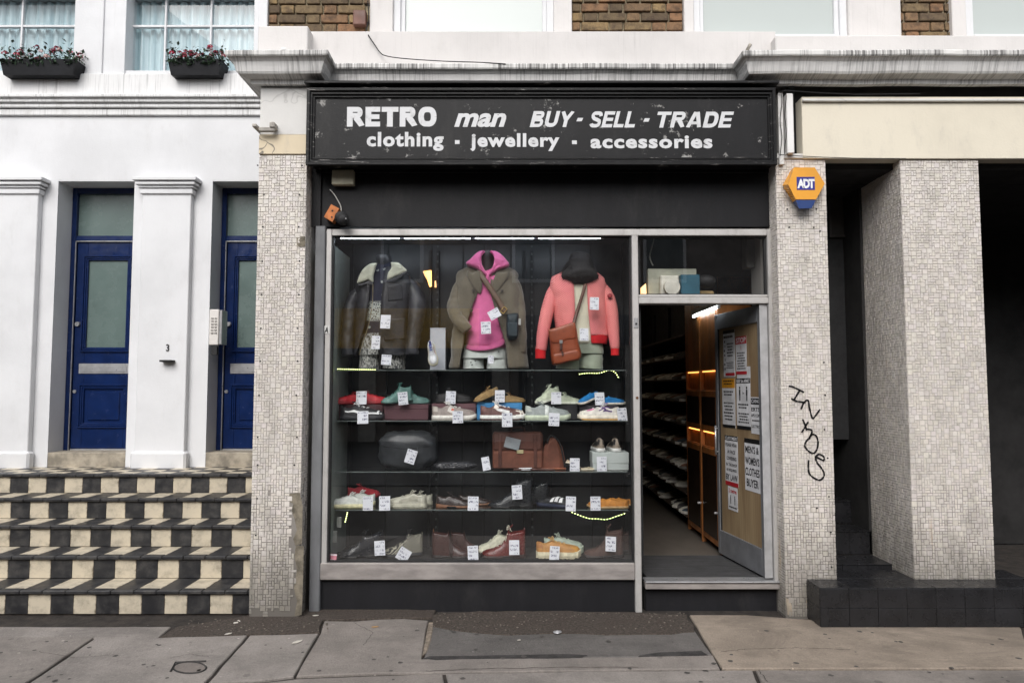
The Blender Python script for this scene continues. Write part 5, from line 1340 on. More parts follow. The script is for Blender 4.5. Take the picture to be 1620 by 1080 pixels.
# ================================================================== goods in the window
_pg = {}
def pg(c, rough=.6):              # true colours of goods that the photo shows behind dim glass
    if (c, rough) not in _pg:
        v = rgb(c); k = 1.25 if max(v) < .35 else 1.02
        _pg[(c, rough)] = plain('goods_%02d' % len(_pg), tuple(min(.82, x*k) for x in v), rough, .22, 30, .35, 160)
    return _pg[(c, rough)]
def lerp(a, b, t): return a+(b-a)*t
def interp(tb, t):
    if t <= tb[0][0]: return tb[0][1]
    for (a, u), (b, v) in zip(tb, tb[1:]):
        if t <= b:
            s = (t-a)/(b-a); s = s*s*(3-2*s) if len(tb) > 2 else s
            return lerp(u, v, s)
    return tb[-1][1]
def fabric(name, c, var=.25, scale=8, weave=260, bump=.3, rough=.85, sheen=.3):
    n = NT(name); f = n.noise(scale, None, 6); c2 = n.mix(n.ramp(f, .3, .7), mul(c, 1-var), mul(c, 1+var*.5))
    n.bump(n.math('ADD', n.noise(weave, None, 2), n.math('MULTIPLY', n.noise(28, None, 5, .6), 1.5)), bump, .003); n.b.inputs['Sheen Weight'].default_value = sheen
    return n.out(c2, rough)
WOUT = [(0, .010), (.03, .027), (.1, .036), (.3, .037), (.5, .040), (.7, .050), (.82, .048), (.92, .038), (.975, .022), (1, .006)]
def make_shoe(name, label, L=.29, sole='#dddddd', upper='#888888', accent=None, lining='#22201e', lace=None, collar=.075, dip=.065, throat=.085, tl_=.34, sole_h=.028, heel_h=None, toe='round',
              bulge=1.0, kind='trainer', toecap=None, heeltab=None, stripes=None, rough=.6, cleats=False, strap=None, group=None, um=None, am=None, stack=None):
    """a shoe with its toe towards +X: lofted sole and upper with a real opening, tongue, laces and trim"""
    e = empty(name, (0, 0, 0), 0, label, name.replace('_', ' '), group); e['L'] = L
    s = L/.29; hh = heel_h or sole_h
    wo = WOUT if toe == 'round' else [(0, .010), (.03, .026), (.1, .034), (.3, .035), (.5, .037), (.7, .045), (.82, .040), (.92, .026), (.975, .013), (1, .003)]
    base = lambda t: lerp(hh, sole_h, min(1, t/.5)**2*(3-2*min(1, t/.5)))+(.010*max(0, (t-.86)/.14)**2)
    tc = .0 if toe == 'round' else -.006
    hp = [(0, collar*.88), (.05, collar), (.2, dip), (tl_, throat), (tl_+.12, throat*.80 if throat < .11 else .098), (.62, .058 if throat < .11 else .070), (.75, .050+tc), (.88, .042+tc), (.95, .032+tc), (1, .012)]
    N_, Mi = 30, 21
    def surf(t, q, off=0.0):
        """q 0..1 round the section from one welt to the other"""
        w_ = interp(wo, t)*s*(1+.12*(bulge-1)); h = interp(hp, t)*s*bulge+0; z0 = base(t)*s
        a = math.pi*q; h = max(h, z0/s*1.05*s*0+.006*s)
        y = -math.cos(a); z = math.sin(a)**(.72 if t < .9 else .9)
        nar = 1-.22*z*(1 if h > .06*s else .5)
        # shafts of boots narrow toward the top
        yy = math.copysign(abs(y)**.8, y)*w_*nar; zz = z0-.004*s+z*h
        lean = -(.10*max(0, h-.08*s)) if collar > .11 else 0
        n = Vector((0, yy, z*w_)).normalized()*off
        return Vector((t*L+lean*0+n.x, yy+n.y, zz+n.z))
    mats = [um or pg(upper, rough), am or pl(lining, .9)]
    mb = MB(); rows = []
    for i in range(N_+1):
        t = i/N_; t = t**1.0; o = 1-min(1, max(0, (t-(tl_-.06))/.07)) if t > .035 else 0
        row = []
        for j in range(Mi+1):
            q = j/Mi
            c = surf(t, q)
            if o > 0 and .30 < q < .70:
                k = 1-abs(q-.5)/.2; rim = surf(t, .30 if q < .5 else .70)
                w_ = interp(wo, t)*s; depth = base(t)*s+.012
                tgt = Vector((t*L, rim.y*(1-k)*.85, lerp(rim.z, depth, min(1, k*2.2))))
                c = c.lerp(tgt, o)
            row.append(c)
        rows.append(row)
    nc = Mi+1; b = len(mb.v); mb.v += [tuple(p) for r_ in rows for p in r_]
    for i in range(N_):
        for j in range(Mi):
            t = (i+.5)/N_; q = (j+.5)/Mi
            mb.f.append((i*nc+j, i*nc+j+1, (i+1)*nc+j+1, (i+1)*nc+j)); mb.m.append(1 if (t < tl_-.02 and t > .035 and .335 < q < .665) else 0)
    mb.f.append(tuple(range(nc))); mb.m.append(0); mb.f.append(tuple(N_*nc+k for k in range(nc))[::-1]); mb.m.append(0)
    mb.build('upper', mats, e, smooth=True)
    # sole
    mb = MB(); out = []; ex = 1.0+(.10 if kind in ('trainer', 'chunky') else .06)
    K = 26
    side = [(i/K, 1) for i in range(K+1)]+[(i/K, -1) for i in range(K, -1, -1)]
    lo, md_, hi = [], [], []
    fl = .006 if kind in ('trainer', 'chunky') else .002
    for t, sg in side:
        x = t*L*(1.02)-.01*L+(.006 if t > .9 else 0); w_ = (interp(wo, t)*ex+.0025)*s*sg
        z1 = base(t)*s; rise_ = .012*s*max(0, (t-.8)/.2)**2
        gap = rise_
        if kind == 'heeled' and .30 < t < .52: gap = max(gap, (hh-.008)*s*.8)
        if cleats and int(t*K) % 2: gap += .006
        lo.append((x, w_*.93, gap)); md_.append((x, w_*(1.04), lerp(gap, z1, .5))); hi.append((x, w_*.97, z1+.004))
    mb.grid([lo, md_, hi], True); n = len(side); mb.f.append(tuple(range(n))); mb.m.append(0); mb.f.append(tuple(2*n+i for i in range(n))); mb.m.append(0)
    so_ = mb.build('sole', pg(sole, .6), e, smooth=kind in ('trainer',))
    if stack: 
        mb = MB(); lo2 = [(t*L*1.02-.01*L, (interp(wo, t)*ex+.0035)*s*sg, .012*s*max(0, (t-.8)/.2)**2) for t, sg in side]
        hi2 = [(x, y, z+.010) for x, y, z in lo2]; mb.grid([lo2, hi2], True); mb.f.append(tuple(range(n))); mb.m.append(0); mb.build('outsole', pg(stack, .6), e)
    # patches laid on the upper: stripes given as lists of (t, q) corners
    def patch(poly, col_, nm, both=True, off=.0022):
        mb = MB()
        for mir in ((False, True) if both else (False,)):
            a, b_, c, d = poly; rws = []
            for i in range(7):
                u = i/6; p = (lerp(a[0], b_[0], u), lerp(a[1], b_[1], u)); q_ = (lerp(d[0], c[0], u), lerp(d[1], c[1], u))
                rws.append([surf(lerp(p[0], q_[0], v/4), (lambda g: 1-g if mir else g)(lerp(p[1], q_[1], v/4)), off) for v in range(5)])
            mb.grid(rws)
        mb.build(nm, pg(col_, .6), e, smooth=True)
    if toecap: patch([(.80, .02), (.985, .02), (.985, .98), (.80, .98)], toecap, 'toecap', False)
    if heeltab: patch([(.012, .10), (.15, .10), (.12, .30), (.012, .32)], heeltab, 'heel_panel')
    for st_ in (stripes or []): patch(st_[1], st_[0], 'side_stripe')
    # tongue and laces
    if lace:
        mb = MB(); lr = .0024*s
        rws = []
        for i in range(8):
            t = lerp(tl_+.14, tl_-.07, i/7); r_ = []
            for j in range(7):
                q = lerp(.40, .60, j/6); p = surf(t, q, .002); p.z += .020*s*(max(0, (i-3)/4))**1.4; r_.append(p)
            rws.append(r_)
        mb.grid(rws); mb.build('tongue', [pg(upper if not accent else accent, .8)], e, smooth=True, solid=.004)
        mb = MB()
        for k in range(6):
            t0 = lerp(tl_-.01, .62, k/5); t1 = t0+(.035 if k % 2 else -.01)
            mb.tube([surf(lerp(t0, t1, j/6), lerp(.34, .66, j/6), .0045) for j in range(7)], lr, 5)
            mb.tube([surf(lerp(t1, t0, j/6), lerp(.34, .66, j/6), .0035) for j in range(7)], lr, 5)
        p = surf(tl_, .5, .008)
        for sg in (-1, 1): mb.tube(smooth_path([tuple(p), tuple(p+Vector((.01, sg*.02, .008))*s), tuple(p+Vector((.02, sg*.032, -.012))*s), tuple(p+Vector((.0, sg*.02, -.004))*s)], 4), lr, 5)
        mb.build('laces', pg(lace, .8), e, smooth=True)
    if strap:
        mb = MB(); mb.grid([[surf(t, q/12, .005) for q in range(0, 13)] for t in (.44, .47, .50, .53)]); mb.build('strap', pg(strap, .6), e, smooth=True, solid=.002)
    return e
def put(o, px, z, Y, face, tilt=0.0, yaw=0.0, roll=0.0):
    """centre of the shoe at photo column px on a surface of height z; face -1: toe to the steps side, 1: toe to the door"""
    rz = yaw if face > 0 else math.pi+yaw
    L = o['L'] if 'L' in o.keys() else .28
    x = (px-810)*(Y-CY)/(F*math.cos(PITCH)+(0)) if False else PX(px, 640, Y)
    m_ = Matrix.Rotation(rz, 4, 'Z') @ Matrix.Rotation(-tilt, 4, 'Y') @ Matrix.Rotation(roll, 4, 'X')
    off = m_ @ Vector((L/2, 0, 0))
    o.location = (x-off.x, Y-off.y, z+.0015-(off.z if tilt == 0 else 0)+(max(0, -math.sin(tilt))*L if tilt < 0 else 0)); o.rotation_euler = m_.to_euler()
    if 'L' in o.keys(): del o['L']
    return o
pxm = .00512                      # metres per photo pixel at the goods
A_Z, B_Z, C_Z, D_Z = SHZ[1], SHZ[2], SHZ[3], DFZ
TOPZ = SHZ[0]
# ---- price cards
def card_mat():
    n = NT('handwritten_price_card'); oi = n.new('ObjectInfo'); r_ = oi.outputs['Random']
    x, y, z = n.sep(n.co())[:3]
    rows = n.math('FRACT', n.math('MULTIPLY', n.math('ADD', z, .5), 38)); band = n.math('MULTIPLY', n.ramp(rows, .12, .2), n.ramp(rows, .78, .70))
    cb = n.new('CombineXYZ'); n.link(n.math('ADD', n.math('MULTIPLY', x, 240), n.math('MULTIPLY', r_, 300)), cb.inputs[0]); n.link(n.math('MULTIPLY', z, 95), cb.inputs[2]); n.link(n.math('MULTIPLY', r_, 77), cb.inputs[1])
    ink = n.ramp(n.noise(1, cb.outputs[0], 2, .5, .6), .49, .55)
    cb2 = n.new('CombineXYZ'); n.link(n.math('FLOOR', n.math('MULTIPLY', z, 38)), cb2.inputs[0]); n.link(n.math('MULTIPLY', r_, 50), cb2.inputs[1]); n.link(n.math('MULTIPLY', x, 16), cb2.inputs[2])
    skip = n.ramp(n.noise(1, cb2.outputs[0], 0), .44, .50)
    edge = n.math('MULTIPLY', n.ramp(n.math('ABSOLUTE', x), .036, .032), n.ramp(n.math('ABSOLUTE', z), .046, .041))
    f = n.math('MULTIPLY', n.math('MULTIPLY', band, ink), n.math('MULTIPLY', skip, edge))
    c = n.mix(n.math('MULTIPLY', f, .9), (.74, .75, .80), (.03, .035, .12))
    return n.out(c, .6)
cmat = card_mat(); cproto = None
def card(px0, py0, px1, py1, label, Y=.30, rot=0.0, mat_=None):
    global cproto
    a, zt = P(px0, py0, Y); b, zb_ = P(px1, py1, Y); w_, h_ = b-a, zt-zb_
    mb = MB().box(-.0405, .0405, -.0008, .0008, -.05, .05, 0)
    if cproto is None or mat_:
        o = mb.build('price_card', mat_ or cmat, fix=False)
        if not mat_: cproto = o.data
    else: o = bpy.data.objects.new('price_card', cproto); col.objects.link(o)
    o.location = ((a+b)/2, Y, (zt+zb_)/2); o.scale = (w_/.081, 1, h_/.10); o.rotation_euler = (R(-6+rnd.uniform(-4, 4)), R(rot+rnd.uniform(-2.5, 2.5)), R(rnd.uniform(-9, 9)))
    return tag(o, label, 'price card', 'handwritten price cards in the window')
def bx(name, cat, c, px0, py0, px1, zb_, Y0, dp, label, lid=.3, rough=.7, open_=False, group=None):
    x0, zt = P(px0, py0, Y0); x1 = PX(px1, py0, Y0); e = empty(name, ((x0+x1)/2, Y0+dp/2, zb_), 0, label, cat, group)
    h = zt-zb_; mt = pl(c, rough, var=.06, bump=.05)
    T(box('box_body', mt, None, x0+.003, x1-.003, Y0+.003, Y0+dp-.003, zb_+.001, zt-h*lid, .002), e)
    T(box('lid', mt, None, x0, x1, Y0, Y0+dp, zt-h*lid-.004+.003, zt, .003), e); return e, zt
# ---------------- shelf A: boxes and trainers
mar = '#4a2c30'
b1, z1 = bx('shoe_box', 'shoe box', '#432428', 528, 640, 606, A_Z, .47, .20, 'dark maroon shoe box under the red trainers', group='shoe boxes')
b2, z2 = bx('shoe_box', 'shoe box', '#5a3a40', 607, 639.5, 678, A_Z, .47, .20, 'maroon shoe box under the teal high top trainers', group='shoe boxes')
b3, z3 = bx('shoe_box', 'shoe box', '#6b4b50', 683, 638, 753, A_Z, .47, .20, 'dusty plum shoe box behind the grey and white runner', group='shoe boxes')
b4, z4 = bx('shoe_box', 'shoe box', '#4388bd', 754, 637, 826, A_Z, .47, .20, 'light blue shoe box under the sand suede shoes', group='shoe boxes', rough=.5)
b5, z5 = bx('shoe_box', 'shoe box', '#1d1c20', 846, 641, 914, A_Z, .47, .20, 'black shoe box under the pale mint high tops', group='shoe boxes')
b6, z6 = bx('shoe_box', 'shoe box', '#3a353b', 917, 641, 977, A_Z, .47, .20, 'charcoal shoe box under the blue slip on shoes', group='shoe boxes')
def S_(nm, px, z, Y, face, w_px, label, tilt=0, yaw=0, roll=0, **k):
    o = make_shoe(nm, label, L=w_px*pxm, **k); return put(o, px, z, Y, face, tilt, yaw, roll)
red = dict(upper='#c22430', sole='#8c1f26', lace='#7a1219', accent='#8c1a20', rough=.5)
S_('trainer', 553, z1, .52, -1, 46, 'bright red trainer resting toe down on the maroon box nearest the window jamb', yaw=.5, collar=.10, **red)
S_('trainer', 588, z1, .56, 1, 50, 'red trainer with its toe towards the teal boots', yaw=.35, **red)
S_('running_shoe', 573, A_Z, .40, 1, 66, 'black running shoe with a white swoosh shaped sole flash below the red trainers', upper='#1b1a1e', sole='#26262a', lace='#e0e0e0', accent='#2b2b30', stripes=[('#f0f0f0', [(.12, .10), (.55, .04), (.55, .12), (.12, .14)]), ('#f0f0f0', [(.55, .04), (.97, .10), (.97, .2), (.60, .1)]), ('#eeeeee', [(.86, .15), (.90, .15), (.93, .36), (.89, .36)])])
teal = dict(upper='#5c7d77', sole='#577670', lace='#3f6a63', accent='#4a7a70', collar=.145, dip=.14, throat=.15, tl_=.36, sole_h=.022, rough=.45)
S_('high_top', 629, z2, .50, -1, 48, 'teal leather high top leaning over its partner', yaw=.4, tilt=-.10, **teal)
S_('high_top', 656, z2, .58, 1, 46, 'second teal leather high top, toe towards the door, on the maroon box', yaw=.3, **dict(teal, collar=.105, dip=.10, throat=.10))
S_('trainer', 718, z3, .52, 1, 56, 'near black low trainer in shadow on top of the plum shoe box', upper='#1a1819', sole='#1c1b1b', lace='#2a2828', collar=.06)
S_('running_shoe', 718, A_Z, .40, 1, 66, 'taupe and white running shoe in front of the plum shoe box', upper='#8a807a', sole='#e2ded6', lace='#e9e6e0', accent='#cfc8c0', toecap='#7d736d', kind='trainer', heeltab='#b9b0a6', stripes=[('#d8d2ca', [(.36, .10), (.50, .06), (.52, .30), (.42, .36)]), ('#c2543c', [(.44, .16), (.50, .14), (.52, .24), (.46, .26)])], stack='#9a958c')
sand = dict(upper='#a1845a', sole='#8a7048', lace='#5f4326', accent='#a98b60', lining='#4b3a26', rough=.9, sole_h=.014, collar=.07, throat=.08)
S_('suede_shoe', 771, z4, .50, -1, 44, 'sand suede desert shoe on the blue box, toe towards the steps', yaw=.5, tilt=-.35, **sand)
S_('suede_shoe', 810, z4, .55, 1, 42, 'sand suede desert shoe on the blue box, toe towards the door', yaw=.35, **sand)
S_('running_shoe', 795, A_Z, .40, 1, 68, 'brown and white running shoe in front of the light blue box', upper='#5b3c38', sole='#eeeae2', lace='#f0eeea', accent='#e8e2da', toecap='#e6e0d4', heeltab='#6b4a46', lining='#d8d4cc', stripes=[('#efece6', [(.36, .12), (.66, .06), (.66, .18), (.44, .22)]), ('#e8ddd2', [(.30, .18), (.40, .10), (.42, .3), (.34, .36)])], stack='#46322e')
mint = dict(upper='#c6cdb6', sole='#dfe3d2', lace='#c3cab4', accent='#cdd3bf', lining='#3c4038', collar=.12, dip=.11, throat=.125, stack='#262826')
S_('high_top', 868, z5, .50, -1, 46, 'pale mint high top with loose laces leaning on its partner', yaw=.55, tilt=-.22, **mint)
S_('high_top', 898, z5, .57, 1, 44, 'pale mint high top lying lower, toe towards the blue slip on shoes', yaw=.35, **dict(mint, collar=.085, dip=.08, throat=.09))
S_('running_shoe', 866, A_Z, .40, 1, 68, 'grey strap fastened trainer with pale green sole in front of the black box', upper='#8a908e', sole='#c6cfb8', accent='#969c9a', strap='#dfe3df', lace='#9aa09d', toecap='#7e8482', heeltab='#b4b9b2', stack='#b0baa4')
blue = dict(upper='#1f78b8', sole='#d8d3c8', accent='#1f78b8', lining='#141c40', rough=.8, sole_h=.02, collar=.07, throat=.08)
S_('slip_on_shoe', 932, z6, .50, -1, 40, 'bright blue slip on with its toe raised towards the mint high tops', yaw=.55, tilt=-.30, **blue)
S_('slip_on_shoe', 968, z6, .54, 1, 44, 'bright blue slip on shoe pointing to the door frame', yaw=.3, **blue)
S_('court_shoe', 947, A_Z, .40, -1, 62, 'white purple and pink court trainer below the blue slip ons', upper='#ddd8cf', sole='#e6dccb', accent='#6a4a86', lace='#e9e7e4', toecap='#e9e4d6', heeltab='#cfcabf', lining='#5b3c78', stack='#d9a860',
   stripes=[('#4a2a63', [(.20, .30), (.50, .16), (.52, .20), (.22, .36)]), ('#4a2a63', [(.30, .12), (.34, .10), (.46, .34), (.42, .36)]), ('#4a2a63', [(.18, .12), (.40, .10), (.40, .15), (.18, .18)]), ('#d35a9c', [(.62, .30), (.80, .26), (.80, .36), (.62, .42)])])
# ---------------- shelf B: bags
def lump(name, mats, parent, c, r, seed, amp=.012, flat=None, nu=36, nv=24, e=.8):
    """soft rounded bag body: superellipsoid with creases"""
    mb = MB(); rows = []
    for i in range(nv+1):
        a = -math.pi/2+math.pi*i/nv
        row = []
        for k in range(nu):
            b = 2*math.pi*k/nu
            sg = lambda v, p: math.copysign(abs(v)**p, v)
            p = Vector((r[0]*sg(math.cos(a), e)*sg(math.cos(b), e), r[1]*sg(math.cos(a), e)*sg(math.sin(b), e), r[2]*sg(math.sin(a), e)))
            nn = noise.noise((p.x*14+seed, p.y*14, p.z*22))+.6*noise.noise((p.x*34, p.y*20+seed, p.z*40))
            p = p*(1+amp*nn/max(r)); row.append(tuple(Vector(c)+p))
        rows.append(row)
    mb.grid(rows, True); return mb.build(name, mats, parent, smooth=True)
leatherk = plain('black_soft_leather', (.035, .038, .042), .42, .3, 9, .4, 50)
x0_, x1_ = PX(600, 700, .5), PX(691, 700, .5); hz_ = PZ(681, .5)-B_Z
bag = empty('round_bag', ((x0_+x1_)/2, .52, B_Z), 0, 'large dark rounded bag with folds below the teal high tops', 'bag')
lump('bag_body', leatherk, bag, (0, 0, hz_/2), ((x1_-x0_)/2, .13, hz_/2), 4, .022, e=.6)
mb = MB(); mb.tube(smooth_path([(-(x1_-x0_)*.40, -.115, hz_*.62), (0, -.132, hz_*.56), ((x1_-x0_)*.4, -.115, hz_*.62)], 8), .0035, 6); mb.tube(smooth_path([(-.15, -.09, hz_*.80), (0, -.10, hz_*.86), (.16, -.09, hz_*.8)], 8), .003, 6)
mb.build('piping', M['black'], bag, smooth=True)
MB().tube([(.09, -.128, hz_*.60), (.088, -.136, hz_*.42)], .002, 5).build('tag_string', pl('#55585a'), bag)
# black patterned clutch
cl_ = empty('clutch_bag', (PX(719, 740, .40), .42, B_Z), 0, 'small shiny black crinkled clutch in front of the dark bag', 'clutch bag')
def croc():
    n = NT('crinkled_black'); v = n.new('TexVoronoi', feature='DISTANCE_TO_EDGE'); v.inputs['Scale'].default_value = 42; n.link(n.co(), v.inputs['Vector'])
    n.bump(v.outputs[0], 1, .01); return n.out((.04, .04, .044), .2)
lump('clutch_body', croc(), cl_, (0, 0, .035), (.165, .05, .034), 9, .02)
MB().box(-.03, .0, -.052, -.046, .03, .045, .002).build('buckle', M['silver'], cl_)
# brown briefcase
def leather(name, c, rough=.45, var=.35):
    n = NT(name); a = n.noise(7, None, 7, .65); c2 = n.mix(n.ramp(a, .3, .7), mul(c, 1-var), mul(c, 1+var*.6)); c2 = n.mix(n.ramp(n.noise(40, None, 6, .7), .58, .75, 0, .5), c2, mul(c, .4))
    n.bump(n.noise(140, None, 3), .35, .003); return n.out(c2, rough)
brl = leather('brown_case_leather', mul(rgb('#6b4132'), 1.15)); brd = leather('deep_brown_leather', mul(rgb('#4a2c24'), 1.3)); tanl = leather('tan_satchel_leather', mul(rgb('#95492a'), .95), .4, .2)
bc = empty('briefcase', (PX(819, 700, .45), .45, B_Z), 0, 'brown leather briefcase standing in the middle of the shelf', 'briefcase')
w2 = (858-780)*pxm/2; hb = PZ(683, .45)-B_Z
K = lambda o: setattr(o, 'parent', bc) or o
K(box('case_body', brl, None, -w2, w2, 0, .11, .004, hb*.96, .012)); K(box('flap', brd, None, -w2*.985, w2*.985, -.010, .112, hb*.50, hb, .014))
K(box('front_pocket', brl, None, -w2*.97, w2*.97, -.014, .0, .01, hb*.47, .008)); K(box('lock', pl('#b8ad86', .3), None, -.008, .045, -.024, -.013, hb*.43, hb*.53, .003))
K(MB().tube(smooth_path([(-.05, .05, hb), (-.045, .05, hb+.03), (.045, .05, hb+.03), (.05, .05, hb)], 6), .007, 8).build('handle', brd, smooth=True))
for q in (-.14, .14): K(box('strap', brd, None, q-.014, q+.014, -.018, -.009, .02, hb*.97, .003))
o = tag(box('grey_card', pl('#8b9094', .5), None, -.06, .06, -.001, .001, -.042, .042, 0), 'blank grey card leaning on the brown briefcase', 'card'); o.location = (PX(810.5, 700, .42), .425, PZ(701, .42)); o.rotation_euler = (0, R(14), 0)
hb2 = empty('handbag', (PX(875, 710, .5), .52, B_Z), 0, 'slouchy brown handbag with dark strap beside the briefcase', 'handbag')
mb = MB(); hq = PZ(690, .5)-B_Z
rows = [[(x*.5*k_, y, z_) for x, y in ((-.19, -.05), (-.1, -.07), (.1, -.07), (.19, -.05), (.19, .05), (-.19, .05))] for z_, k_ in ((.002, 1), (hq*.3, .98), (hq*.7, .75), (hq*.92, .35), (hq*.96, .1))]
mb.grid(rows, True); mb.build('bag_body', brl, hb2, smooth=False)
MB().tube(smooth_path([(-.05, -.06, hq*.8), (-.02, -.07, hq+.01), (.05, -.07, hq*.8), (.09, -.08, .02)], 8), .007, 6).build('strap', M['black'], hb2, smooth=True)
MB().box(-.10, .10, -.1, -.02, .002, .014, .005).build('base_strip', leather('tan_strip', rgb('#8a5238')), hb2)
fb2 = empty('folded_belt', (PX(845, 742, .38), .38, B_Z), 0, 'coiled brown and silver belt lying before the briefcase', 'belt')
MB().tube(smooth_path([(-.16, 0, .008), (-.1, -.02, .012), (-.05, .0, .016), (.0, -.02, .012), (.06, 0, .01), (.16, -.01, .008)], 6), .009, 6).build('belt_strap', brd, fb2, smooth=True)
MB().tube([(-.12, -.02, .02), (-.02, -.022, .022)], .004, 6).build('chain', M['silver'], fb2); MB().tube([(-.10, -.028, .010), (-.03, -.028, .010)], .004, 6).build('buckle', M['silver'], fb2)
S_('sandal', 905, B_Z, .48, 1, 30, 'flower print sandal behind the price card near the white box', yaw=.8, tilt=-.35, upper='#b7a48c', sole='#d8cdb8', lining='#6b3b2a', collar=.05, dip=.05, throat=.06, sole_h=.014, stripes=[('#7a4630', [(.6, .1), (.8, .1), (.8, .45), (.6, .45)]), ('#e8e4dc', [(.3, .1), (.5, .1), (.5, .4), (.3, .4)])])
S_('espadrille', 928, B_Z, .40, 1, 21, 'small pale flat shoe beside the white shoe box', yaw=.2, upper='#a79b84', sole='#c8bfa8', lining='#28221c', collar=.05, dip=.045, throat=.05, sole_h=.02)
b7, z7 = bx('shoe_box', 'shoe box', '#b9c0bd', 937, 715.5, 995, B_Z, .40, .20, 'white shoe box with the grey knit trainers on top', group='shoe boxes', lid=.62)
for px_, lb in ((951, 'grey and black knit trainer seen from the heel, nearer the steps'), (976, 'grey and black knit trainer seen from the heel, nearer the door')):
    o = make_shoe('trainer', lb, L=.26, upper='#8b7f72', sole='#d9d9d6', accent='#3a3836', lace='#2c2b2a', lining='#2a2624', heeltab='#2e2c2b', collar=.095, dip=.085, throat=.10, stripes=[('#242424', [(.05, .06), (.6, .06), (.6, .2), (.05, .2)])])
    o.location = (PX(px_, 700, .42), .415, z7+.0015); o.rotation_euler = (0, 0, R(90)+.05); del o['L']
# ---------------- shelf C
knit = dict(upper='#d4d6d0', sole='#ddd6ae', lace='#dfe0dc', accent='#e2e3de', lining='#b9bab2', sole_h=.030, rough=.8, toecap='#dadad4')
S_('knit_trainer', 552, C_Z, .40, -1, 54, 'white knit trainer with cream sole at the window jamb end', **knit)
S_('knit_trainer', 568, C_Z, .52, -1, 54, 'white knit trainer half hidden behind its twin', **knit)
S_('knit_trainer', 577, C_Z+.05, .60, 1, 50, 'dark red suede trainer behind the white knit trainers', upper='#8e1f2a', sole='#7b1b24', lace='#6b1620', accent='#8e1f2a', rough=.9)
S_('chunky_trainer', 646, C_Z, .41, -1, 58, 'pale grey chunky trainer with wavy panels, toe to the steps', upper='#b4b1a2', sole='#bdbaa8', lace='#a9a698', accent='#b9b6a8', toecap='#a5a292', kind='chunky', bulge=1.08, stripes=[('#a09d8d', [(.2, .08), (.7, .05), (.7, .16), (.2, .26)]), ('#c9c6b8', [(.1, .28), (.36, .24), (.4, .3), (.12, .36)])])
S_('chunky_trainer', 660, C_Z, .55, -1, 50, 'second pale grey chunky trainer standing behind the first', upper='#b4b1a2', sole='#bdbaa8', lace='#a9a698', accent='#b9b6a8', kind='chunky')
S_('brogue', 722, C_Z, .42, -1 if False else 1, 60, 'dark brown lace up brogue with a tan welt', upper='#2e2422', sole='#6e4a33', lace='#1c1615', accent='#2a2120', kind='heeled', toe='pointed', heel_h=.026, sole_h=.012, rough=.3)
S_('brogue', 752, C_Z, .54, 1, 52, 'second dark brown brogue behind the price card', upper='#2e2422', sole='#6e4a33', lace='#1c1615', accent='#2a2120', kind='heeled', toe='pointed', heel_h=.026, sole_h=.012, rough=.3)
S_('ankle_boot', 808, C_Z, .42, -1, 66, 'black pointed ankle boot standing on the shelf of trainers', upper='#1d1f22', sole='#141415', kind='heeled', toe='pointed', heel_h=.035, sole_h=.010, collar=.19, dip=.19, throat=.18, tl_=.32, rough=.3)
S_('ankle_boot', 838, C_Z, .55, -1, 58, 'second black ankle boot in shadow behind the first', upper='#1d1f22', sole='#141415', kind='heeled', toe='pointed', heel_h=.035, sole_h=.010, collar=.17, dip=.17, throat=.16, tl_=.32, rough=.3)
S_('strap_sandal', 876, C_Z, .42, 1, 56, 'black slide sandal with three white bands across it', yaw=-.45, upper='#17181b', sole='#151c30', lining='#1c2230', collar=.03, dip=.03, throat=.055, tl_=.30, sole_h=.03, stripes=[('#e9ebe9', [(.42, .10), (.52, .10), (.56, .5), (.48, .5)]), ('#e9ebe9', [(.56, .10), (.66, .10), (.68, .5), (.60, .5)]), ('#e9ebe9', [(.70, .10), (.80, .10), (.78, .5), (.72, .5)])])
mocc = dict(upper='#b8782a', sole='#b59468', lining='#5a3512', accent='#b8782a', rough=.7, sole_h=.012, collar=.058, dip=.05, throat=.062, tl_=.42, bulge=1)
S_('moccasin', 961, C_Z, .40, -1, 62, 'mustard yellow suede moccasin above the sagging led strip', **mocc)
S_('moccasin', 975, C_Z, .52, -1, 50, 'second mustard moccasin tucked behind the first', **mocc)
# ---------------- floor of the display
S_('dress_shoe', 570, D_Z, .42, -1, 66, 'polished black ankle shoe beside the pink and white label', upper='#1b1d22', sole='#101012', lace='#141414', accent='#1b1d22', kind='heeled', toe='pointed', heel_h=.028, sole_h=.010, rough=.22, collar=.16, dip=.15, throat=.15)
S_('chelsea_boot', 582, D_Z, .56, -1, 56, 'second polished black shoe behind the polished one', upper='#16171a', sole='#101012', kind='heeled', toe='pointed', heel_h=.028, sole_h=.010, rough=.3, collar=.17, dip=.17, throat=.16)
def zebra():
    n = NT('zebra_weave'); w_ = n.new('TexWave', wave_type='BANDS', bands_direction='DIAGONAL'); w_.inputs['Scale'].default_value = 26; w_.inputs['Distortion'].default_value = 5; w_.inputs['Detail'].default_value = 3; w_.inputs['Detail Scale'].default_value = 1.6
    n.link(n.co((1, 1, 1.6)), w_.inputs['Vector']); return n.out(n.mix(n.ramp(w_.outputs['Fac'], .45, .62), (.02, .02, .02), (.33, .31, .24)), .8)
S_('trainer', 640, D_Z, .44, -1, 60, 'zebra striped high trainer with a black sole', upper='#222', um=zebra(), sole='#17181a', lace='#1c1c1c', accent='#1a1a1a', collar=.16, dip=.15, throat=.16, yaw=.25)
S_('leather_boot', 716, D_Z, .42, 1, 60, 'dark brown buckled ankle boot with an orange lining', upper='#38211e', sole='#1c1413', lining='#c07a2a', accent='#38211e', kind='heeled', heel_h=.02, sole_h=.014, collar=.20, dip=.195, throat=.19, tl_=.38, rough=.32, strap='#2a1815')
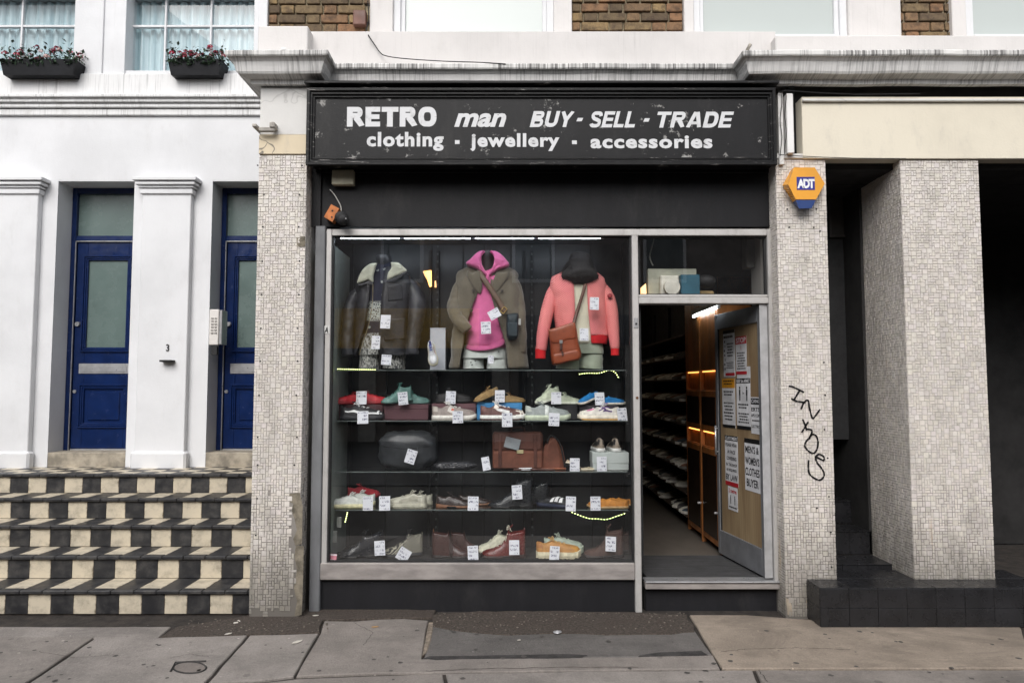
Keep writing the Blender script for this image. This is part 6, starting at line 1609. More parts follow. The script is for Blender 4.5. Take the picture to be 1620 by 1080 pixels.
S_('leather_boot', 740, D_Z, .57, 1, 52, 'second brown ankle boot behind the price card', upper='#38211e', sole='#1c1413', lining='#3a2312', kind='heeled', heel_h=.02, sole_h=.014, collar=.19, dip=.19, throat=.185, tl_=.38, rough=.32)
S_('leather_boot', 797, D_Z, .42, -1, 66, 'oxblood lace up boot with its toe to the steps', upper='#5a2320', sole='#2a1815', lace='#cfcab8', accent='#5a2320', lining='#3a1513', kind='heeled', heel_h=.022, sole_h=.014, collar=.19, dip=.185, throat=.18, tl_=.36, rough=.25)
S_('trainer', 786, D_Z+.0, .56, -1, 56, 'off white shoe with loose laces behind the oxblood boot', upper='#c9c7b2', sole='#cfcdb8', lace='#d6d4c2', accent='#cfcdb8', collar=.13, dip=.10, throat=.12, tilt=-.12)
S_('chunky_trainer', 882, D_Z, .41, 1, 66, 'honey suede shoe with a thick cleated cream sole', upper='#b27e3e', sole='#d8cfb2', lace='#c9a468', accent='#c0944e', lining='#caa66a', kind='chunky', cleats=True, sole_h=.040, bulge=1.0, toecap='#c08a30', heeltab='#94602c')
S_('chunky_trainer', 890, D_Z, .55, 1, 60, 'pale mint shoe standing behind the honey suede shoe', upper='#a9b5a6', sole='#b9c4b2', lace='#b4bfae', accent='#b0bba9', kind='chunky', sole_h=.045, bulge=1.1)
S_('work_boot', 953, D_Z, .42, -1, 60, 'tall brown suede lace up boot at the door end', upper='#43302a', sole='#1d1817', lace='#2c201b', accent='#43302a', kind='heeled', heel_h=.022, sole_h=.016, collar=.215, dip=.21, throat=.205, tl_=.38, rough=.8)
S_('work_boot', 966, D_Z, .58, -1, 54, 'second tall brown boot standing in the dark behind', upper='#3a2a25', sole='#1d1817', kind='heeled', heel_h=.022, sole_h=.016, collar=.18, dip=.18, throat=.17, tl_=.36, rough=.8)
# ---------------- price cards
for c_ in [(563.5, 618.5, 580, 639.5, 'upright price card in front of the red trainers', .44), (565.5, 650, 582.5, 670, 'price card hanging over the shelf edge under the black running shoe', .31),
           (630, 620, 645, 640, 'striped looking price card leaning on the teal high tops', .42, -8), (705, 618.5, 721, 638.5, 'price card on the plum shoe box', .44), (716, 650, 732.5, 669, 'price card in front of the taupe running shoe', .31, -3),
           (783, 617, 798.5, 636, 'price card between the two sand suede shoes', .44), (794, 653, 810.5, 675, 'price card hanging below the brown and white runner', .31), (872, 620, 888, 639, 'price card between the mint high tops', .44),
           (868, 653, 885, 673.5, 'price card before the grey strap trainer', .31, 2), (941, 620.5, 956.5, 640.5, 'price card between the blue slip ons', .44), (976.5, 645, 992, 666, 'price card at the heel of the purple striped court trainer', .36, -3),
           (642, 711, 658, 733, 'price card tied to the large dark rounded bag', .36, 16), (762.5, 722.5, 775, 743.5, 'narrow price card leaning beside the briefcase', .36, -9), (901.5, 724.5, 917, 745, 'price card in front of the flower print sandal', .34),
           (944, 722, 960, 745, 'price card on the front of the white shoe box', .37), (574, 785, 590, 807, 'price card at the heel of the white knit trainer', .31), (600, 784.5, 617, 807, 'price card between the white and the grey trainers', .31),
           (740, 785, 757, 807, 'price card before the dark brown brogues', .31), (810, 767, 826, 789.5, 'price card on the black ankle boot', .34, -3), (895, 785, 911, 808, 'price card beside the black slide sandal', .31),
           (934, 785, 950, 807, 'price card at the toe of the mustard moccasin', .31), (592.5, 855, 609, 878, 'price card propped on the polished black shoe', .33, -2), (740, 863, 756.5, 886.5, 'price card at the toe of the brown buckled boot', .31),
           (805.5, 854, 821.5, 877, 'price card on the oxblood boot', .33), (869.5, 863.5, 885, 886.5, 'price card leaning on the honey suede shoe', .31, 5), (958, 848.5, 974.5, 871.5, 'price card on the tall brown boot', .33),
           (602, 498, 617.5, 519.5, 'price card on the chest of the leather jacket', .255, 3), (588, 531, 601, 552, 'price card on the patterned shorts, upper', .28, 2), (603.5, 561, 619, 577, 'price card at the hem of the leather jacket', .25, 2),
           (761, 508.5, 776.5, 528, 'price card on the belly of the pink hoodie', .26, -3), (933, 470, 947.5, 490, 'price card on the chest of the pink checked cardigan', .265, 2), (917, 519, 931, 539, 'price card on the cream shirt above the satchel', .265, -2), (772, 562, 781, 575, 'price card on the white shorts', .29)]:
    card(*c_[:5], Y=c_[5], rot=c_[6] if len(c_) > 6 else 0)
card(629, 867, 648, 887, 'price card tipped over on the zebra striped trainer', Y=.32, rot=30)
card(773, 489, 791, 504, 'price card hung sideways from the brown cross strap', Y=.245, rot=-27)
c2 = card(518, 875.5, 532.5, 889.5, 'pink and white label stuck inside the bottom corner of the window', Y=.215, rot=4, mat_=pl('#e58a9c', .6)); del c2['group']; c2['category'] = 'label'
o = box('label_stripe', pl('#efe6ea'), c2, -.0405, .0405, -.0014, -.0009, -.048, -.012, 0); o = box('label_stripe', pl('#efe6ea'), c2, -.0405, .0405, -.0014, -.0009, .03, .048, 0)
# ================================================================== dressed mannequins
def q3(px, py, Y): x, z = P(px, py, Y); return Vector((x, Y, z))
def catmull(rows, n):
    return smooth_path([tuple(r) for r in rows], n)
def shell(name, mat_, parent, rows, Yc, seed=1, fold=.006, n=44, sub=7, solid=.004, exp=.85, vfold=1.0, frontopen=False):
    """rows: (py, left px, right px, front depth, back depth[, front edge left px, front edge right px])"""
    pts = catmull(rows, sub); mb = MB(); out = []
    for r in pts:
        py, L, Rr, df, db = r[:5]; z = PZ(py, Yc); xl, xr = PX(L, py, Yc), PX(Rr, py, Yc); cx, rx = (xl+xr)/2, (xr-xl)/2
        if frontopen:
            eL, eR = PX(r[5], py, Yc), PX(r[6], py, Yc)
            def ang(x):                       # angle on the front of the ring whose x is this
                u = max(-.999, min(.999, (x-cx)/rx)); return math.asin(math.copysign(abs(u)**(1/exp), u))
            a0 = ang(eR); a1 = 2*math.pi+ang(eL)
        else: a0, a1 = 0, 2*math.pi
        row = []
        for k in range(n+(1 if frontopen else 0)):
            a = a0+(a1-a0)*k/n; s_, c_ = math.sin(a), math.cos(a)
            x = cx+rx*math.copysign(abs(s_)**exp, s_); y = -math.copysign(abs(c_)**exp, c_)*(df if c_ > 0 else db)
            nn = .55*noise.noise((x*9*vfold+seed, y*6, z*3.2+seed))+1.3*(.22-abs(noise.noise((x*11+seed+z*3, y*10, z*5))))+.6*(.2-abs(noise.noise((x*16-z*12+seed, y*8, z*12))))
            d = Vector((s_, -c_, 0))*fold*nn; row.append((x+d.x, Yc+y+d.y, z+.3*fold*nn))
        out.append(row)
    mb.grid(out, not frontopen)
    o = mb.build(name, mat_, parent, smooth=True, solid=solid); return o
def sleeve(name, mat_, parent, path, seed=1, wr=.06, n=20, close=True, flat=1.0, solid=0):
    """path: (px, py, Y, radius px)"""
    pts = catmull(path, 8); mb = MB(); rows = []
    ps = [q3(a, b, y) for a, b, y, r_ in pts]; up = Vector((0, 1, 0)); L = 0
    for i, (p, r) in enumerate(zip(ps, pts)):
        d = (ps[min(i+1, len(ps)-1)]-ps[max(i-1, 0)]).normalized(); a = d.cross(up).normalized(); b = a.cross(d).normalized(); rad = r[3]*pxm
        if i: L += (p-ps[i-1]).length
        row = []
        for k in range(n):
            t = 2*math.pi*k/n; u = a*math.cos(t)+b*math.sin(t)*flat
            nn = 1.3*(.25-abs(noise.noise((math.cos(t)*1.2+seed, math.sin(t)*1.2, L*17+math.cos(t+seed)*.8))))+.35*noise.noise((math.cos(t)*2.5, math.sin(t)*2.5+seed, L*9+seed))+.5*(.2-abs(noise.noise((math.cos(t)*1.4, math.sin(t)*1.4+seed, L*34+math.sin(t)*1.2))))
            row.append(p+u*rad*(1+wr*nn))
        rows.append(row)
    mb.grid(rows, True)
    if close: mb.f.append(tuple(range(n))[::-1]); mb.m.append(0); mb.f.append(tuple((len(rows)-1)*n+k for k in range(n))); mb.m.append(0)
    return mb.build(name, mat_, parent, smooth=True, solid=solid)
def pillow(name, mat_, parent, outline, Y, thick, wrap=None, seed=0, amp=.0, rings=(1.0, .96, .88, .72, .5, .25), flat=False, dens=6, back=.004):
    """padded or flat panel cut to an outline given in photo pixels, bent round the body it lies on"""
    pts = smooth_path(outline+[outline[0]], dens)[:-1] if not flat else outline
    if flat:
        pts = []
        for i, a in enumerate(outline):
            b = outline[(i+1) % len(outline)]
            for k in range(6): pts.append((lerp(a[0], b[0], k/6), lerp(a[1], b[1], k/6)))
    cx = sum(p[0] for p in pts)/len(pts); cyy = sum(p[1] for p in pts)/len(pts)
    def surf(x, y, h):
        yy = Y
        if wrap: c0, r0, Yc, dp = wrap; u = max(-1, min(1, (x-c0)/r0)); yy = Yc-dp*math.sqrt(max(0, 1-u*u))**.85
        v = q3(x, y, yy); v.y = yy-h
        if amp: v.y -= amp*(noise.noise((v.x*22+seed, v.z*22, seed))+.6*noise.noise((v.x*55, v.z*55, seed)))
        return v
    mb = MB(); rows = [[surf(cx+(x-cx)*.995, cyy+(y-cyy)*.995, -back) for x, y in pts]]
    for r in rings:
        h = thick*math.sqrt(max(0, 1-(r**3)**2)) if not flat else thick*(1 if r < 1 else .2)
        rows.append([surf(cx+(x-cx)*r, cyy+(y-cyy)*r, h) for x, y in pts])
    mb.grid(rows, True); n = len(pts); b = (len(rows)-1)*n; c_ = len(mb.v); mb.v.append(tuple(surf(cx, cyy, thick)))
    for i in range(n): mb.f.append((b+i, b+(i+1) % n, c_)); mb.m.append(0)
    return mb.build(name, mat_, parent, smooth=True)
def mann(px, label):
    return empty('dressed_mannequin', (PX(px, 584, .5), .5, TOPZ), 0, label, 'mannequin')
def at(parent):                    # children use world coordinates
    inv_ = Matrix.Translation(-parent.location)
    return inv_
def reparent(m_):
    for ch in m_.children:
        if ch.matrix_parent_inverse == Matrix.Identity(4): ch.matrix_parent_inverse = m_.matrix_basis.inverted()
ml = plain('mannequin_plastic', (.05, .05, .055), .35, .2)
# ---- 1: leather jacket with shearling collar
m1 = mann(606, 'headless mannequin in a dark leather flying jacket with cream shearling collar')
lj = plain('charcoal_jacket_leather', (.021, .021, .026), .5, .5, 9, 1.0, 30)
def bandana():
    n = NT('bandana_print'); v = n.new('TexVoronoi'); v.inputs['Scale'].default_value = 17; n.link(n.co((1, .3, 1)), v.inputs['Vector'])
    v2 = n.new('TexVoronoi', feature='DISTANCE_TO_EDGE'); v2.inputs['Scale'].default_value = 55; n.link(n.co((1, .3, 1)), v2.inputs['Vector'])
    z = n.sep(n.co())[2]; spots = n.math('MULTIPLY', n.ramp(v.outputs['Distance'], .24, .19), n.ramp(v2.outputs['Distance'], .05, .12))
    low = n.math('MULTIPLY', n.ramp(z, PZ(474, .4), PZ(480, .4)), n.ramp(z, PZ(509, .4), PZ(505, .4)))
    dense = n.ramp(v2.outputs['Distance'], .22, .12)
    f = n.math('MAXIMUM', spots, n.math('MULTIPLY', low, dense))
    return n.out(n.mix(f, (.010, .011, .028), (.48, .50, .45)), .85)
shell('printed_tee', bandana(), m1, [(412, 597, 619, .05, .05), (424, 592, 624, .06, .06), (438, 578, 636, .085, .08), (470, 574, 640, .10, .10), (520, 572, 640, .10, .10), (536, 572, 640, .10, .10)], .50, 3, .003)
sleeve('neck', ml, m1, [(607, 436, .50, 12), (607, 420, .50, 11.5), (607, 411, .49, 12.5), (607, 405, .49, 11.5)], n=24, wr=0)
def camo():
    n = NT('marl_shorts'); a = n.noise(60, n.co((1, 1, .45), rot=(0, .5, 0)), 5, .7, 1.4); n.bump(a, .3, .004); return n.out(n.mix(n.ramp(a, .45, .56), (.035, .037, .04), (.42, .42, .39)), .9)
cm_ = camo()
shell('shorts', cm_, m1, [(528, 573, 637, .10, .10), (548, 570, 640, .115, .11), (562, 569, 642, .12, .11)], .50, 5, .006)
for a, b in ((586, 16.5), (624, 17)): sleeve('short_leg', cm_, m1, [(a+2, 555, .49, b-1), (a, 568, .49, b), (a-1, 583.4, .49, b+.6)], 7, .08)
shell('jacket_body', lj, m1, [(424, 583, 631, .06, .07, 592, 614), (430, 573, 641, .08, .09, 590, 612), (440, 565, 650, .10, .11, 590, 611), (455, 562, 652, .125, .12, 590, 610), (480, 563, 650, .135, .13, 588, 608), (510, 564, 648, .14, .135, 584, 606), (540, 562, 650, .145, .135, 575, 604), (562, 560, 651, .145, .135, 568, 604)], .50, 11, .020, frontopen=True, solid=.010)
sleeve('sleeve', lj, m1, [(640, 444, .50, 8), (652, 454, .49, 11), (659, 474, .46, 13.5), (659, 500, .43, 12.5), (655, 530, .41, 10.5), (652, 552, .39, 10.5), (652, 560, .39, 10)], 3, .22)
sleeve('sleeve', lj, m1, [(574, 457, .50, 7), (562, 468, .49, 9.5), (554, 490, .46, 11), (551, 520, .43, 10.2), (549, 548, .41, 9.8), (551, 563, .40, 9)], 5, .22)
wl = (606, 47, .50, .14)
pillow('waistband', lj, m1, [(605, 550), (625, 550), (648, 549), (650, 561), (628, 562), (604.5, 562)], 0, .010, wl, flat=True)
pillow('pocket', lj, m1, [(608, 505), (641, 503), (641, 536), (608, 539)], 0, .008, wl, flat=True); pillow('chest_pocket', lj, m1, [(615, 452), (636, 449), (637, 474), (614, 476)], 0, .006, wl, flat=True)
sh_ = plain('cream_shearling', (.50, .50, .40), .95, .15, 20, .9, 55)
pillow('collar', sh_, m1, [(597, 416), (586, 417), (575, 425), (568, 437), (565, 448), (574, 447), (583, 443.5), (590, 447), (591, 436), (594, 425)], .385, .022, None, 4, .004)
pillow('collar', sh_, m1, [(618, 415), (629, 415), (637, 421), (644, 428), (638, 433), (626, 438), (613, 443.5), (614, 432), (619, 424)], .385, .022, None, 8, .004)
pillow('collar_edge', lj, m1, [(565, 449), (574, 448), (584, 444), (590, 448), (589, 451), (583, 448.5), (574, 452), (566, 453)], .375, .006, None); pillow('collar_edge', lj, m1, [(612, 443), (626, 438), (640, 430), (644, 431), (630, 443), (612, 447)], .372, .007, None)
mb = MB(); mb.tube([tuple(q3(a, b, .352+c)) for a, b, c in smooth_path([(590, 449, .0), (589, 480, -.01), (584, 510, -.012), (575, 540, -.008), (568, 561, 0)], 6)], .0028, 5); mb.build('zip', plain('brass_zip', (.34, .28, .17), .35, .2, 40, 0, 10, .6), m1)
reparent(m1)
# ---- 2: olive coat over pink hoodie
m2 = mann(771, 'headless mannequin in a pink hoodie, open olive grey coat and white shorts')
pink = fabric('pink_fleece', rgb('#dd6ba0'), .14, 7, 220, .6)
olive = fabric('olive_grey_wool', mul(rgb('#675f50'), .95), .2, 7, 200, .6)
wsh = fabric('white_denim', rgb('#c9cfca'), .10, 8, 300, .3)
sleeve('neck', plain('dark_neck', (.045, .04, .037), .4), m2, [(771, 440, .50, 13), (771, 425, .49, 12), (770.5, 410, .49, 11.7), (770.5, 398, .49, 11.5)], n=24, wr=0)
shell('hoodie_body', pink, m2, [(427, 757, 787, .06, .07), (436, 742, 802, .10, .10), (455, 738, 806, .125, .12), (485, 738, 805, .135, .12), (515, 738, 804, .14, .12), (535, 737, 803, .145, .12), (546, 738, 802, .14, .12), (551, 742, 799, .125, .11)], .50, 2, .016)
pillow('front_pocket', pink, m2, [(757, 508), (770, 507), (786, 507), (797, 531), (782, 545), (762, 546), (746, 538)], 0, .012, (771, 37, .50, .14), 3, .003)
wp = (771, 37, .50, .142)
pillow('hem_band', pink, m2, [(738, 546), (755, 548), (775, 547), (793, 540), (802, 534), (801.5, 541), (790, 549), (772, 554), (752, 555), (738, 552)], 0, .012, wp, 9, .002)
wingL = [(765, 396), (757, 398), (750, 404), (743, 411), (737, 416), (742, 421), (752, 425), (762, 432), (771, 440), (772, 434), (765, 427), (761, 418), (760, 407)]
wingR = [(777, 396), (786, 398), (794, 403), (801, 411), (806, 418), (800, 424), (790, 427), (780, 433), (771, 440), (771, 434), (778, 427), (782, 418), (782, 407)]
pillow('hood', pink, m2, wingL, .41, .05, None, 5, .010, dens=3, back=.06); pillow('hood', pink, m2, wingR, .41, .05, None, 9, .010, dens=3, back=.06)
for pts_ in ([(766, 397), (760, 405), (760, 418), (765, 428), (772, 437), (771, 446)], [(776, 397), (783, 405), (783, 418), (778, 428), (770.5, 438), (771, 446)]):
    sleeve('hood_edge', pink, m2, [(a, b, .37 if b > 410 else .42, 2.2) for a, b in pts_], 3, .1, 10)
for pts_ in ([(742, 414), (752, 411), (759, 417)], [(801, 415), (792, 412), (785, 419)], [(748, 421), (757, 421), (764, 430)], [(795, 423), (788, 422), (779, 431)]):
    sleeve('fold', pink, m2, [(a, b, .37, r_) for (a, b), r_ in zip(pts_, (.6, 2.2, .8))], 3, .1, 10)
sleeve('hood_back', pink, m2, [(754, 414, .57, 9), (771, 408, .60, 9), (788, 414, .57, 9)], 3, .05)
mb = MB()
for a in (768, 775): mb.tube([tuple(q3(a+.5*math.sin(i), 441+i*5, .345-.001*i)) for i in range(5)], .0022, 5)
mb.build('drawcord', pink, m2)
for a, b, c in ((749, 734, 0), (784.5, 793, 1)):
    pass
shell('shorts', wsh, m2, [(546, 735, 800, .105, .10), (558, 733, 802, .115, .11), (567, 732, 802, .12, .11)], .50, 8, .004)
for a, b in ((749, 16.2), (786, 15.6)): sleeve('short_leg', wsh, m2, [(a+1, 560, .49, b-.4), (a, 572, .49, b), (a, 583.2, .49, b+.4)], 4, .05)
mb = MB(); 
for a, b in ((745, 573), (747, 577), (789, 556), (752, 571), (763, 556), (768, 558)): mb.ball(tuple(q3(a, b, .385)), .006, 8, 6, 1.2, .4, .8)
mb.build('paint_fleck', M['black'], m2)
shell('coat_body', olive, m2, [(421, 748, 797, .06, .09, 757, 783), (427, 731, 813, .08, .11, 757, 782), (434, 724, 820, .10, .12, 758, 780), (445, 723, 821, .125, .13, 761, 777), (465, 721, 824, .145, .14, 757, 777), (490, 720, 826, .155, .145, 748, 783), (515, 718, 829, .16, .15, 741, 791), (545, 714, 832, .16, .155, 735, 800), (582.5, 711, 835, .165, .16, 729, 804)], .50, 21, .017, frontopen=True, solid=.007)
sleeve('sleeve', olive, m2, [(737, 440, .50, 8), (728, 453, .49, 9.5), (720.5, 474, .46, 10.3), (718, 489, .42, 10.6), (724, 504, .37, 10), (734, 515, .33, 9.5), (740, 522, .325, 8.5)], 8, .19)
sleeve('sleeve', olive, m2, [(806, 440, .50, 8), (815, 454, .49, 9.3), (820, 480, .47, 9.8), (822.5, 515, .45, 9.8), (823.5, 545, .44, 9.4), (822.5, 556, .44, 9)], 9, .17)
wc = (772, 53, .50, .152)
pillow('lapel', olive, m2, [(757, 427), (747, 432), (740, 428), (739, 437), (746, 450), (755, 462), (760.5, 464), (763, 452), (762, 440)], 0, .012, wc, dens=4)
pillow('lapel', olive, m2, [(786, 430), (797, 431), (804.5, 429), (803, 440), (794, 452), (784, 464), (778.5, 457), (780, 444)], 0, .012, wc, dens=4)
for a, b in ((748.6, 459.4), (745.5, 491), (794, 460), (796, 492)):
    c = q3(a, b, .345); m2b = MB().cyl((c.x, c.y-.002, c.z), .012, .008, 'y', 14).build('button', pl('#3a322c', .4), m2)
reparent(m2)
strap = leather('olive_brown_strap', rgb('#5e4634'), .5, .2)
pch = empty('pouch', q3(811, 516, .30), 0, 'dark teal cross body pouch on a brown strap over the olive coat', 'pouch')
o = T(pillow('pouch_body', plain('dark_teal_nylon', (.014, .026, .032), .6, .3), None, [(802, 497), (812, 495.5), (820, 497), (820, 515), (819, 533), (811, 538), (803, 535), (801, 516)], .335, .05, None, 3, .003, back=.03), pch)
T(pillow('pouch_pocket', plain('teal_nylon', (.02, .034, .042), .6, .3), None, [(803, 510), (819, 510), (818, 532), (804, 532)], .295, .012, None, 3, flat=True), pch)
T(box('white_tab', pl('#c9cbc8'), None, PX(820, 510, .33), PX(824, 510, .33), .32, .33, PZ(514, .33), PZ(504, .33), .002), pch)
rows = []
for a, b, y in smooth_path([(757, 430, .36), (767, 444, .335), (780, 463, .325), (791, 480, .318), (800, 495, .315)], 8):
    c = q3(a, b, y); d_ = Vector((.75, 0, .66))*.021; rows.append([c-d_, c-d_*.5+Vector((0, -.003, 0)), c+d_*.5+Vector((0, -.003, 0)), c+d_])
T(MB().grid(rows).build('strap', strap, None, smooth=True, solid=.005), pch)
bk = Matrix.Translation(q3(797, 490.5, .305)) @ Matrix.Rotation(R(-52), 4, 'Y')
T(MB().box(-.026, .026, -.004, .004, .012, .018, .002, bk).box(-.026, .026, -.004, .004, -.018, -.012, .002, bk).box(-.026, -.02, -.004, .004, -.0118, .0118, 0, bk).box(.02, .026, -.004, .004, -.0118, .0118, 0, bk).build('buckle', plain('gold_buckle', (.62, .42, .12), .3, .1, 5, 0, 10, .8)), pch)
# ---- 3: pink checked cardigan, satchel, fur hood
m3 = mann(917, 'mannequin in a pink checked cardigan with red cuffs and a dark fluffy wide hat')
def check():
    n = NT('pink_checked_knit'); x, y, z = n.sep(n.co())[:3]
    sx = n.math('SINE', n.math('MULTIPLY', n.math('ADD', x, n.math('MULTIPLY', y, .6)), 390)); sz = n.math('SINE', n.math('MULTIPLY', z, 390))
    f = n.ramp(n.math('MULTIPLY', sx, sz), -.1, .3); big = n.noise(4, None, 4)
    c = n.mix(f, (.72, .17, .17), (.82, .33, .30)); c = n.mix(n.ramp(big, .35, .7, 0, .4), c, (.62, .14, .18)); return n.out(c, .9)
ck = check(); rib = plain('red_rib_knit', (.66, .012, .018), .85, .12, 8, .4, 80, 0, (3, 3, .3))
pale = fabric('pale_green_cotton', rgb('#a3ac9a'), .12, 6, 260, .3); crm = fabric('cream_shirt_cotton', rgb('#d6d3bd'), .06, 7, 240, .3)
shell('shirt', crm, m3, [(436, 900, 934, .06, .06), (448, 893, 944, .10, .09), (480, 890, 946, .115, .10), (545, 888, 948, .12, .10)], .50, 14, .007)
shell('trousers', pale, m3, [(532, 886, 950, .11, .10), (548, 884, 953, .12, .11), (560, 883, 954, .12, .11)], .50, 17, .008)
for a, b in ((899, 17), (935, 18)): sleeve('trouser_leg', pale, m3, [(a+1, 552, .49, b-.5), (a, 568, .49, b+.6), (a-1, 583.3, .49, b+1.2)], 6, .09)
shell('cardigan_body', ck, m3, [(431, 888, 942, .05, .08, 899, 930), (436, 878, 950, .07, .10, 903, 928), (442, 872, 956, .09, .11, 905, 927), (458, 869, 959, .12, .12, 906, 926.5), (480, 872, 959, .135, .125, 907, 927), (505, 877, 960, .14, .13, 907.5, 929), (532, 882, 962, .14, .13, 908, 931.5)], .50, 31, .012, frontopen=True, solid=.007)
shell('hem_rib', rib, m3, [(531, 883, 961.5, .142, .13, 908, 932), (538, 884, 960.5, .138, .125, 908, 932), (544, 885, 959, .134, .12, 909, 933)], .50, 32, .003, frontopen=True, solid=.008)
sleeve('sleeve', ck, m3, [(885, 448, .50, 8), (875, 462, .49, 9.8), (867, 488, .46, 10.5), (860, 520, .43, 9.8), (857, 545, .41, 9), (856, 553, .41, 8.6)], 12, .06)
sleeve('sleeve', ck, m3, [(948, 450, .50, 7), (958, 464, .49, 10.5), (966, 485, .46, 10.5), (970, 520, .43, 9.5), (972.5, 545, .41, 7.6), (973, 549, .41, 7)], 13, .06)
sleeve('cuff', rib, m3, [(855.3, 552, .41, 8.6), (855.3, 558, .41, 8.2), (855.3, 567, .41, 8.0)], 1, .02); sleeve('cuff', rib, m3, [(973, 548, .41, 6.8), (973, 555, .41, 6.5), (973, 562, .41, 6.5)], 1, .02)
furm = plain('dark_fur', (.020, .018, .018), .95, .3, 20, 1, 70)
shell('fur_hat', furm, m3, [(400, 911, 922, .03, .03), (404, 904, 932, .10, .08), (416, 900, 936, .13, .11), (426, 896, 939, .15, .12), (434, 888, 943, .17, .13), (441, 887, 945, .16, .12), (447, 899, 938, .13, .10), (451, 908, 930, .10, .08)], .48, 3, .012, n=60, sub=9, solid=.004)
rr = random.Random(9); mb = MB()
for i in range(2600):
    t = rr.random(); py = 402+46*t; wpx = interp([(0, 8), (.3, 18), (.6, 26), (.78, 29), (1, 12)], t); dp = interp([(0, .05), (.3, .13), (.75, .165), (1, .11)], t)
    a = rr.uniform(-1.7, 1.7); c = q3(916+wpx*math.sin(a), py, .48); c.y = .48-dp*math.cos(a); d_ = Vector((math.sin(a)*.5+rr.uniform(-.6, .6), -math.cos(a)*.5, -.7+rr.uniform(-.5, .5))).normalized()*rr.uniform(.02, .045)
    s_ = Vector((rr.uniform(-1, 1), rr.uniform(-.3, .3), rr.uniform(-.4, .4))).normalized()*.0022
    mb.add([c-s_, c+s_, c+d_], [(0, 1, 2)])
mb.build('fur_strands', furm, m3, fix=False)['kind'] = 'stuff'
pillow('brooch', pl('#a03038', .6), m3, [(961, 466), (965, 464), (969, 467), (967, 471), (962, 471)], .40, .012)
reparent(m3)
sat = empty('satchel', q3(894, 540, .33), 0, 'brown leather satchel hanging across the pink checked cardigan', 'satchel')
SAy = .345
T(pillow('satchel_body', tanl, None, [(869, 524), (889, 518), (909, 512), (915, 540), (919.5, 566), (900, 572), (884, 576.5), (874, 576), (871, 552)], SAy, .05, None, 5, .002, back=.05, dens=3), sat)
T(pillow('flap', tanl, None, [(867.5, 521.5), (888, 515.5), (908.6, 510), (911, 526), (910, 535), (897, 538), (885, 543), (873, 542), (869, 532)], SAy-.045, .012, None, 6, .001, dens=3), sat)
T(pillow('front_pocket', tanl, None, [(875, 560), (893, 557), (913, 553), (917, 566), (900, 571), (884, 575), (876, 574)], SAy-.045, .010, None, 7, .001, dens=3), sat)
for a, b, c, d in ((885, 540, 889, 554), (888, 556, 891, 563)): T(pillow('closure_strap', brd, None, [(a, b), (c, b-1), (c+1, d-1), (a+1, d)], SAy-.062, .004, None, flat=True), sat)
T(box('clasp', M['silver'], None, *[PX(v, 540, .28) for v in (885, 890)], .272, .28, PZ(543, .28), PZ(538, .28), .001), sat)
rows = []
for a, b, y in smooth_path([(926, 449, .36), (922, 464, .352), (917, 480, .348), (912, 496, .342), (907, 514, .325)], 8):
    c = q3(a, b, y); d_ = Vector((.95, 0, .3))*.014; rows.append([c-d_, c-d_*.5+Vector((0, -.003, 0)), c+d_*.5+Vector((0, -.003, 0)), c+d_])
T(MB().grid(rows).build('strap', leather('strap_leather', rgb('#5f3a2a')), None, smooth=True, solid=.005), sat)
# ---- white box and hanging white trainer between the first two
e, z_ = bx('white_box', 'box', '#b9bcc4', 680, 518.5, 705.5, TOPZ, .50, .16, 'tall blank pale box standing between the two jackets', lid=.02)
o = make_shoe('trainer', 'white trainer with blue and red trim hung toe down beside the tall pale box', L=.20, upper='#d9dadd', sole='#cfcab4', lace='#c6c8cc', accent='#26408c', lining='#26408c', collar=.08, stripes=[('#b0262c', [(.30, .15), (.60, .12), (.60, .17), (.30, .20)]), ('#e9eaee', [(.2, .2), (.6, .2), (.6, .3), (.2, .3)])], group=None)
del o['L']; c = q3(682, 545, .40); o.location = c+Vector((0, 0, 0)); o.rotation_euler = (Matrix.Rotation(R(180-90+8), 4, 'Z') @ Matrix.Rotation(R(62), 4, 'Y')).to_euler(); o.rotation_euler = (Matrix.Rotation(R(-12), 4, 'Y') @ Matrix.Rotation(R(-90), 4, 'Z') @ Matrix.Rotation(R(62), 4, 'Y')).to_euler()
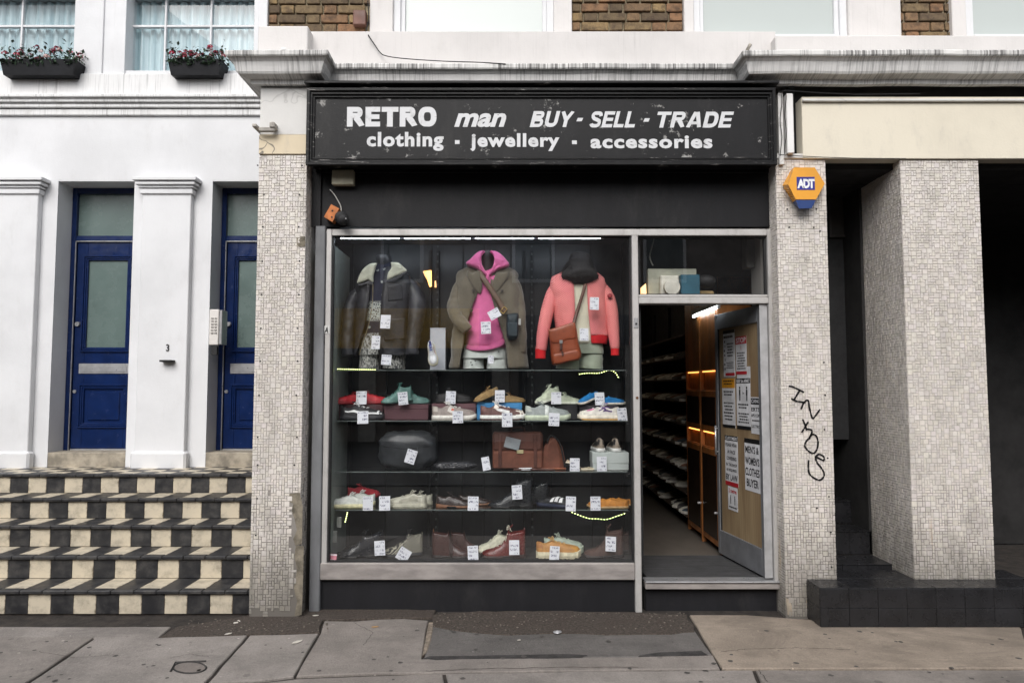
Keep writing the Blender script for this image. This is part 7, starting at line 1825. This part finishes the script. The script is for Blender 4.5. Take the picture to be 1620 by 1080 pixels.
# ---- shoes on the racks inside the doorway
simple = []
cols_ = ['#8a8781', '#5e5a55', '#b4b0a6', '#3b3a3c', '#74706a', '#c9c5bb', '#6b4a3a', '#44505a']
for i, c_ in enumerate(cols_):
    me = MB(); L = .28; rows = []
    for k in range(11):
        t = k/10; w_ = interp(WOUT, t); h = interp([(0, .075), (.1, .08), (.3, .085), (.5, .07), (.75, .05), (.93, .035), (1, .014)], t)
        rows.append([(t*L, -math.cos(math.pi*j/8)*w_, .005+math.sin(math.pi*j/8)**.7*h) for j in range(9)])
    me.grid(rows); me.f.append(tuple(range(9))); me.m.append(0); b0 = len(me.v); me.mi = 1
    lo = [(t*L, s_*interp(WOUT, t)*1.08, z_) for z_ in (0, .026) for t, s_ in [(k/10, 1) for k in range(11)]+[(k/10, -1) for k in range(10, -1, -1)]]
    me.add(lo, [(j, (j+1) % 22, 22+(j+1) % 22, 22+j) for j in range(22)]+[tuple(range(22, 44))]); me.mi = 2
    me.add([(.03, -.018, .079), (.09, -.022, .083), (.09, .022, .083), (.03, .018, .079)], [(0, 1, 2, 3)])
    simple.append((me, [pl(c_, .7), pl('#d6d2c8' if i % 3 else '#6a6762', .7), M['black']]))
first = {}; rr = random.Random(12)
for ri, zz in enumerate(rzs[:-1]):
    y = 2.32
    while y < 4.9:
        i = rr.randrange(len(simple))
        if i not in first: o = simple[i][0].build('trainer', simple[i][1], None, smooth=False); first[i] = o.data
        else: o = bpy.data.objects.new('trainer', first[i]); col.objects.link(o)
        if rr.random() < .9:
            nm_ = ('grey', 'dark grey', 'pale', 'near black', 'mid grey', 'off white', 'brown', 'blue grey')[i]; od_ = ('lowest', 'second', 'third', 'fourth', 'fifth', 'sixth', 'seventh', 'eighth')[ri]
            o.location = (2.06+rr.uniform(-.02, .01), y, zz+.0015); o.rotation_euler = (0, 0, math.pi+rr.uniform(-.6, .6)); tag(o, nm_+' trainer on the '+od_+' shelf up of the dim rack inside the doorway', 'trainer', 'trainers on the dim racks inside the doorway')
        else: bpy.data.objects.remove(o)
        y += rr.uniform(.105, .17)
